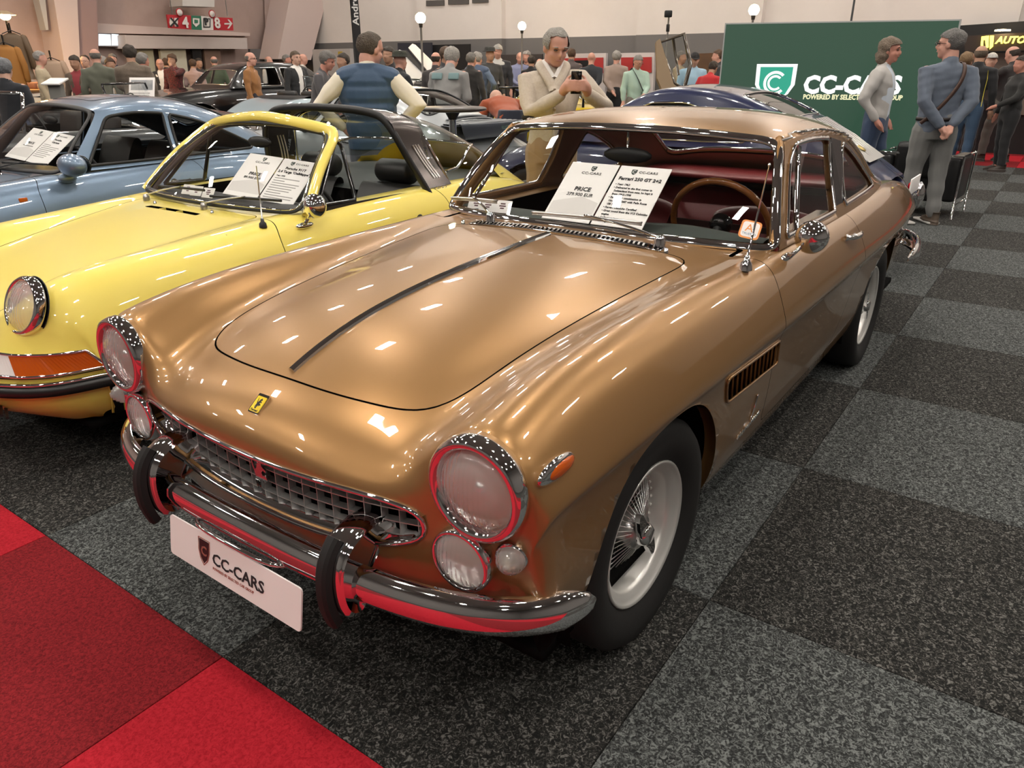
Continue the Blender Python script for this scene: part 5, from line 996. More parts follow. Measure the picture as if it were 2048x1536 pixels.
HANDS = {'down': (.06, .27, .80), 'pocket': (.05, .215, .93), 'hip': (-.02, .20, 1.02), 'behind': (-.17, .045, .93), 'phone': (.30, .05, 1.35), 'front': (.26, .06, 1.02), 'bag': (.16, .24, .98), 'chin': (.14, .04, 1.50), 'lean': (.42, .22, .85), 'fold': (.20, -.10, 1.20)}
PCACHE = {}
def person_meshes(key):
    if key in PCACHE: return PCACHE[key]
    lh, rh, lean, hyaw, hpit, hair, near, fat, opn, stride = key
    vox = .009 if near == 2 else (.013 if near else .022)
    out = {}
    hip = np.array([0, 0, .92]); cl, sl = math.cos(lean), math.sin(lean)
    def up(p): p = np.asarray(p, float); q = p-hip; return np.stack([q[..., 0]*cl+q[..., 2]*sl, q[..., 1], -q[..., 0]*sl+q[..., 2]*cl], -1)+hip
    torso = [ring(.86, .118*fat, .168, 0), ring(.95, .118*fat, .166, .0), ring(1.06, .112*fat, .155, .008*fat), ring(1.18, .118*fat, .165, .01), ring(1.30, .122, .185, .0), ring(1.39, .105, .187, -.01), ring(1.445, .078, .165, -.018), ring(1.48, .058, .085, -.018)]
    bt = loft([up(np.vstack([r])) for r in torso])
    sh = {1: up([-.015, .185, 1.405]), -1: up([-.015, -.185, 1.405])}
    arms = {}
    for s, h in ((1, lh), (-1, rh)):
        if isinstance(h, str): h = HANDS[h]
        tgt = up([h[0], s*h[1], h[2]]) if lean < .5 or h[2] > 1 else np.array([h[0]+.25, s*h[1], h[2]-.15])
        A = sh[s]; L1, L2 = .285, .265; d = tgt-A; L = np.linalg.norm(d); 
        if L > L1+L2-.005: d = d/L*(L1+L2-.005); L = L1+L2-.005; tgt = A+d
        a = (L1*L1-L2*L2+L*L)/(2*L); hh = math.sqrt(max(L1*L1-a*a, 0)); pole = np.array([-.35, s*.75, -.6]) if h[2] > .97 or h[0] < -.05 else np.array([-.8, s*.5, -.1]); n = d/L; pole = pole-n*(pole@n); pole /= np.linalg.norm(pole)
        E = A+n*a+pole*hh; arms[s] = (A, E, tgt)
    # skin body: continuous from head to feet
    hd = np.array([.02, 0, 1.635]); cy, sy = math.cos(hyaw), math.sin(hyaw); cp, sp_ = math.cos(hpit), math.sin(hpit)
    def head(p):
        q = np.asarray(p, float)-np.array([-.02, 0, -.09]); q = np.stack([q[..., 0]*cp+q[..., 2]*sp_, q[..., 1], -q[..., 0]*sp_+q[..., 2]*cp], -1)
        q = np.stack([q[..., 0]*cy-q[..., 1]*sy, q[..., 0]*sy+q[..., 1]*cy, q[..., 2]], -1); return up(q+np.array([-.02, 0, -.09])+hd)
    def hm(VF): return head(VF[0]), VF[1]
    parts = [loft([up(r*[.86, .86, 1]) for r in torso])]
    parts.append(caps(up([[-.02, 0, 1.43], [-.012, 0, 1.50], [.0, 0, 1.57]]), [.068, .062, .060]))
    hv = [ellipsoid((-.012, 0, .03), (.098, .077, .092), 14, 18), ellipsoid((.012, 0, -.045), (.076, .067, .085), 12, 16), ellipsoid((.046, 0, -.095), (.038, .042, .030), 8, 10), ellipsoid((.062, 0, .022), (.032, .055, .018), 8, 12),
          ellipsoid((.090, 0, -.026), (.024, .013, .026), 8, 10), ellipsoid((.080, 0, -.005), (.018, .009, .03), 8, 8), ellipsoid((.066, 0, -.062), (.026, .030, .012), 8, 10)]
    for s in (1, -1): hv += [ellipsoid((-.005, s*.078, -.012), (.022, .012, .034), 8, 10), ellipsoid((.052, s*.036, -.035), (.028, .026, .026), 8, 10)]
    parts += [hm(q) for q in hv]
    for s in (1, -1):
        A, E, T = arms[s]; d = (T-E)/np.linalg.norm(T-E); parts.append(caps([A, E, T], [.052, .040, .029])); palm = T+d*.045
        sd = np.cross(d, [0, 0, 1.]); sd = sd/(np.linalg.norm(sd)+1e-9) if np.linalg.norm(sd) > .1 else np.array([0, 1., 0]); nn = np.cross(sd, d)
        hraw = lh if s > 0 else rh
        if not isinstance(hraw, str) and len(hraw) == 4:      # hands closed round a phone held upright in front of the chest
            y0 = .178 if s > 0 else .068; q = -s
            parts.append(caps([T, (.30, y0+s*.018, 1.338), (.325, y0+s*.004, 1.368)], [.027, .036, .033]))
            for k in range(4):
                zf_ = 1.398-.0215*k; reach = (.030 if s > 0 else .066-.005*k); parts.append(caps([(.330, y0+s*.006, zf_-.004), (.352, y0+q*.010, zf_), (.362, y0+q*(.018+reach*.45), zf_), (.357, y0+q*(.018+reach), zf_-.003)], [.0105, .0105, .0098, .0085], 8))
            parts.append(caps([(.308, y0+s*.012, 1.385), (.322, y0+q*.002, 1.418), (.334, y0+q*.026, 1.436)], [.013, .0115, .009], 8))
        elif near == 2:
            parts.append(caps([T, T+d*.03+sd*.0, T+d*.085], [.026, .034, .030]))
            if isinstance(lh, str) and (lh if s > 0 else rh) == 'phone': curl = np.array([-.2, -s*.8, .5])
            else: curl = nn*(1 if nn[2] < 0 else -1)*.6
            for k, (o_, l_) in enumerate(((-.028, .062), (-.010, .075), (.010, .070), (.027, .055))):
                b0 = T+d*.085+sd*o_; b1 = b0+d*l_*.45+curl*l_*.12; b2 = b1+d*l_*.25+curl*l_*.32; parts.append(caps([b0-d*.02, b0, b1, b2], [.010, .0095, .009, .0075], 8))
            th_ = T+d*.03+sd*s*.03; parts.append(caps([th_, th_+d*.035+sd*s*.018+curl*.012, th_+d*.06+curl*.03], [.013, .0115, .009], 8))
        else:
            parts.append(caps([T, T+d*.05, T+d*.11], [.028, .036, .026])); 
            for o_ in (-.022, -.007, .008, .022): parts.append(caps([T+d*.09+sd*o_, T+d*.15+sd*o_*1.2], [.010, .008], 6))
            parts.append(caps([T+d*.03+sd*.03, T+d*.085+sd*.048], [.012, .010], 6))
    legs = {}
    for s in (1, -1):
        f = s*stride; H = np.array([0, s*.088, .90]); K = np.array([.02+f*.6, s*.095, .50]); A = np.array([-.02+f, s*.10, .085]); legs[s] = (H, K, A); parts.append(caps([H, K, A], [.085, .055, .042])); parts.append(caps([A, A+[.10, s*.012, -.045]], [.04, .034]))
    out['body'] = remesh(join(*parts), vox*.85 if near == 2 else vox*.8, 5 if near == 2 else 3, .5)
    # clothes
    tp = [loft([up(r) for r in torso[0 if opn != 'short' else 1:]])]
    for s in (1, -1):
        A, E, T = arms[s]; tp.append(caps([sh[s]*.6+up([-.015, s*.05, 1.40])*.4, A, A+(E-A)*.5, E, E+(T-E)*.5, T-(T-E)*.06], [.068, .069, .065, .058, .050, .042])); 
    tp.append(caps(up([[-.022, 0, 1.44], [-.016, 0, 1.505]]), [.078, .066]))
    top = wrinkle(remesh(join(*tp), vox, 5), .0035 if near == 2 else .004, seed=hash(str(key)) % 1000)
    if opn in ('open', 'vneck'):
        ui = lambda V: (V-hip)@np.array([[cl, 0, sl], [0, 1, 0], [-sl, 0, cl]])+hip
        def osd(V):
            q = ui(V); wdt = np.interp(q[:, 2], [.85, 1.1, 1.25, 1.42, 1.52], [.07, .045, .05, .075, .085] if opn == 'open' else [-1, -1, -.25, .028, .062]); return np.where(q[:, 0] > .02, np.abs(q[:, 1])-wdt, 1.)
        V, F, e = clip(top, osd, True); top = flange(V, F, e, lambda v: np.c_[-.012*np.ones(len(v)), np.zeros(len(v)), np.zeros(len(v))])
        out['shirt'] = remesh(join(loft([up(r*[.965, .95, 1]) for r in torso]), caps(up([[-.02, 0, 1.44], [-.012, 0, 1.515]]), [.072, .062])), vox, 4)
    out['top'] = top
    if opn == 'vest':   # sleeves belong to the garment below
        out['shirt'] = top
        vt = loft([up(ring(z, rx, ry, x)) for z, rx, ry, x in ((.86, .135, .185, 0), (.93, .14, .19, 0), (.965, .128, .178, 0), (1.0, .14, .192, 0), (1.06, .142, .192, 0), (1.095, .128, .178, 0), (1.13, .142, .196, 0), (1.19, .145, .20, 0), (1.225, .132, .188, 0), (1.26, .145, .205, 0), (1.32, .142, .205, 0), (1.35, .13, .19, 0), (1.39, .125, .182, -.01), (1.44, .10, .15, -.018), (1.48, .08, .095, -.018), (1.525, .075, .085, -.015))])
        vt = join(vt, *[caps(up([[-.015, q*.05, 1.445], [-.015, q*.165, 1.415]]), [.088, .086]) for q in (1, -1)], *[caps(up([[-.015, q*.17, 1.40], [-.01, q*.165, 1.25]]), [.075, .06]) for q in (1, -1)])
        out['top'] = wrinkle(remesh(vt, vox, 1), .002, seed=5)
    pl = [loft([ring(.80, .112*fat, .16), ring(.88, .120*fat, .170), ring(.97, .116*fat, .162), ring(1.03, .112*fat, .155)])]
    for s in (1, -1):
        H, K, A = legs[s]; pl.append(caps([H+[0, 0, -.02], H*.5+K*.5, K, K*.45+A*.55, A+[0, 0, .02]], [.108, .092, .074, .068, .062]))
    out['trousers'] = wrinkle(remesh(join(*pl), vox, 5), .003, seed=3)
    shs = []
    for s in (1, -1):
        A = legs[s][2]; c = A+[.055, s*.01, -.04]; a = np.arange(20)/20*2*PI
        rr = [np.c_[c[0]+.145*k*np.cos(a), c[1]+.052*k*np.sin(a), np.full(20, z)] for z, k in ((.0, .95), (.022, 1.0), (.03, .98))]; shs.append(loft(rr)); rr = [np.c_[c[0]-x0+.14*k*np.cos(a), c[1]+.048*k2*np.sin(a), np.full(20, z)] for z, k, k2, x0 in ((.028, .97, 1, 0), (.055, .90, .95, .01), (.085, .55, .85, .055), (.12, .42, .95, .07))]; shs.append(loft(rr))
    out['shoes'] = join(*shs)
    # hair
    def shell(r, c, amp, nu=24, nv=32):
        V, F = ellipsoid(c, r, nu, nv); n = (V-np.array(c)); n /= np.linalg.norm(n, axis=1)[:, None]; d = sum(np.sin(V@np.array(k)+p) for k, p in (((60, 30, 20), 0), ((25, 70, 40), 1), ((40, -50, 60), 2)))
        return V+n*(d*amp*1.6)[:, None], F
    hc = (-.014, 0, .032)
    if hair == 'short': h = clip(shell((.106, .086, .100), hc, .0015), lambda V: np.where(V[:, 0] > .0, V[:, 2]-.052-.25*(V[:, 0]-.03), V[:, 2]+.055+.35*V[:, 0]*0))
    elif hair == 'full': h = clip(shell((.114, .094, .108), hc, .002), lambda V: np.where(V[:, 0] > .01, V[:, 2]-.045-.2*(V[:, 0]-.03), V[:, 2]+.075))
    elif hair == 'bald': h = clip(shell((.102, .083, .094), hc, .001), lambda V: np.minimum(np.where(V[:, 0] > -.005, -1., V[:, 2]+.055), .052-V[:, 2]))
    elif hair == 'receding': h = clip(shell((.105, .085, .098), hc, .0014), lambda V: np.where(V[:, 0] > -.01, V[:, 2]-.062-.75*(V[:, 0]+.01)+.35*np.maximum(np.abs(V[:, 1])-.05, 0), V[:, 2]+.058))
    elif hair == 'thin': h = clip(shell((.105, .087, .098), hc, .0016), lambda V: np.where(V[:, 0] > .045, V[:, 2]-.094, np.where(V[:, 0] > .012, np.maximum(V[:, 2]-.088, np.minimum(np.abs(V[:, 1])-.066, V[:, 2]+.005)), V[:, 2]+.055)))
    elif hair == 'long':
        h1 = clip(shell((.114, .095, .108), hc, .002), lambda V: np.where(V[:, 0] > .015, V[:, 2]-.05-.2*(V[:, 0]-.03), V[:, 2]+.06)); h2 = clip(shell((.075, .10, .11), (-.055, 0, -.05), .004), lambda V: .015-V[:, 0]); h = join(h1, h2)
    elif hair == 'hat':
        h = join(lathe([(.155, .062), (.158, .066), (.108, .072), (.105, .11), (.095, .145), (.05, .152), (.0, .142)], 28)); h = (h[0]*[1.05, .95, 1]+[-.01, 0, 0], h[1])
    elif hair == 'cap':
        c1 = clip(shell((.108, .088, .104), hc, 0), lambda V: V[:, 2]-.045); br = extrude(rpoly([(.06, -.07), (.15, -.055), (.17, 0), (.15, .055), (.06, .07)], .03, 4), .048, .056); h = join(c1, br)
    else: h = None
    if h is not None: out['hair'] = hm(h)
    if near:
        for s, q in ((1, 'l'), (-1, 'r')): out['eye'+q] = hm(ellipsoid((.076, s*.031, .004), (.012, .015, .0075), 6, 10)); out['brow'+q] = hm(tf(ellipsoid((0, 0, 0), (.008, .022, .0045), 6, 8), (.086, s*.034, .027), (s*.12, 0, s*-.3)))
        out['lips'] = hm(ellipsoid((.086, 0, -.064), (.009, .022, .006), 6, 10))
    out['gl'] = hm(join(*[tube(np.c_[.100+0*th48[::3], s*.034+.024*np.cos(th48[::3]), .002+.017*np.sin(th48[::3])], .0024, 6, True) for s in (1, -1)]+[tube([(.100, s*.058, .006), (.05, s*.079, .006), (-.01, s*.082, .0)], .0024, 5) for s in (1, -1)]+[tube([(.100, -.010, .004), (.100, .010, .004)], .0024, 5)]))
    out['belt'] = sweep(ring(.985, .121*fat, .170, n=30), np.array([(-.003, -.016), (.003, -.016), (.003, .016), (-.003, .016)]), True, up=(0, 0, 1))
    out['_arms'] = arms; out['_up'] = up; out['_head'] = head
    out = {k: (v if k.startswith('_') else mesh_of(*v, CHROME)) for k, v in out.items()}
    PCACHE[key] = out; return out
SK = {k: mat('skin_'+k, c, rough=.5, spec=.35) for k, c in dict(fair=(.56, .34, .26), pink=(.58, .31, .24), tan=(.44, .25, .17), ruddy=(.52, .24, .18)).items()}
def cloth(c, rough=.85, b=(160, .25, .003), var=None): n = 'cloth_%d_%d_%d' % tuple(int(1000*v) for v in c)+(str(var) if var else ''); return mat(n, c, rough=rough, sheen=.15, bump=b, var=var)
def person(px, py, D, face, label, top, legs=(.05, .05, .06), hair=('short', (.30, .28, .26)), lh='down', rh='down', lean=0., hyaw=0., hpit=0., near=0, fat=1., opn='', shirt=None, skin='fair', shoe=(.04, .03, .025), glasses=False, belt=False, stride=.03, group=None, name='person', h=None, topvar=None):
    p = atd(px, py, D); H = h or p.z; H = min(max(H, 1.5), 1.98); sc = H/1.755
    if lean: sc = (h or 1.76)/1.755
    loc = (p.x, p.y, 0.); rz = math.atan2(CAM[1]-p.y, CAM[0]-p.x)+math.radians(face)
    if lean > .2 or hpit > 0:   # keep the head on its pixel
        k = (lh, rh, lean, hyaw, hpit, hair[0], near, fat, opn, stride)
    M = person_meshes((lh, rh, lean, hyaw, hpit, hair[0], near, fat, opn, stride))
    t = thing(name, label, 'person', loc, rz, group); t.scale = (sc*1.06, sc*1.10, sc)
    hp = M['_head'](np.array([0, 0, .12]))*sc; c_, s_ = math.cos(rz), math.sin(rz); t.location = (p.x-(c_*hp[0]-s_*hp[1]), p.y-(s_*hp[0]+c_*hp[1]), .003)
    def put(k, nm, m_):
        if k not in M: return None
        o = link(nm, M[k], t); o.material_slots[0].link = 'OBJECT'; o.material_slots[0].material = m_; return o
    put('body', 'body', SK[skin]); 
    if opn == 'vest': put('shirt', 'sweater', cloth(shirt)); put('top', 'padded_vest', cloth(top, rough=.55))
    else:
        put('top', 'jacket' if opn == 'open' else 'top_garment', cloth(top, var=topvar))
        if 'shirt' in M: put('shirt', 'shirt', cloth(shirt or (.6, .6, .6)))
    put('trousers', 'trousers', cloth(legs)); put('shoes', 'shoes', mat('shoe_%d' % int(1000*shoe[0]), shoe, rough=.5)); put('hair', 'hat' if hair[0] in ('hat', 'cap') else 'hair', mat('hair_%d_%d' % (int(1000*hair[1][0]), int(1000*hair[1][2])), hair[1], rough=.6, bump=(90, 1., .02), var=(45, tuple(v*.45 for v in hair[1]), 1.2)))
    for q in ('l', 'r') if near else (): put('eye'+q, 'eye', mat('eye', (.10, .07, .06), rough=.2)); put('brow'+q, 'eyebrow', mat('hair_%d_%d' % (int(1000*hair[1][0]), int(1000*hair[1][2])), hair[1]))
    if near: put('lips', 'mouth', mat('lip', (.42, .18, .15), rough=.5))
    if glasses: put('gl', 'glasses', GLOSSBLACK)
    if belt: put('belt', 'belt', mat('belt_leather', (.02, .014, .012), rough=.45))
    return t, M, sc
GREY = (.24, .225, .21); DKH = (.06, .045, .035); BRN = (.13, .075, .045); WHT = (.46, .43, .40); NAVY = (.022, .032, .06); BLK = (.014, .014, .016); DEN = (.07, .10, .17); BEI = (.45, .36, .26)
# --- nearest figures
t, M, sc = person(1117, 55, 5.45, 6, 'grey-haired man in cream cardigan and chinos looking at a black phone', (.55, .48, .40), (.30, .20, .115), ('thin', (.40, .37, .33)), (.265, .208, 1.305, 'hold'), (.265, -.035, 1.305, 'hold'), near=2, hyaw=.28, hpit=.36, fat=1.16, skin='pink', shoe=(.10, .05, .03), topvar=(60, (.44, .37, .29), 1.3))
Mw = Matrix.LocRotScale(t.location, t.rotation_euler, t.scale)
phone_t = thing('mobile_phone', 'black mobile phone held by the man in the cream cardigan', 'phone'); phone_t.location = Mw@Vector((.344, .120, 1.385)); phone_t.rotation_euler = (0, .18, t.rotation_euler[2])
ob('phone_body', cbox((0, 0, 0), (.011, .076, .155), .006), GLOSSBLACK, phone_t); ob('phone_camera', tf(lathe([(0, .003), (.008, .003), (.009, 0)], 12, 'x'), (.0055, .02, .058)), mat('lens_grey', (.08, .08, .09), rough=.1), phone_t)
for s in (1, -1): ob('elbow_patch', tf(ellipsoid((0, 0, 0), (.045, .045, .035), 8, 10), np.array(M['_arms'][s][1])+[-.012, s*.012, -.034]), mat('patch_suede', (.015, .013, .012), rough=.9), t)
CARD = cloth((.55, .48, .40), var=(60, (.44, .37, .29), 1.3))
for s in (1, -1):
    cp = curve([(-.095, 0, 1.520), (-.075, s*.07, 1.525), (-.01, s*.100, 1.515), (.070, s*.075, 1.465), (.118, s*.035, 1.40), (.142, s*.004, 1.33)], 20); ob('shawl_collar', sweep(cp, circ(.034, 8, .016), up=(.5, s*.3, .8)), CARD, t)
    sp2 = curve([(-.05, s*.055, 1.535), (.02, s*.074, 1.530), (.078, s*.045, 1.475), (.112, s*.010, 1.415)], 14); ob('shirt_collar', sweep(sp2, circ(.020, 8, .008), up=(.4, s*.5, .8)), cloth((.75, .72, .68)), t)
ob('button_placket', tube(np.array([(.150, 0, 1.34), (.150, .0, 1.2), (.150, 0, 1.05), (.146, 0, .90)]), .012, 6), CARD, t)
for k in range(4): ob('cardigan_button', ellipsoid((.163, .0, 1.30-.105*k), (.006, .012, .012), 6, 8), mat('horn_button', (.35, .27, .18), rough=.4), t)
person(745, 65, 6.0, 172, 'man in navy padded vest over cream sweater seen from behind', (.035, .075, .145), (.06, .07, .09), ('receding', (.12, .09, .065)), 'hip', 'hip', near=2, hyaw=-.8, hpit=.25, opn='vest', shirt=(.70, .64, .52), skin='pink', fat=1.08)
person(1785, 77, 8.2, 78, 'man with shoulder-length grey hair in light grey blazer by the green screen', (.47, .45, .43), (.045, .07, .13), ('long', (.24, .18, .13)), 'pocket', 'pocket', near=1, opn='open', shirt=(.62, .68, .76), skin='ruddy', stride=.08)
t, M, sc = person(1907, 60, 7.1, 208, 'man in blue-grey shirt standing with hands clasped behind his back', (.12, .145, .19), (.17, .17, .165), ('short', (.20, .19, .18)), 'behind', 'behind', near=2, hyaw=.85, skin='pink', glasses=True, belt=True, fat=1.05, shoe=(.11, .08, .06), stride=.05)
up = M['_up']; ob('shoulder_strap', sweep(curve([up(p) for p in ([.135, -.02, 1.30], [.03, -.10, 1.50], [-.08, -.105, 1.485], [-.150, -.075, 1.33], [-.155, .03, 1.15], [-.145, .13, 1.02], [-.10, .19, .95])], 24), np.array([(-.016, -.004), (.016, -.004), (.016, .004), (-.016, .004)]), up=(1, 0, .2)), mat('brown_leather', (.07, .035, .025), rough=.5), t)
ob('shoe_sole', join(*[cbox((.035, s*.11+s*.0, .012), (.30, .105, .024), .01) for s in (1, -1)]), mat('sole_white', (.6, .58, .55), rough=.6), t)
pip = person(1965, 92, 11.3, 172, 'man in black jacket with thin yellow piping walking away', BLK, (.03, .06, .11), ('bald', (.20, .15, .11)), near=1, hyaw=.2, skin='tan', shoe=(.10, .05, .035), stride=.09)
person(2024, 92, 12.2, -120, 'man in dark coat checking a phone at the right edge', (.03, .026, .026), (.10, .09, .08), ('bald', DKH), 'phone', 'down', hpit=.3, skin='pink', stride=.12)
person(2046, 112, 11.0, -60, 'man in black coat cut off by the right picture edge', (.02, .02, .02), BLK, ('short', DKH), 'front', 'down', skin='ruddy')
person(1986, 107, 12.8, 10, 'person in white cap half hidden behind the yellow-piped jacket', (.06, .05, .045), BLK, ('cap', (.7, .68, .66)))
# --- middle row
t, M, sc = person(905, 92, 9.9, 158, 'white-haired man in grey jacket with teal patches bending forward', (.26, .255, .25), (.03, .03, .035), ('full', (.46, .43, .39)), 'front', 'front', lean=.38, near=1, skin='pink', h=1.78)
for q in (1, -1): ob('shoulder_patch', tf(cbox((0, 0, 0), (.03, .13, .085), .012), M['_up'](np.array([-.118, q*.105, 1.345])), (0, .38, 0)), cloth((.17, .26, .27)), t)
bluev = person(955, 97, 15.2, 165, 'white-haired man in blue quilted vest with cross strap', (.055, .085, .15), BLK, ('full', WHT), 'down', 'bag', hyaw=-.5, opn='vest', shirt=(.13, .18, .27), skin='pink', h=1.76)
person(995, 90, 17.5, -5, 'white-bearded man in dark open cardigan and pale grey shirt', (.03, .03, .035), BLK, ('full', (.48, .46, .43)), opn='open', shirt=(.50, .49, .47), skin='pink', hpit=.2, belt=True)
person(1041, 104, 18.8, 12, 'bald man with glasses in lavender-blue shirt', (.20, .22, .36), BLK, ('bald', WHT), 'down', 'front', skin='pink', hpit=.3)
person(1053, 103, 19.2, -20, 'white-haired visitor peering over the lavender-shirted man', (.09, .08, .08), BLK, ('full', WHT), skin='pink')
person(800, 106, 11.2, 120, 'man in dark green felt hat and black padded jacket', (.018, .02, .024), BLK, ('hat', (.045, .05, .035)), 'front', 'front', skin='pink')
person(775, 94, 12.2, -30, 'young man in black jacket right of the navy vest', (.018, .016, .018), BLK, ('short', DKH), skin='tan')
person(872, 105, 13.5, 150, 'bald man just left of the bending grey jacket', (.05, .045, .045), BLK, ('bald', DKH), skin='pink')
person(893, 94, 12.0, 60, 'dark-haired man behind the bending grey jacket', (.035, .035, .04), BLK, ('short', BRN), skin='tan')
person(943, 106, 14.0, 140, 'visitor in dark coat between grey jacket and blue vest', (.03, .028, .028), BLK, ('short', GREY), skin='pink')
person(980, 97, 16.6, 20, 'man in small dark hat behind the bearded man', (.05, .05, .05), BLK, ('hat', (.05, .05, .045)), skin='tan')
person(990, 180, 9.7, 195, 'person in rust-red sweater bent double over the yellow car', (.30, .065, .022), (.02, .022, .035), ('none', DKH), 'lean', 'lean', lean=1.25, near=1, h=1.72)
person(1063, 112, 17.6, 150, 'man in black jacket just left of the cream cardigan', BLK, BLK, ('short', DKH), skin='tan', hyaw=.6)
person(1080, 118, 18.4, 30, 'bald visitor glimpsed behind the cream cardigan', (.25, .2, .18), BLK, ('bald', GREY), skin='pink')
person(1144, 98, 18.4, 160, 'dark-haired visitor behind the phone holder', (.10, .08, .08), BLK, ('short', BRN), skin='tan')
person(1184, 95, 17.4, 172, 'bald man in navy jacket with hands behind his back', (.028, .032, .04), BLK, ('none', DKH), 'behind', 'behind', skin='pink', h=1.80)
person(1234, 103, 17.4, 176, 'white-haired man in beige-pink jacket seen from behind', (.33, .25, .215), BLK, ('full', WHT), 'behind', 'down', skin='pink')
mint = person(1279, 110, 14.6, 25, 'grey-haired man in mint shirt with dark body strap', (.38, .52, .44), (.20, .18, .16), ('short', (.30, .28, .26)), 'front', 'down', hpit=.35, skin='pink', glasses=True)
person(1364, 103, 16.2, 70, 'man in beige jacket behind the raised door', (.36, .29, .19), BEI, ('short', (.22, .20, .18)), 'front', 'front', skin='tan')
person(1391, 105, 14.8, 10, 'young man in light blue hoodie and black cap', (.30, .46, .60), BLK, ('cap', BLK), skin='fair', hpit=.3)
person(1436, 100, 15.6, -80, 'man in dark coat at the left edge of the green screen', (.03, .03, .035), BLK, ('short', BRN), skin='pink')
person(1428, 132, 14.3, 150, 'person in bright red jacket stooping beside the green screen', (.40, .015, .02), BLK, ('short', DKH), lean=.3, h=1.62, skin='tan')
def strap(t, M, col, w=.014):
    u = M['_up']; ob('cross_strap', sweep(curve([u(p) for p in ([.02, -.10, 1.51], [.115, -.06, 1.40], [.150, .02, 1.22], [.145, .12, 1.02], [.05, .20, .93], [-.08, .18, .98], [-.15, .06, 1.18], [-.145, -.06, 1.36], [-.07, -.10, 1.49], [.02, -.10, 1.51])], 40), np.array([(-w, -.004), (w, -.004), (w, .004), (-w, .004)]), up=(.0, .5, .8)), mat('strap_%d' % int(col[0]*1000), col, rough=.6), t)
    ob('shoulder_bag', tf(cbox((0, 0, 0), (.22, .08, .20), .03), (.06, .235, .92)), mat('strap_%d' % int(col[0]*1000), col), t)
strap(mint[0], mint[1], (.03, .03, .035)); strap(bluev[0], bluev[1], (.05, .05, .05))
for q in (1, -1): ob('yellow_piping', tube(np.array([pip[1]['_up'](np.array(v)) for v in ([-.150, q*.15, 1.42], [-.162, q*.165, 1.30], [-.160, q*.16, 1.12], [-.165, q*.165, .92])]), .004, 5), mat('piping_yellow', (.55, .45, .05), rough=.6), pip[0])
# --- left rows
person(78, 103, 14.4, 80, 'old man in beige jacket walking right past the coat stall', (.46, .38, .26), (.33, .27, .19), ('short', WHT), 'front', 'down', skin='pink', stride=.1)
person(145, 111, 13.6, -30, 'bearded man in maroon sweater and open brown jacket', (.12, .085, .06), DEN, ('short', DKH), 'front', 'down', opn='open', shirt=(.28, .04, .05), skin='tan', hpit=.2)
person(167, 111, 15.8, -25, 'man with glasses behind the maroon sweater', (.03, .035, .05), BLK, ('receding', DKH), skin='fair', glasses=True)
person(188, 98, 13.2, 176, 'bald man in olive-green pullover with his back turned', (.12, .125, .095), (.05, .06, .09), ('bald', GREY), near=0, skin='pink', fat=1.08)
person(203, 113, 16.4, 150, 'white-haired visitor behind the olive pullover', (.2, .19, .18), BLK, ('full', WHT), skin='pink')
person(218, 112, 15.6, 15, 'woman with short brown hair in white jacket and scarf', (.58, .53, .48), (.03, .03, .03), ('full', (.09, .05, .035)), opn='open', shirt=(.35, .27, .18), skin='tan', h=1.66)
person(223, 108, 17.8, -10, 'man in navy jacket behind the woman in white', NAVY, BLK, ('short', GREY), skin='pink')
person(258, 97, 12.6, 178, 'dark-haired man in brown tweed jacket seen from behind', (.19, .15, .115), (.14, .12, .10), ('full', DKH), 'front', 'down', skin='tan', h=1.82, topvar=(60, (.12, .09, .07), 1.5))
person(284, 107, 13.4, 120, 'grey-haired man in brown coat beside the tweed jacket', (.16, .12, .09), BLK, ('full', (.33, .31, .29)), skin='ruddy')
person(318, 118, 18.2, -10, 'grey-bearded man in dark suit and white shirt', (.022, .022, .026), BLK, ('bald', GREY), opn='open', shirt=(.7, .68, .66), skin='pink', glasses=True)
person(342, 109, 17.4, -35, 'man in red and black checked shirt touching his face', (.16, .02, .02), BLK, ('full', BRN), 'chin', 'down', skin='tan', topvar=(45, (.015, .012, .012), 3.))
person(331, 117, 18.8, 160, 'visitor in black behind the checked shirt', BLK, BLK, ('short', BRN), skin='tan')
person(385, 119, 18.6, 150, 'visitor in pale pink top behind the black saloon', (.40, .28, .26), BLK, ('short', BRN), skin='tan')
person(397, 117, 19.8, 30, 'dark-haired visitor left of the black saloon roof', (.05, .04, .04), BLK, ('short', DKH), skin='tan')
person(427, 113, 19.2, 178, 'visitor in green jacket behind the black saloon roof', (.06, .10, .055), BLK, ('bald', GREY), skin='pink')
person(500, 105, 14.6, 70, 'bald man in orange-brown suede jacket beside the black saloon', (.30, .135, .045), (.03, .03, .04), ('bald', (.28, .26, .24)), near=1, skin='pink', glasses=True, fat=1.12)
person(537, 113, 20.2, 60, 'small distant bald visitor above the black saloon roof', (.55, .5, .45), BLK, ('bald', GREY), skin='pink')
person(573, 110, 19.2, 70, 'grey-haired man behind the dark suit', (.20, .18, .17), BLK, ('short', GREY), skin='ruddy')
person(590, 103, 15.3, 40, 'man in dark suit with open white collar', (.02, .021, .024), (.03, .035, .05), ('short', (.14, .10, .07)), 'front', 'down', opn='open', shirt=(.72, .70, .68), skin='fair', near=1)
person(606, 108, 19.6, 75, 'bald man in white shirt behind the dark suit', (.62, .60, .56), BLK, ('none', GREY), skin='pink')
person(657, 110, 10.7, 75, 'grey-haired man in grey padded jacket leaning forward', (.085, .08, .085), (.03, .03, .035), ('full', (.20, .185, .17)), 'front', 'front', lean=.28, near=1, skin='ruddy', h=1.72)
person(684, 107, 12.0, -60, 'dark-haired man just left of the navy vest', (.05, .04, .045), BLK, ('short', DKH), skin='tan')
person(4, 118, 8.9, 150, 'person in black padded jacket at the left picture edge', (.016, .018, .024), DEN, ('full', (.25, .26, .28)), skin='fair', opn='')
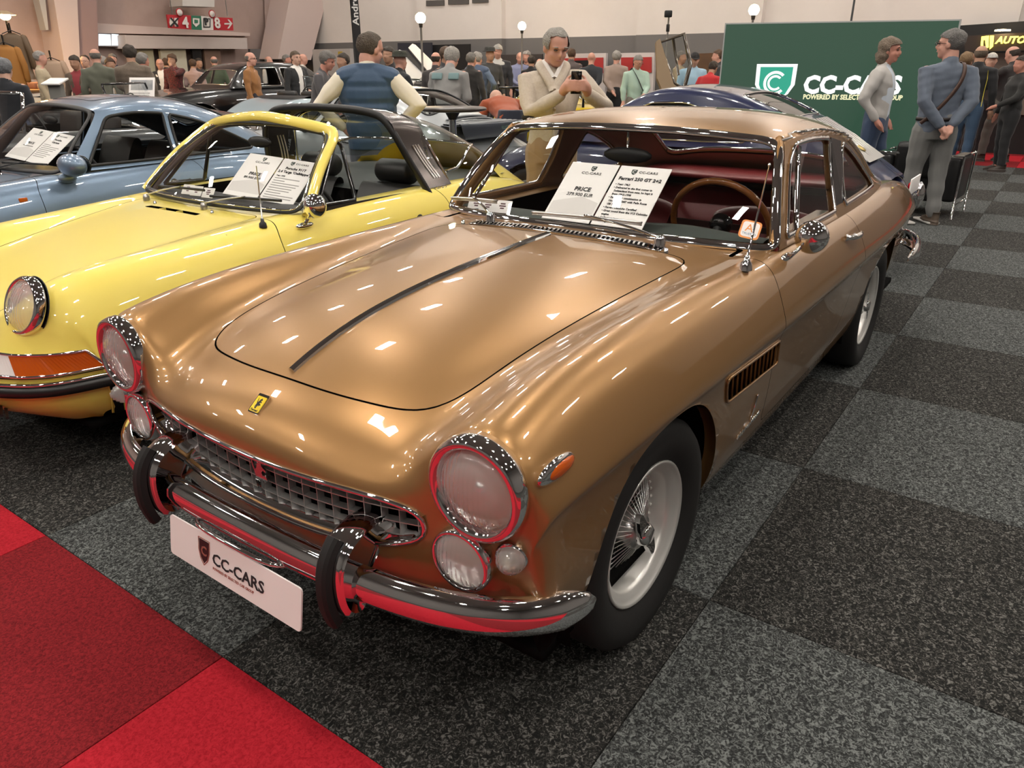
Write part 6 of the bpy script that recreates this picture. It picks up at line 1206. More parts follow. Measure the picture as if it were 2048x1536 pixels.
person(1937, 106, 12.0, 150, 'brown-haired visitor between blue-grey shirt and yellow-piped jacket', (.08, .07, .06), BLK, ('full', (.30, .19, .10)), skin='tan')
# ================================================================ other cars
def simple_car(name, label, loc, rz, col, st, wb, gh=None, wins=(), fr=None, rr=None, wr=.32, yw=.68, glass_m=None, arch=True, rim=None, fx=0.):
    car = thing(name, label, 'car', loc, rz); rows = []
    f = st[0]; rows.append([(f[0]-.05, k*f[4]*.75, .28+.02*k) for k in np.linspace(0, 1, 9)]); rows.append([(f[0]+.08*(1-k**3), k*f[4]*.86, .42) for k in np.linspace(0, 1, 9)]); rows.append([(f[0]+.07*(1-k**3), k*f[4]*.9, .56) for k in np.linspace(0, 1, 9)])
    for (x, zc, yc, zf, yw_, zw, zs) in st:
        rows.append([(x, 0, zc), (x, yc*.45, zc), (x, yc*.8, zc+(zf-zc)*.35), (x, yc, zf), (x, yc+(yw_-yc)*.6, zf-(zf-zw)*.3), (x, yw_, zw), (x, yw_-.005, zw*.7+zs*.3), (x, yw_-.03, zs+.07), (x, yw_-.10, zs)])
    f = st[-1]; rows.append([(f[0]-.07*(1-k**3), k*f[4]*.9, .58) for k in np.linspace(0, 1, 9)]); rows.append([(f[0]-.06*(1-k**3), k*f[4]*.86, .42) for k in np.linspace(0, 1, 9)]); rows.append([(f[0]+.05, k*f[4]*.75, .30) for k in np.linspace(0, 1, 9)])
    S = flip(bsurf(halfnet(rows), 80, 61)); top = S[0][S[0][:, 2] > .45]; left = S[0][S[0][:, 1] > .4]
    car_z = lambda x, y: float(lookup(top, [0, 1], 2, [(x, y)])[0]); car_y = lambda x, z: float(lookup(left, [0, 2], 1, [(x, z)])[0])
    b = S
    for x0 in (fx, -wb):
        sdf = (lambda x0: lambda V: np.maximum(np.hypot(V[:, 0]-x0, V[:, 2]-wr)-wr-.045, .45-np.abs(V[:, 1])))(x0); V, F, e = clip(b, sdf, True); b = flange(V, F, e, lambda v: np.c_[np.zeros(len(v)), -np.sign(v[:, 1])*.04, np.zeros(len(v))])
    if fr is not None: b = clip(b, lambda V: np.where(V[:, 2] > .5, poly_sdf(V[:, :2], fr), 1.))
    ob('body_shell', b, col, car); ob('underbody', join(box((st[-1][0]+.3, -.6, .20), (st[0][0]-.2, .6, .26)), *[box((x0-.38, -.6, .25), (x0+.38, .6, .6)) for x0 in (fx, -wb)]), VOID, car, False)
    for x0 in (fx, -wb):
        for s in (1, -1): disc_wheel(car, x0, s*yw, wr, s, wr, .18, rim)
    if gh:
        rows = [[(x+dx, 0, zr), (x+dx, yr*.3, zr-.002), (x+dx, yr*.6, zr-.012), (x+dx*.8, yr*.85, zr*.96+zl*.04-.01), (x+dx*.5, yr*.97, zl*.55+zr*.45), (x, yr, zl), (x, yr*.7+yb*.3, zl*.66+zb*.34), (x, yr*.35+yb*.65, zl*.33+zb*.67), (x, yb, zb)] for (x, zr, yr, zl, yb, zb, dx) in gh]
        G = flip(bsurf(halfnet(rows), 60, 61)); g = G
        for w_ in wins:
            nm, kind, poly = w_; ax = [0, 2] if kind == 's' else [0, 1]
            cond = (lambda V: np.abs(V[:, 1]) > .38) if kind == 's' else (lambda V: V[:, 2] > .5)
            sd = (lambda ax, poly, cond: lambda V: np.where(cond(V), poly_sdf(V[:, ax], poly), 1.))(ax, poly, cond)
            V, F, e = clip(g, sd, True); g = flange(V, F, e, lambda v: np.c_[np.zeros(len(v)), -np.sign(v[:, 1])*.012, -.008*np.ones(len(v))])
        rf = ob('roof', g, col, car); GS = clip(G, lambda V: np.ones(len(V)))
        for nm, kind, poly in wins:
            ax = [0, 2] if kind == 's' else [0, 1]
            for s in ((1, -1) if kind == 's' else (0,)):
                cond = (lambda V: s*V[:, 1] > .36) if kind == 's' else (lambda V: V[:, 2] > .5)
                V, F = clip(G, lambda V: np.where(cond(V), -poly_sdf(V[:, ax], poly)+.003, -1.))
                if len(V):
                    pn = ob(nm, (V-vnormals((V, F))*.008, F), glass_m or GLASSD, rf)
                    pp = resample(poly, 50, True); src = G[0][G[0][:, 1]*(s or 1) > .2] if s else G[0]
                    q = np.array([(x, lookup(src, [0, 2], 1, [(x, z)])[0], z) for x, z in pp]) if s else np.array([(x, y, lookup(src, [0, 1], 2, [(x, y)])[0]) for x, y in pp]); ob('window_trim', tube(q, .009, 6, True), CHROME, pn)
        ob('seat_row', join(*[cbox((gh[len(gh)//2][0]+.1, s*.32, .70), (.16, .42, .62), .06) for s in (1, -1)]) if 0 else cbox((gh[len(gh)//2][0]+.1, 0, .68), (.18, 1.05, .60), .07), mat('cream_seat', (.42, .36, .22), rough=.6) if 'saloon' in name else BLACK, car)
    return car, car_z, car_y
def round_lamp(car, p, r, tilt=0., m=None, yaw=0.):
    a = ob('headlamp_bezel', lathe([(r*.8, -.02), (r*1.08, -.03), (r*1.1, 0), (r*.98, .016), (r*.88, .01)], 24, 'x'), CHROME, car, loc=p, rot=(0, tilt, yaw)); ob('headlamp_lens', lathe([(0, .03), (r*.5, .024), (r*.9, .006)], 20, 'x'), m or mat('lamp_glass_pale', (.55, .52, .50), rough=.1, coat=.6), a)
def face_rz(px, D, face): p = gp(px, D); return math.atan2(CAM[1]-p[1], CAM[0]-p[0])+math.radians(face)
BLKP = paint('black_paint', (.006, .006, .007), rough=.3); NAVYP = paint('navy_paint', (.010, .016, .065), rough=.3); ICE = paint('pale_blue_paint', (.36, .45, .50), metal=.2, rough=.35); WHP = paint('white_paint', (.72, .71, .69), rough=.4); SUPY = paint('bright_yellow_paint', (.82, .58, .02), rough=.4); BRP = paint('dark_brown_paint', (.05, .035, .022), metal=.3, rough=.35); LBL = paint('pale_silver_paint', (.42, .47, .52), metal=.4, rough=.35)

# navy fastback behind the gold coupe: heading away to the left, tail to the right
st = [(.10,.62,.50,.66,.72,.55,.32),(-.05,.74,.55,.78,.76,.58,.28),(-.35,.82,.60,.86,.80,.62,.25),(-.7,.88,.64,.90,.82,.64,.24),(-1.3,.90,.68,.91,.83,.66,.23),(-1.9,.90,.68,.91,.84,.66,.23),(-2.4,.90,.66,.90,.84,.65,.25),(-2.8,.82,.62,.82,.80,.62,.30),(-3.15,.70,.56,.72,.75,.58,.36),(-3.35,.62,.52,.64,.70,.54,.40)]
gh = [(-.85,.93,.66,.92,.70,.90,0),(-1.1,1.12,.60,1.09,.72,.90,.02),(-1.36,1.305,.55,1.24,.73,.90,.03),(-1.62,1.362,.55,1.28,.73,.90,0),(-1.92,1.362,.55,1.27,.73,.90,0),(-2.25,1.30,.54,1.20,.72,.90,0),(-2.58,1.17,.52,1.07,.70,.88,0),(-2.9,.985,.48,.92,.64,.80,0),(-3.2,.80,.42,.76,.54,.70,0),(-3.35,.70,.38,.68,.48,.64,0)]
nav_w = [('side_window', 's', rpoly([(-1.15, .95), (-1.35, 1.15), (-1.5, 1.22), (-1.8, 1.23), (-2.1, 1.15), (-2.4, 1.0), (-2.35, .95)], .04, 4)), ('windscreen', 'f', rpoly([(-.93, -.56), (-.93, .56), (-1.24, .46), (-1.24, -.46)], .06, 4)), ('rear_window', 'r', rpoly([(-2.2, -.40), (-2.2, .40), (-2.62, .40), (-2.62, -.40)], .08, 4))]
nc, nz, ny = simple_car('fastback_car', 'navy blue fastback with chrome rear bumper parked behind the bronze-gold coupe', (-5.02, -2.95, 0), -PI/2, NAVYP, st, 2.4, gh, nav_w, glass_m=DARKGLASS, fx=-.42)
gzs = bsurf(halfnet([[(x, yr*k, z) for k in (0, .5, 1)] for x, z, yr in ((-2.70, 1.10, .30), (-2.95, .97, .30), (-3.2, .815, .28))]), 12, 12)
pn = ob('slatted_panel', (gzs[0]+[0, .0, .012], gzs[1]), mat('brushed_panel', (.62, .60, .57), rough=.35, metal=.7), nc)
for k in range(9):
    y = -.26+.065*k; ob('panel_slat', tube(np.array([(-2.70, y, 1.110), (-2.95, y, .982), (-3.18, y, .832)]), .006, 5), STEEL, pn)
ob('round_emblem', tf(lathe([(0, .01), (.035, .008), (.04, 0)], 20, 'z'), (-3.08, .05, .905), (0, -.55, 0)), mat('emblem_gold', (.50, .38, .15), rough=.3, metal=.6), pn)
rbp = curve([(-2.9, -.84, .50), (-3.2, -.80, .50), (-3.42, -.60, .50), (-3.47, 0, .50), (-3.42, .60, .50), (-3.2, .80, .50), (-2.9, .84, .50)], 50)
rb = ob('rear_bumper', sweep(rbp, np.array([(.01, -.05), (-.02, -.045), (-.038, 0), (-.02, .045), (.01, .05)]), up=(0, 0, 1)), CHROME, nc)
for y in (.42, -.42): ob('overrider', tf(ellipsoid((0, 0, 0), (.05, .045, .11), 10, 14), (-3.48, y, .52)), CHROME, rb)
ob('number_plate', cbox((-3.50, .02, .66), (.012, .38, .12), .004), WHITE, nc)
for s in (1, -1): ob('tail_lamp', tf(ellipsoid((0, 0, 0), (.02, .045, .03), 8, 10), (-3.40, s*.50, .58)), REDLENS, nc)

# tall black saloon
st = [(.75,.75,.55,.80,.74,.62,.35),(.5,.92,.58,.94,.80,.66,.30),(0,1.0,.62,1.02,.86,.70,.28),(-.7,1.06,.70,1.06,.88,.74,.27),(-1.5,1.06,.74,1.06,.90,.76,.27),(-2.5,1.06,.74,1.06,.90,.76,.27),(-3.1,1.05,.70,1.04,.88,.74,.30),(-3.6,.95,.64,.94,.84,.70,.36),(-3.95,.80,.58,.80,.76,.62,.42)]
gh = [(-.75,1.05,.70,1.05,.76,1.04,0),(-.95,1.30,.64,1.28,.77,1.05,.04),(-1.2,1.56,.58,1.50,.77,1.05,.06),(-1.6,1.61,.58,1.53,.77,1.05,0),(-2.2,1.615,.58,1.53,.77,1.05,0),(-2.7,1.57,.57,1.48,.76,1.05,0),(-2.95,1.35,.56,1.30,.75,1.05,-.04),(-3.1,1.06,.58,1.06,.72,1.04,-.04)]
wn = [('windscreen', 'f', rpoly([(-.80, -.62), (-.80, .62), (-1.06, .55), (-1.06, -.55)], .05, 4)), ('quarter_light', 's', rpoly([(-1.0, 1.09), (-1.2, 1.44), (-1.26, 1.44), (-1.22, 1.09)], .02, 3)), ('front_window', 's', rpoly([(-1.27, 1.09), (-1.30, 1.47), (-1.9, 1.48), (-1.9, 1.09)], .03, 3)), ('rear_side_window', 's', rpoly([(-1.98, 1.09), (-1.98, 1.48), (-2.5, 1.45), (-2.62, 1.09)], .03, 3))]
p = gp(490, 16.2); h_ = face_rz(490, 16.2, -56); sc_, sz, sy = simple_car('saloon_car', 'tall black vintage saloon with cream seats and chrome window frames', (p[0]+1.73*math.cos(h_), p[1]+1.73*math.sin(h_), .15), h_, BLKP, st, 3.0, gh, wn, wr=.36, yw=.72, glass_m=GLASS); sc_.scale = (1.08, 1.05, .90)
for s in (1, -1): round_lamp(sc_, (.78, s*.52, .78), .10)
ob('radiator_grille', join(*[box((.80, y-.006, .45), (.84, y+.006, .92)) for y in np.linspace(-.22, .22, 12)]), CHROME, sc_, False)

# ice-blue roadster
st = [(.75,.55,.45,.62,.66,.52,.32),(.45,.70,.50,.76,.72,.56,.28),(0,.78,.54,.82,.75,.58,.25),(-.5,.82,.58,.83,.76,.60,.24),(-1.0,.83,.60,.82,.76,.60,.23),(-1.5,.80,.62,.80,.76,.60,.23),(-1.85,.80,.62,.80,.76,.60,.24),(-2.2,.84,.60,.87,.78,.62,.27),(-2.6,.80,.56,.83,.76,.60,.32),(-3.0,.66,.50,.68,.68,.52,.38),(-3.15,.58,.46,.60,.62,.48,.40)]
cock = rpoly([(-.95, -.56), (-.95, .56), (-1.95, .56), (-1.95, -.56)], .12, 5)
p = gp(470, 12.2); h_ = face_rz(470, 12.2, 132); hc_, hz, hy = simple_car('roadster_car', 'pale ice-blue open roadster with black interior between black cars and silver coupe', (p[0]+3.2*math.cos(h_), p[1]+3.2*math.sin(h_), .15), h_, ICE, st, 2.3, fr=cock, yw=.62)
def open_cabin(car, xf, xr, zb, hw, seat_m, frame_m, wsx, wsh, lean=.25):
    ob('cockpit_lining', join(box((xr, -hw, .25), (xf, hw, .30)), box((xr-.02, -hw, .28), (xr, hw, zb-.01)), *[box((xr, s*hw-.01, .28), (xf, s*hw+.01, zb-.01)) for s in (1, -1)]), VOID, car, False)
    for s in (1, -1): ob('seat_backrest', tf(cbox((0, 0, 0), (.14, .44, .50), .06), (xr+.18, s*hw*.52, zb-.12), (0, -.2, 0)), seat_m, car)
    ob('dashboard', cbox((xf-.06, 0, zb-.06), (.14, hw*2, .14), .04), seat_m, car)
    sw_ = ob('steering_wheel', tube(np.c_[0*th48, .18*np.cos(th48), .18*np.sin(th48)], .011, 6, True), BLACK, car, loc=(xf-.32, hw*.5, zb+.02), rot=(0, .3, 0)); ob('steering_spokes', join(*[tf(box((-.004, -.012, 0), (.004, .012, .17)), rot=(k, 0, 0)) for k in (PI/2, -PI/2, PI)]), BLACK, sw_, False)
    yy = np.linspace(-1, 1, 21); lo = np.c_[wsx-.10*np.abs(yy)**2, hw*1.02*yy, np.full(21, zb-.01)]; hi = np.c_[wsx-.10*np.abs(yy)**2-wsh*lean, hw*.94*yy, np.full(21, zb+wsh)]; ws_ = ob('windscreen', (np.vstack([lo, hi]), grid(2, 21)), GLASS, car)
    ob('windscreen_frame', tube(np.vstack([lo, hi[::-1]]), .016, 6, True), frame_m, ws_)
open_cabin(hc_, -.95, -1.95, .82, .56, BLACK, CHROME, -.92, .36)
for s in (1, -1): round_lamp(hc_, (.70, s*.50, .62), .085)
for s in (1, -1): ob('door_handle', tube([(-1.62, s*(hy(-1.62, .70)+.02), .70), (-1.75, s*(hy(-1.75, .70)+.02), .70)], .010, 6), CHROME, hc_)
ob('folded_hood', tf(bsurf(np.array([[(0, y, 0), (-.05, y, .06), (-.25, y, .07), (-.4, y, 0)] for y in (-.56, -.3, 0, .3, .56)]), 10, 10), (-1.92, 0, .83)), BLACK, hc_)

def platform(label, car, x0, x1, hw):
    t = thing('display_platform', label, 'platform', (car.location[0], car.location[1], 0), car.rotation_euler[2], 'low platforms under the far cars'); ob('deck', box((x0, -hw, .06), (x1, hw, .148), .01), mat('platform_grey', (.10, .10, .10), rough=.7), t); ob('plinth', box((x0+.06, -hw+.06, .002), (x1-.06, hw-.06, .06)), BLACK, t, False)
platform('low grey platform under the tall black saloon', sc_, -4.4, 1.0, 1.0); platform('low grey platform under the pale ice-blue roadster', hc_, -3.3, .95, .9)
# black convertible, nose towards the viewer's right
st = [(.85,.62,.40,.70,.72,.56,.34),(.5,.80,.50,.80,.78,.60,.30),(0,.90,.56,.86,.82,.62,.27),(-.5,.95,.60,.90,.84,.64,.26),(-1.0,.95,.64,.93,.85,.66,.25),(-1.6,.92,.66,.92,.85,.66,.25),(-2.2,.92,.66,.92,.85,.66,.26),(-2.7,.90,.64,.90,.84,.65,.28),(-3.2,.78,.58,.80,.78,.60,.34),(-3.45,.66,.52,.70,.70,.54,.38)]
cock = rpoly([(-1.05, -.60), (-1.05, .60), (-2.2, .60), (-2.2, -.60)], .12, 5)
p = gp(400, 10.9); bc_, bz, by = simple_car('convertible_car', 'black open convertible with chrome lamps behind the ice-blue coupe', (p[0], p[1], 0), face_rz(400, 10.9, 64), BLKP, st, 2.5, fr=cock, yw=.70)
open_cabin(bc_, -1.05, -2.2, .93, .60, BLACK, GLOSSBLACK, -1.02, .34)
for s in (1, -1): round_lamp(bc_, (.84, s*.58, .72), .10); round_lamp(bc_, (.93, s*.36, .66), .07)
ob('bonnet_ornament', join(tube([(-.9, -.5, bz(-.9, .5)+.03), (-.85, 0, bz(-.85, 0)+.05), (-.9, .5, bz(-.9, .5)+.03)], .012, 6), *[ellipsoid((-.88, y, bz(-.88, abs(y))+.05), (.05, .05, .04), 8, 10) for y in (-.45, -.2, .2, .45)]), CHROME, bc_)
ob('radiator_grille', join(*[tf(ellipsoid((0, 0, 0), (.03, .012, .13), 6, 8), (.94, y, .56)) for y in np.linspace(-.22, .22, 9)]), CHROME, bc_)
p = atd(281, 195, 11.6); ds = thing('display_sheet', 'printed vehicle sheet with photograph leaning in the black convertible windscreen', 'display sheet', (p.x, p.y, .98), face_rz(281, 11.6, -25)); Rd = facing((.9, 0, .43)).to_4x4()
ob('sheet_page', extrude(rpoly([(-.20, 0), (.20, 0), (.20, .40), (-.20, .40)], .004, 2), -.002, .002, Rd), WHITE, ds, False); ob('vehicle_photograph', extrude(np.array([(-.17, .20), (.17, .20), (.17, .36), (-.17, .36)]), .002, .003, Rd), mat('photo_print', (.20, .22, .25), rough=.5, var=(14, (.45, .44, .42), 1.2)), ds, False)
for k in range(4): ob('blurred_line', extrude(np.array([(-.15, .04+.035*k), (.10+.01*k, .04+.035*k), (.10+.01*k, .052+.035*k), (-.15, .052+.035*k)]), .002, .003, Rd), GREYINK, ds, False)

# dark roadster at the left edge
p = gp(12, 9.2); dc_, dz_, dy = simple_car('roadster_car', 'dark grey open roadster with chrome windscreen at the left edge', (-.62, -7.10, 0), 0., paint('dark_grey_paint', (.02, .022, .025), rough=.3), st, 2.5, fr=cock, yw=.70)
open_cabin(dc_, -1.05, -2.2, .93, .60, mat('brown_black_leather', (.022, .016, .014), rough=.5), CHROME, -1.02, .34)
for s in (1, -1): round_lamp(dc_, (.84, s*.58, .72), .10)

# distant pale coupe between the visitors at the left
st9 = [(.80,.50,.42,.58,.68,.46,.28),(.5,.64,.55,.74,.74,.50,.24),(0,.76,.58,.80,.78,.55,.22),(-.6,.85,.62,.86,.79,.60,.21),(-1.4,.86,.66,.87,.80,.60,.21),(-2.1,.87,.68,.88,.83,.60,.23),(-2.6,.80,.60,.78,.80,.56,.28),(-3.0,.66,.54,.66,.72,.50,.32),(-3.15,.56,.48,.58,.66,.46,.34)]
gh9 = [(-.62,.86,.62,.86,.67,.85,0),(-.85,1.06,.56,1.04,.68,.86,.03),(-1.08,1.225,.51,1.18,.68,.86,.04),(-1.4,1.28,.53,1.20,.69,.86,0),(-1.75,1.27,.53,1.18,.69,.86,0),(-2.1,1.18,.52,1.08,.68,.87,0),(-2.45,1.02,.50,.95,.63,.83,0),(-2.8,.83,.46,.79,.55,.74,0),(-3.05,.66,.42,.64,.48,.60,0)]
w9 = [('side_window', 's', rpoly([(-.95, .90), (-1.12, 1.12), (-1.5, 1.16), (-1.85, 1.10), (-2.2, .94), (-2.15, .90)], .04, 4)), ('windscreen', 'f', rpoly([(-.68, -.54), (-.68, .54), (-1.0, .45), (-1.0, -.45)], .06, 4)), ('rear_window', 'r', rpoly([(-1.95, -.40), (-1.95, .40), (-2.4, .42), (-2.4, -.42)], .08, 4))]
p = gp(130, 17.8); pc_, _, _ = simple_car('distant_coupe', 'distant pale blue coupe half hidden between the visitors on the left', (p[0], p[1], 0), face_rz(130, 17.8, 60), LBL, st9, 2.27, gh9, w9, glass_m=DARKGLASS, yw=.64)

# white sports car with one door swung up
p = gp(868, 17.2); h_ = face_rz(868, 17.2, 176); p = (p[0]+1.2*math.cos(h_)+.5, p[1]+1.2*math.sin(h_)+.4); wc_, wz_, wy_ = simple_car('gullwing_car', 'white sports car with its door swung up beside the grey jacket', (p[0]-.5, p[1]-.4, 0), h_, WHP, st9, 2.4, gh9, w9, glass_m=DARKGLASS, yw=.64)
Mo = Matrix.LocRotScale(Vector((p[0]-.5, p[1]-.4, 0)), Euler((0, 0, wc_.rotation_euler[2])), None).inverted()
def flatpoly(par, nm, px, D, m_, th):
    q = [Mo@atd(x, y, D) for x, y in px]; n_ = (q[1]-q[0]).cross(q[2]-q[0]).normalized(); k = len(q)
    return ob(nm, (np.array([v[:] for v in q]+[(v-n_*th)[:] for v in q]), [tuple(range(k)), tuple(range(2*k-1, k-1, -1))]+[(i, k+i, k+(i+1) % k, (i+1) % k) for i in range(k)]), m_, par, False)
rd = flatpoly(wc_, 'raised_door', [(786, 118), (800, 104), (812, 108), (852, 152), (840, 162), (808, 160)], 14.6, WHP, .10); flatpoly(rd, 'door_seal', [(803, 105), (815, 104), (857, 147), (850, 152)], 14.55, BLACK, .08); flatpoly(rd, 'door_top_panel', [(818, 100), (826, 92), (832, 94), (866, 127), (864, 142), (857, 147)], 14.5, WHP, .10); flatpoly(rd, 'door_glass', [(796, 120), (803, 113), (838, 150), (812, 152)], 14.55, mat('white_door_trim', (.6, .6, .58), rough=.4), .02)

# low yellow supercar seen from behind
stw = [(.95,.45,.50,.50,.80,.42,.20),(.5,.58,.60,.66,.92,.48,.18),(0,.68,.66,.74,.95,.52,.18),(-.6,.80,.70,.80,.96,.56,.18),(-1.4,.82,.74,.82,.97,.60,.18),(-2.1,.86,.78,.88,1.0,.62,.20),(-2.6,.90,.80,.90,1.0,.64,.24),(-3.05,.88,.78,.88,.98,.64,.30),(-3.25,.78,.74,.80,.94,.60,.34)]
ghw = [(-.35,.78,.66,.78,.74,.77,0),(-.8,.96,.58,.94,.76,.80,.03),(-1.15,1.09,.50,1.05,.77,.82,.03),(-1.5,1.12,.50,1.06,.77,.83,0),(-1.9,1.09,.50,1.03,.77,.85,0),(-2.4,.98,.52,.96,.74,.88,0),(-2.9,.89,.54,.89,.70,.87,0)]
ww = [('side_window', 's', rpoly([(-.75, .85), (-1.15, 1.01), (-1.6, 1.03), (-1.95, .97), (-1.9, .88)], .03, 4)), ('windscreen', 'f', rpoly([(-.42, -.56), (-.42, .56), (-1.05, .44), (-1.05, -.44)], .06, 4)), ('rear_window', 'r', rpoly([(-1.95, -.36), (-1.95, .36), (-2.4, .36), (-2.4, -.36)], .04, 4))]
p = gp(1098, 12.6); hd_ = face_rz(1098, 12.6, 180); yc_, yz_, yy_ = simple_car('supercar', 'low bright yellow supercar with black rear wing seen from behind', (p[0]+3.2*math.cos(hd_)+.0, p[1]+3.2*math.sin(hd_), 0), hd_, SUPY, stw, 2.45, ghw, ww, glass_m=DARKGLASS, yw=.82)
wg = ob('rear_wing', join(sweep(np.array([(-3.05, y, 1.16) for y in np.linspace(-.85, .85, 9)]), np.array([(-.14, -.01), (.14, -.02), (.15, .0), (.0, .022), (-.14, .012)]), up=(0, 0, 1))), GLOSSBLACK, yc_); [ob('wing_post', box((-3.10, q*.60-.02, .85), (-2.98, q*.60+.02, 1.16)), GLOSSBLACK, yc_, False) for q in (1, -1)]
ob('rear_grille', cbox((-3.31, 0, .66), (.05, 1.3, .16), .02), BLACK, yc_); [ob('rear_letter_mark', cbox((-3.342, -.27+.09*k, .765), (.012, .055, .05), .004), WHITE, yc_) for k in range(7)]
for s in (1, -1): ob('tail_lamp', cbox((-3.32, s*.72, .68), (.04, .22, .09), .02), REDLENS, yc_)
# brown wedge with the door standing up
p = gp(1296, 11.8); hd_ = face_rz(1296, 11.8, -64); cc_, cz_, cy_ = simple_car('wedge_car', 'dark brown wedge-shaped supercar with upright scissor door', (p[0], p[1], 0), hd_, BRP, stw, 2.45, ghw, ww, glass_m=DARKGLASS, yw=.82)
Mo = Matrix.LocRotScale(cc_.location, cc_.rotation_euler, None).inverted()
def slab(par, nm, px, D, m_, th=.05, inset=None):
    q = [Mo@atd(x, y, D) for x, y in px]; n_ = (q[1]-q[0]).cross(q[2]-q[0]).normalized(); k = len(q)
    return ob(nm, (np.array([v[:] for v in q]+[(v-n_*th)[:] for v in q]), [tuple(range(k)), tuple(range(2*k-1, k-1, -1))]+[(i, k+i, k+(i+1) % k, (i+1) % k) for i in range(k)]), m_, par, False)
slab(cc_, 'scissor_door', [(1310, 88), (1318, 82), (1345, 172), (1352, 178), (1322, 184), (1312, 160)], 12.4, mat('tan_leather', (.22, .15, .085), rough=.6), .09)
fr_ = [(1318, 86), (1368, 68), (1381, 128), (1368, 178), (1347, 165)]; dfr = ob('door_window_frame', tube(np.array([(Mo@atd(x, y, 12.4))[:] for x, y in fr_]), .035, 6, True), BRP, cc_)
slab(cc_, 'scissor_door_glass', fr_, 12.38, GLASS, .01); ob('door_window_bar', tube(np.array([(Mo@atd(x, y, 12.4))[:] for x, y in ((1346, 75), (1357, 150))]), .022, 6), BRP, cc_)

# ================================================================ furniture
bt = thing('bar_table', 'round dark bar table on a chrome column behind the yellow targa', 'table', (-3.85, -3.08, 0))
ob('table_top', lathe([(0, 1.165), (.29, 1.165), (.305, 1.155), (.30, 1.14), (.25, 1.13), (0, 1.13)], 48), mat('table_top_dark', (.035, .028, .026), rough=.3), bt); ob('column', tube([(0, 0, .02), (0, 0, 1.13)], .032, 16), CHROME, bt); ob('top_cone', lathe([(.033, 1.06), (.07, 1.13)], 20), BLACK, bt); ob('foot_plate', lathe([(0, .03), (.22, .022), (.24, .008), (.24, .0)], 36), CHROME, bt)
def armchair(label, loc, rz):
    t = thing('armchair', label, 'armchair', loc, rz, 'black leather armchairs by the green screen'); L = mat('black_leather', (.014, .014, .015), rough=.38, bump=(40, .1, .003))
    ob('seat_cushion', cbox((.02, 0, .36), (.58, .50, .16), .04), L, t); ob('base_cushion', cbox((.02, 0, .22), (.58, .50, .14), .03), L, t); ob('back_cushion', tf(cbox((0, 0, 0), (.15, .50, .36), .05), (-.27, 0, .58), (0, -.12, 0)), L, t)
    for s in (1, -1): ob('arm_cushion', cbox((0, s*.33, .40), (.68, .14, .46), .04), L, t)
    fr = []
    for s in (1, -1):
        for x in (-.34, .34): fr.append(tube([(x, s*.41, 0), (x, s*.41, .64)], .011, 8))
        fr.append(tube([(-.34, s*.41, .64), (.34, s*.41, .64)], .011, 8)); fr.append(tube([(-.34, s*.41, .14), (.34, s*.41, .14)], .009, 8))
    fr.append(tube([(-.34, -.41, .64), (-.34, .41, .64)], .011, 8)); ob('tube_frame', join(*fr), CHROME, t)
armchair('black leather armchair with chrome legs right behind the blue-grey shirt', (-7.98, .22, 0), PI*.98)
armchair('black leather armchair against the foot of the green screen', (-7.75, -1.0, 0), .15)

# ================================================================ screen, booths, wall fittings
def emis(name, c, s): return mat(name, (.02, .02, .02), rough=.6, emit=c, estr=s)
sa, sb_ = atd(1450, 46, 9.0), atd(1924, 38, 8.27); sb_.z = sa.z; ux = (sb_-sa); W_ = ux.length; ux.normalize(); nz_ = ux.cross(Vector((0, 0, 1))); nz_ = nz_ if nz_.dot(Vector(CAM)-sa) > 0 else -nz_
scr = thing('led_screen', 'large dark green display screen showing a white and teal shield logo', 'screen', (sa.x, sa.y, 0)); Rs = facing(nz_); R4 = Rs.to_4x4(); z0, z1 = .22, sa.z
def sp(px, py):   # pixel -> screen plane coordinates (u along, v up)
    d = Vector(cf)+Vector(cr)*((px-1024)/FPX)-Vector(cu)*((py-768)/FPX); t = (sa-Vector(CAM)).dot(nz_)/d.dot(nz_); q = Vector(CAM)+d*t-Vector((sa.x, sa.y, 0)); return q.dot(ux), q.z
def S3(u, v, h=0.): return Vector((ux.x*u+nz_.x*h, ux.y*u+nz_.y*h, v))
def splate(poly, h0, h1, m_, nm): q = np.array([S3(u, v, h)[:] for h in (h0, h1) for u, v in poly]); k = len(poly); return ob(nm, (q, [tuple(range(k))[::-1], tuple(range(k, 2*k))]+[(i, (i+1) % k, k+(i+1) % k, k+i) for i in range(k)]), m_, scr, False)
splate([(0, z0), (W_, z0), (W_, z1), (0, z1)], -.10, -.005, mat('screen_casing', (.45, .46, .46), rough=.4), 'casing')
GS_ = emis('screen_green', (.024, .070, .042), 1.0); splate([(.015, z0+.02), (W_-.02, z0+.02), (W_-.02, z1-.015), (.015, z1-.015)], -.006, 0., GS_, 'picture')
LW = emis('screen_white', (1., 1., .98), 1.1); LT = emis('screen_teal', (.03, .48, .32), .8); LY = emis('screen_yellow', (.95, .9, .55), 1.0)
a = sp(1514, 128); b_ = sp(1596, 127); c = sp(1553, 203); hw = (b_[0]-a[0])/2; uc = (a[0]+b_[0])/2; zt_ = a[1]; hh_ = zt_-c[1]
def shield(k, h0, h1, m_, nm): p = [(uc-hw*k, zt_-hh_*.5*(1-k)*.8), (uc+hw*k, zt_-hh_*.5*(1-k)*.8), (uc+hw*k*.98, zt_-hh_*.55), (uc+hw*k*.7, zt_-hh_*.80), (uc, zt_-hh_*(1-.5*(1-k)*1.1)), (uc-hw*k*.7, zt_-hh_*.80), (uc-hw*k*.98, zt_-hh_*.55)]; return splate(p, h0, h1, m_, nm)
shield(1., .0, .002, LW, 'shield_border'); shield(.80, .002, .004, LT, 'shield_field')
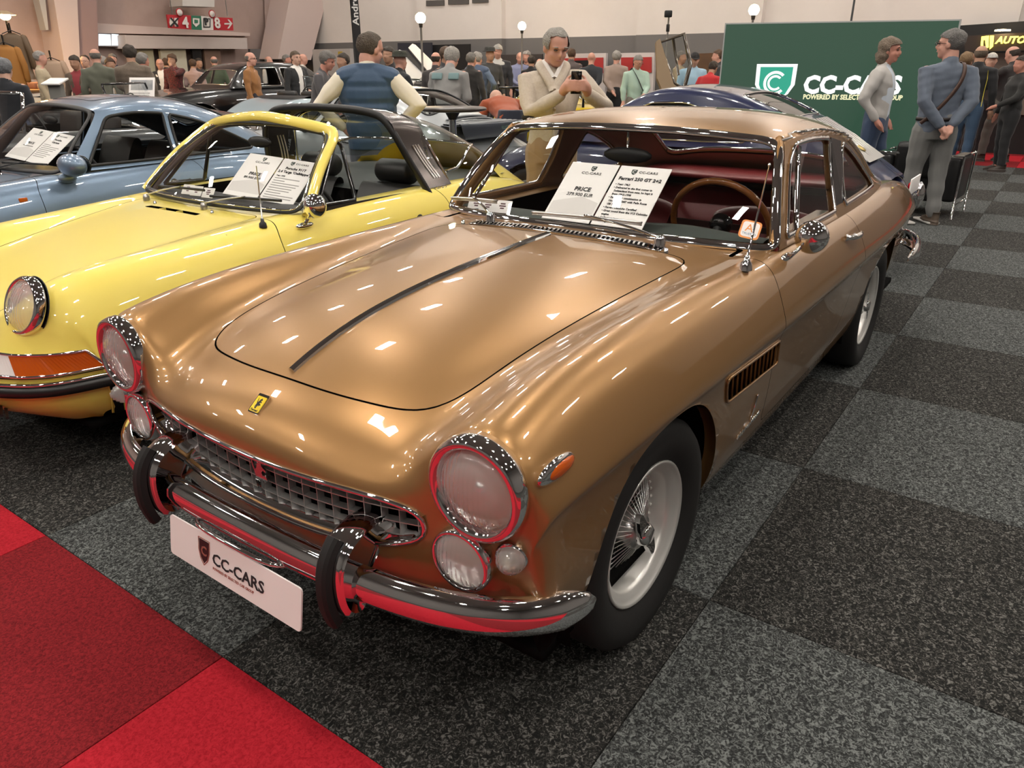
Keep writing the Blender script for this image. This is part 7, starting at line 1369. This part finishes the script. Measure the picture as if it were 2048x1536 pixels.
for r_, w_ in ((.46, .085), (.30, .07)):
    an_ = np.linspace(.75, 2*PI-.75, 24); o_ = [(uc+hw*r_*1.25*math.cos(t), zt_-hh_*.50+hw*r_*1.25*math.sin(t)) for t in an_]; i_ = [(uc+hw*(r_*1.25-w_*1.6)*math.cos(t), zt_-hh_*.50+hw*(r_*1.25-w_*1.6)*math.sin(t)) for t in an_[::-1]]; splate(o_+i_, .004, .006, LW, 'shield_letter')
u0, v0 = sp(1607, 171); u1, _ = sp(1803, 171); th_ = sp(1607, 154)[1]-sp(1607, 189)[1]
tx = text('brand_lettering', 'CC-CARS', th_*1.38, S3(u0, v0, .003), Rs, LW, scr, 'LEFT', ext=.002, sx=1., bold=.012); w_now = tx.dimensions.x if tx.dimensions.x > 0 else 1
bpy.context.view_layer.update(); tx.scale[0] *= (u1-u0)/max(tx.dimensions.x, .01)
u2, v2 = sp(1606, 194); tx2 = text('small_lettering', 'POWERED BY SELECTED CAR GROUP', .075, S3(u2, v2, .003), Rs, LY, scr, 'LEFT', ext=.002, bold=.003); bpy.context.view_layer.update(); tx2.scale[0] *= (u1-u0)*1.0/max(tx2.dimensions.x, .01)*1.02
ob('screen_foot', join(*[box((S3(u, 0, -.35)[0]-.05, S3(u, 0, -.35)[1]-.05, 0), (S3(u, 0, 0)[0]+.05, S3(u, 0, -.02)[1]+.05, .24)) for u in (.3, W_-.3)]), BLACK, scr, False)

def on_wall(px, py, X=None, Y=None):
    if Y is not None: Y -= 1.5
    d = Vector(cf)+Vector(cr)*((px-1024)/FPX)-Vector(cu)*((py-768)/FPX); t = (X-CAM[0])/d.x if X is not None else (Y-CAM[1])/d.y; return Vector(CAM)+d*t
def panel(par, nm, px, m_, X=None, Y=None, th=.06, floor_=False):   # slab standing against a wall plane, given by its picture corners
    q = [on_wall(*c, X, Y) for c in px]
    if floor_:
        for v in q[2:]: v.z = 0.
    off = Vector((-th, 0, 0)) if X is not None else Vector((0, -th, 0)); k = len(q)
    return ob(nm, (np.array([v[:] for v in q]+[(v+off)[:] for v in q]), [tuple(range(k)), tuple(range(2*k-1, k-1, -1))]+[(i, k+i, k+(i+1) % k, (i+1) % k) for i in range(k)]), m_, par, False)
def loner(nm, label, cat, px, m_, X=None, Y=None, th=.06, floor_=False, group=None):
    o = panel(None, nm, px, m_, X, Y, th, floor_); return setp(o, label, cat, group)
# booth at the right
bo = thing('exhibition_booth', 'black exhibition booth with glowing yellow lettering at the right edge', 'booth', (-15.6, 2, 0)); Mb = Vector((-15.6, 2, 0))
def bpan(nm, px, m_, X=-15.6, th=.08, fl=False): o = panel(None, nm, px, m_, X, None, th, fl); o.parent = bo; o.location = -Mb; return o
bpan('back_wall', [(1905, 52), (2230, 30), (2260, 240), (1925, 232)], mat('booth_black', (.012, .012, .013), rough=.5), fl=True, th=.3)
bpan('fascia', [(1928, 72), (2200, 56), (2200, 97), (1930, 104)], mat('booth_brown', (.035, .022, .018), rough=.4), X=-15.2, th=.1)
bpan('lower_panel', [(1935, 108), (2210, 100), (2240, 240), (1950, 225)], mat('booth_grey', (.13, .105, .09), rough=.7), X=-15.55, th=.02)
YEM = emis('booth_sign_light', (1., .86, .12), 3.0); fz = facing((1, 0, 0)); q = on_wall(1992, 81, X=-15.1)
o = text('booth_lettering', 'AUTO NA', .155, q-Mb, fz, YEM, bo, 'LEFT', ext=.01, bold=.006, shear=.15)
for k, pxs in enumerate(([(1963, 73), (1978, 71), (1977, 95), (1972, 97), (1970, 80), (1967, 80), (1966, 92), (1961, 91)], [(1980, 71), (1988, 71), (1986, 93), (1979, 99), (1981, 78), (1983, 78), (1982, 92), (1979, 93)])): bpan('booth_logo_letter', pxs, YEM, X=-15.1, th=.02)
ob('booth_spot', tf(lathe([(.0, .0), (.12, .0), (.12, .02), (.0, .03)], 16), on_wall(2005, 62, X=-15.0)-Mb), emis('booth_spot_light', (1., .75, .4), 30.), bo)
# stands in front of the back wall
navyp = mat('navy_panel', (.03, .032, .045), rough=.6); blkp = mat('black_panel', (.012, .011, .012), rough=.6)
loner('display_board', 'dark navy display panel standing by the back wall', 'display board', [(795, 86), (862, 85), (862, 160), (796, 162)], navyp, X=-15.4, floor_=True)
loner('display_board', 'black display panel right of the navy one by the back wall', 'display board', [(862, 90), (939, 88), (939, 150), (862, 152)], blkp, X=-15.6, floor_=True)
loner('display_board', 'long low dark panel behind the bearded man', 'display board', [(990, 110), (1084, 108), (1084, 150), (990, 152)], mat('brown_panel', (.05, .04, .037), rough=.7), X=-16.15, floor_=True)
for k, (px, lab) in enumerate((([(1100, 108), (1212, 106), (1212, 170), (1100, 172)], 'white-framed red display stand behind the navy jacket'), ([(1236, 106), (1309, 105), (1309, 172), (1236, 174)], 'white-framed red display stand behind the mint shirt'))):
    t_ = loner('display_stand', lab, 'display stand', px, mat('stand_white', (.6, .55, .54), rough=.5), X=-16.0, th=.1, floor_=True, group='red display stands'); x0, y0 = px[0]; x1, y1 = px[1]
    panel(t_, 'red_field', [(x0+6, y0+9), (x1-6, y1+9), (x1-6, y1+40), (x0+6, y0+42)], mat('stand_red', (.42, .03, .03), rough=.5), X=-15.97, th=.02); panel(t_, 'screen_inset', [(x0+30, y0+14), (x1-30, y1+14), (x1-30, y1+26), (x0+30, y0+27)], blkp, X=-15.94, th=.02)
loner('display_board', 'brown display panel left of the green screen', 'display board', [(1396, 107), (1452, 105), (1452, 150), (1396, 152)], mat('poster_brown', (.16, .075, .03), rough=.6, var=(3, (.05, .03, .02), 1.)), X=-16.2, floor_=True)
t_ = loner('storage_cabinet', 'white cabinet with two warning triangles near the slanted pillar', 'cabinet', [(624, 99), (700, 97), (702, 150), (626, 152)], mat('cabinet_white', (.48, .44, .42), rough=.6), X=-15.9, th=.3, floor_=True)
for x in (651, 676): panel(t_, 'warning_sign', [(x, 103), (x+8, 103), (x+8, 111), (x, 111)], mat('warning_yellow', (.5, .35, .05), rough=.5), X=-15.88, th=.02)
for x0, x1, y1 in ((852, 888, 12), (896, 937, 9), (944, 976, 6)): panel(wb, 'wall_vent', [(x0, y1-11), (x1, y1-12), (x1, y1-1), (x0, y1)], mat('vent_dark', (.10, .09, .085), rough=.9), X=XB+.21, th=.04)
# tripod lights
BULB = emis('work_lamp_glow', (1., .72, .40), 60.)
for k, (px, py, D, lab) in enumerate(((841, 36, 13.8, 'glowing work lamp on a pole above the navy panel'), (1044, 52, 17.7, 'brightest glowing work lamp on a pole left of the cream cardigan'), (1508, 20, 13.6, 'glowing work lamp on a pole above the green screen'))):
    p = atd(px, py, D); t_ = thing('work_lamp', lab, 'lamp', (p.x, p.y, 0), 0, 'work lamps on poles'); ob('pole', tube([(0, 0, .02), (0, 0, p.z-.06)], .02, 8), mat('pole_grey', (.4, .38, .36), rough=.5), t_); ob('bulb', ellipsoid((0, 0, p.z), (.095, .095, .095), 10, 14), BULB, t_); ob('lamp_holder', lathe([(.03, p.z-.16), (.045, p.z-.06)], 12), BLACK, t_)
    ob('tripod_foot', join(*[tube([(0, 0, .25), (.3*math.cos(a), .3*math.sin(a), .012)], .012, 6) for a in (0, 2.1, 4.2)]), BLACK, t_)
p = atd(1338, 28, 13.0); t_ = thing('flood_light', 'black square flood light on a thin pole above the raised door', 'lamp', (p.x, p.y, 0)); ob('pole', tube([(0, 0, .02), (0, 0, p.z)], .016, 8), mat('pole_grey', (.4, .38, .36)), t_); hd2 = ob('flood_housing', tf(cbox((0, 0, 0), (.08, .13, .11), .02), (.03, 0, p.z), (0, 0, .6)), BLACK, t_); ob('flood_bracket', cbox((0, 0, p.z-.22), (.05, .05, .12), .01), BLACK, t_); ob('tripod_foot', join(*[tube([(0, 0, .25), (.3*math.cos(a), .3*math.sin(a), .012)], .012, 6) for a in (0, 2.1, 4.2)]), BLACK, t_)
p = atd(1707, 12, 14.5); t_ = thing('hanging_cable', 'thin dark cable hanging down behind the green screen', 'cable', (p.x, p.y, 0)); ob('cable', tube([(0, 0, 2.0), (.01, 0, 4.0), (0, .01, 8.6)], .02, 6), BLACK, t_)
# banner flag
p = atd(709, 60, 12.8); t_ = thing('banner_flag', 'tall narrow black feather banner with white lettering', 'banner', (p.x, p.y, 0), math.atan2(CAM[1]-p.y, CAM[0]-p.x))
fl_ = [(-.02, .9), (.06, .85), (.105, 1.4), (.10, 2.4), (.08, 3.4), (.02, 3.9), (-.02, 4.0)]; ob('flag_cloth', (np.array([(.004*s, y, z) for s in (-1, 1) for y, z in fl_]), [tuple(range(7)), tuple(range(13, 6, -1))]+[(i, 7+i, 7+(i+1) % 7, (i+1) % 7) for i in range(7)]), blkp, t_, False); ob('flag_pole', tube([(0, -.03, .02), (0, -.03, 4.02)], .014, 8), BLACK, t_)
Rf = facing((1, 0, 0))@Matrix.Rotation(PI/2, 3, 'Z'); text('flag_lettering', 'André N', .15, (.008, .035, 2.15), Rf, mat('flag_white', (.7, .68, .66), rough=.6), t_, 'LEFT', ext=.002, sx=1.15, bold=.003); ob('flag_base', lathe([(0, .04), (.2, .03), (.22, 0)], 20), BLACK, t_)
# ---- left wall: pillars, ledge, windows, sign
def trim(nm, px, m_, Y, th, fl=False): return setp(panel(None, nm, px, m_, None, Y, th, fl), kind='structure')
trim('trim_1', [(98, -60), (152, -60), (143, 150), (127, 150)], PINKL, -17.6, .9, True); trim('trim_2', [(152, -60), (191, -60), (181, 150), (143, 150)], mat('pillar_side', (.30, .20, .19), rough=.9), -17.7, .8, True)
trim('trim_3', [(590, -60), (668, -60), (622, 120), (556, 118)], PINKL, -17.2, .9); trim('trim_4', [(544, -30), (572, -30), (572, 74), (548, 80)], PINKL, -18.0, .4); trim('trim_5', [(71, -30), (88, -30), (97, 60), (92, 60)], mat('strut_grey', (.42, .40, .38), rough=.9), -17.8, .3)
trim('trim_6', [(250, 70), (494, 76), (495, 98), (252, 97)], mat('ledge_white', (.52, .45, .43), rough=.8), -17.9, .6); trim('trim_7', [(190, 46), (500, 66), (500, 72), (190, 66)], PINKL, -18.2, .3)
wd = setp(panel(None, 'window_1', [(184, 66), (252, 69), (250, 94), (183, 92)], mat('window_frame_paint', (.35, .28, .26), rough=.8), None, -18.3, .2), kind='structure')
SKYW = emis('daylit_pane', (.80, .93, 1.), 1.6)
for x0, x1 in ((184, 194), (198, 222), (224, 238)): panel(wd, 'pane', [(x0, 68), (x1-1, 69), (x1, 91), (x0, 91)], SKYW, None, -18.28, .03)
for k, (x0, x1, m_) in enumerate(((268, 306, mat('booth_lit_green', (.38, .36, .26), rough=.7)), (320, 371, mat('booth_lit_pale', (.55, .52, .42), rough=.7)), (384, 402, blkp), (408, 440, mat('booth_brown2', (.20, .13, .10), rough=.7)), (500, 556, mat('wall_panel_grey', (.13, .12, .12), rough=.9)))):  # lit look of the stall openings is put into the panel colours
    loner('stall_partition', ['olive-lit stall opening left of the checked shirt', 'pale stall opening behind the checked shirt', 'black stall panel right of the checked shirt', 'brown stall panel above the black saloon', 'dark grey wall panel right of the white ledge'][k], 'partition', [(x0, 98), (x1, 98), (x1, 140), (x0, 140)], m_, Y=-18.1, th=.1, floor_=True, group='stall panels along the left wall')  # rightmost panel is one even dark grey
sg = thing('hall_sign', 'red and green hanging direction sign reading 4 and 8 with arrow', 'sign', (0, -17.0, 0))
def spn(nm, px, m_, th=.05, Y=-17.0): o = panel(None, nm, px, m_, None, Y, th); o.parent = sg; o.location = (0, 17.0, 0); return o
RS = mat('sign_red', (.40, .015, .025), rough=.5); GSn = mat('sign_green', (.02, .13, .075), rough=.5); SW = mat('sign_white', (.62, .58, .56), rough=.5)
spn('red_field', [(334, 29), (382, 31), (383, 59), (338, 56)], RS); spn('green_field', [(382, 31), (402, 32), (404, 60), (383, 59)], GSn); spn('white_field', [(402, 32), (426, 34), (427, 60), (404, 60)], SW); spn('red_field', [(426, 34), (465, 36), (467, 61), (427, 60)], RS)
def sgt(bd, px, py, sz, m_): q = on_wall(px, py, None, -16.96); text('sign_character', bd, sz, q-Vector((0, -17.0, 0)), facing((0, 1, 0)), m_, sg, 'CENTER', ext=.004, bold=.012)
sgt('4', 371, 46, .36, SW); sgt('8', 435, 47, .36, SW); sgt('P', 413, 44, .24, INK)
spn('parking_frame', [(407, 36), (421, 37), (421, 55), (407, 55)], INK, .01, -16.985); spn('parking_inset', [(409, 38), (419, 39), (419, 53), (409, 53)], SW, .01, -16.975)
spn('arrow_shaft', [(449, 46), (463, 46), (463, 49), (449, 49)], SW, .01, -16.98); spn('arrow_head', [(455, 39), (458, 39), (465, 47), (458, 57), (455, 57), (461, 47)], SW, .01, -16.98)
spn('exit_box', [(386, 36), (399, 37), (399, 48), (392, 54), (386, 47)], SW, .01, -16.98); spn('exit_box_inner', [(389, 39), (396, 40), (396, 46), (389, 46)], GSn, .01, -16.97)
for x in (343, 352): spn('figure_mark', [(x-3, 36), (x+3, 36), (x+4, 45), (x+2, 53), (x-2, 53), (x-4, 45)], SW, .01, -16.98)
for a_ in ([(340, 36), (343, 35), (358, 52), (355, 54)], [(356, 35), (358, 37), (343, 54), (340, 52)]): spn('cross_stroke', a_, INK, .008, -16.965)
for x, y in ((359, 25), (424, 28)):
    q = on_wall(x, y, None, -16.97)-Vector((0, -17.0, 0)); o = ob('speed_disc', tf(lathe([(0, .01), (.10, .01), (.10, -.01), (0, -.01)], 24, 'y'), q), RS, sg); ob('speed_disc_face', tf(lathe([(0, .016), (.08, .016), (.08, 0)], 24, 'y'), q), SW, o)
ob('sign_hanger', join(*[tube([(on_wall(x, 32, None, -17.02)-Vector((0, -17., 0)))[:], (on_wall(x, 32, None, -17.02)-Vector((0, -17., -6)))[:]], .012, 5) for x in (345, 455)]), STEEL, sg)
loner('wall_unit', 'white air unit hanging high above the direction sign', 'air unit', [(364, -20), (429, -18), (429, 14), (365, 12)], mat('unit_white', (.55, .52, .50), rough=.6), Y=-17.4, th=.6)
# ---- coat stall at the far left
p = atd(10, 32, 15.5); t_ = thing('stall_lamp', 'warm glowing lamp over the coat stall', 'lamp', (p.x, p.y, 0)); ob('pole', tube([(0, 0, .02), (0, 0, p.z-.05)], .02, 8), BLACK, t_); ob('bulb', ellipsoid((0, 0, p.z), (.10, .10, .08), 10, 14), emis('stall_bulb', (1., .62, .25), 900.), t_); ob('lamp_shade', lathe([(.06, p.z+.1), (.20, p.z+.02)], 20), mat('shade_metal', (.4, .3, .2), rough=.5), t_); ob('lamp_foot', lathe([(0, .03), (.18, .02), (.2, 0)], 16), BLACK, t_)
def coat(label, px, py, D, m_, s=1.):
    p = atd(px, py, D); t_ = thing('hanging_coat', label, 'coat', (p.x, p.y, 0), math.atan2(CAM[1]-p.y, CAM[0]-p.x), 'coats on the stall'); zt = p.z
    bd = [ring(zt-z*s, rx, ry, 0, 0, 16) for z, rx, ry in ((.0, .05, .06), (.05, .08, .16), (.1, .09, .20), (.3, .10, .20), (.6, .11, .22), (.85, .12, .25))]; ob('coat_body', loft(bd), m_, t_)
    for q in (1, -1): ob('sleeve', caps([(0, q*.19, zt-.09*s), (.02, q*.25, zt-.35*s), (.04, q*.26, zt-.62*s)], [.07, .06, .05]), m_, t_)
    ob('hanger', join(tube([(0, -.16, zt-.02), (0, 0, zt+.05), (0, .16, zt-.02)], .01, 6), tube([(0, 0, zt+.05), (0, 0, zt+.18)], .006, 6)), BLACK, t_)
    ob('stand', tube([(-.05, 0, .02), (-.05, 0, zt+.18)], .015, 6), BLACK, t_)
coat('dark brown leather coat hanging highest on the stall', 22, 66, 14.8, mat('coat_brown', (.12, .075, .04), rough=.5)); coat('orange suede jacket hanging at the left edge of the stall', 8, 90, 14.2, mat('coat_orange', (.35, .15, .03), rough=.7)); coat('pale tan jacket on a stand right of the stall lamp', 102, 120, 15.4, mat('coat_tan', (.40, .28, .2), rough=.7), .8)
tb = thing('stall_table', 'wooden stall table with folded goods below the coats', 'table', (atd(45, 140, 16.4).x, atd(45, 140, 16.4).y, 0), .4); ob('table_top', cbox((0, 0, 1.02), (.8, 1.6, .06), .01), mat('table_wood', (.35, .20, .09), rough=.6), tb)
for sx in (-1, 1):
    for sy_ in (-1, 1): ob('leg', cbox((sx*.35, sy_*.72, .5), (.06, .06, 1.0), .005), mat('table_wood', (.35, .2, .09)), tb)
for k in range(5): ob('folded_garment', cbox((.05, -.6+.3*k, 1.10+.02*(k % 2)), (.34, .24, .10+.04*(k % 2)), .03), mat('garment_%d' % k, [(.45, .25, .10), (.30, .15, .08), (.5, .4, .3), (.2, .1, .07), (.4, .3, .2)][k], rough=.8), tb)
lc = thing('lectern', 'slim grey lectern left of the maroon sweater', 'lectern', (atd(109, 160, 13.0).x, atd(109, 160, 13.0).y, 0), .5); ob('lectern_post', tf(cbox((0, 0, .62), (.10, .24, 1.20), .01)), mat('lectern_grey', (.20, .195, .18), rough=.6), lc); ob('lectern_top', tf(cbox((0, 0, 0), (.30, .34, .03), .008), (0, 0, 1.26), (0, .3, 0)), WHITE, lc); ob('lectern_foot', cbox((0, 0, .015), (.34, .36, .03), .008), BLACK, lc)
sk = thing('draped_cloth', 'beige soft-top cover bunched behind the yellow windscreen frame', 'cloth', (atd(566, 228, 10.5).x, atd(566, 228, 10.5).y, 0)); zc_ = atd(566, 228, 10.5).z
ob('cloth_heap', wrinkle(remesh(join(ellipsoid((0, 0, zc_), (.16, .22, .07)), ellipsoid((.0, .14, zc_+.03), (.12, .14, .06)), ellipsoid((0, -.14, zc_-.06), (.14, .16, .06)), ellipsoid((0, 0, zc_/2), (.14, .2, zc_/2))), .02, 3), .008, (30, 25, 40)), mat('cloth_beige', (.55, .43, .36), rough=.9), sk)
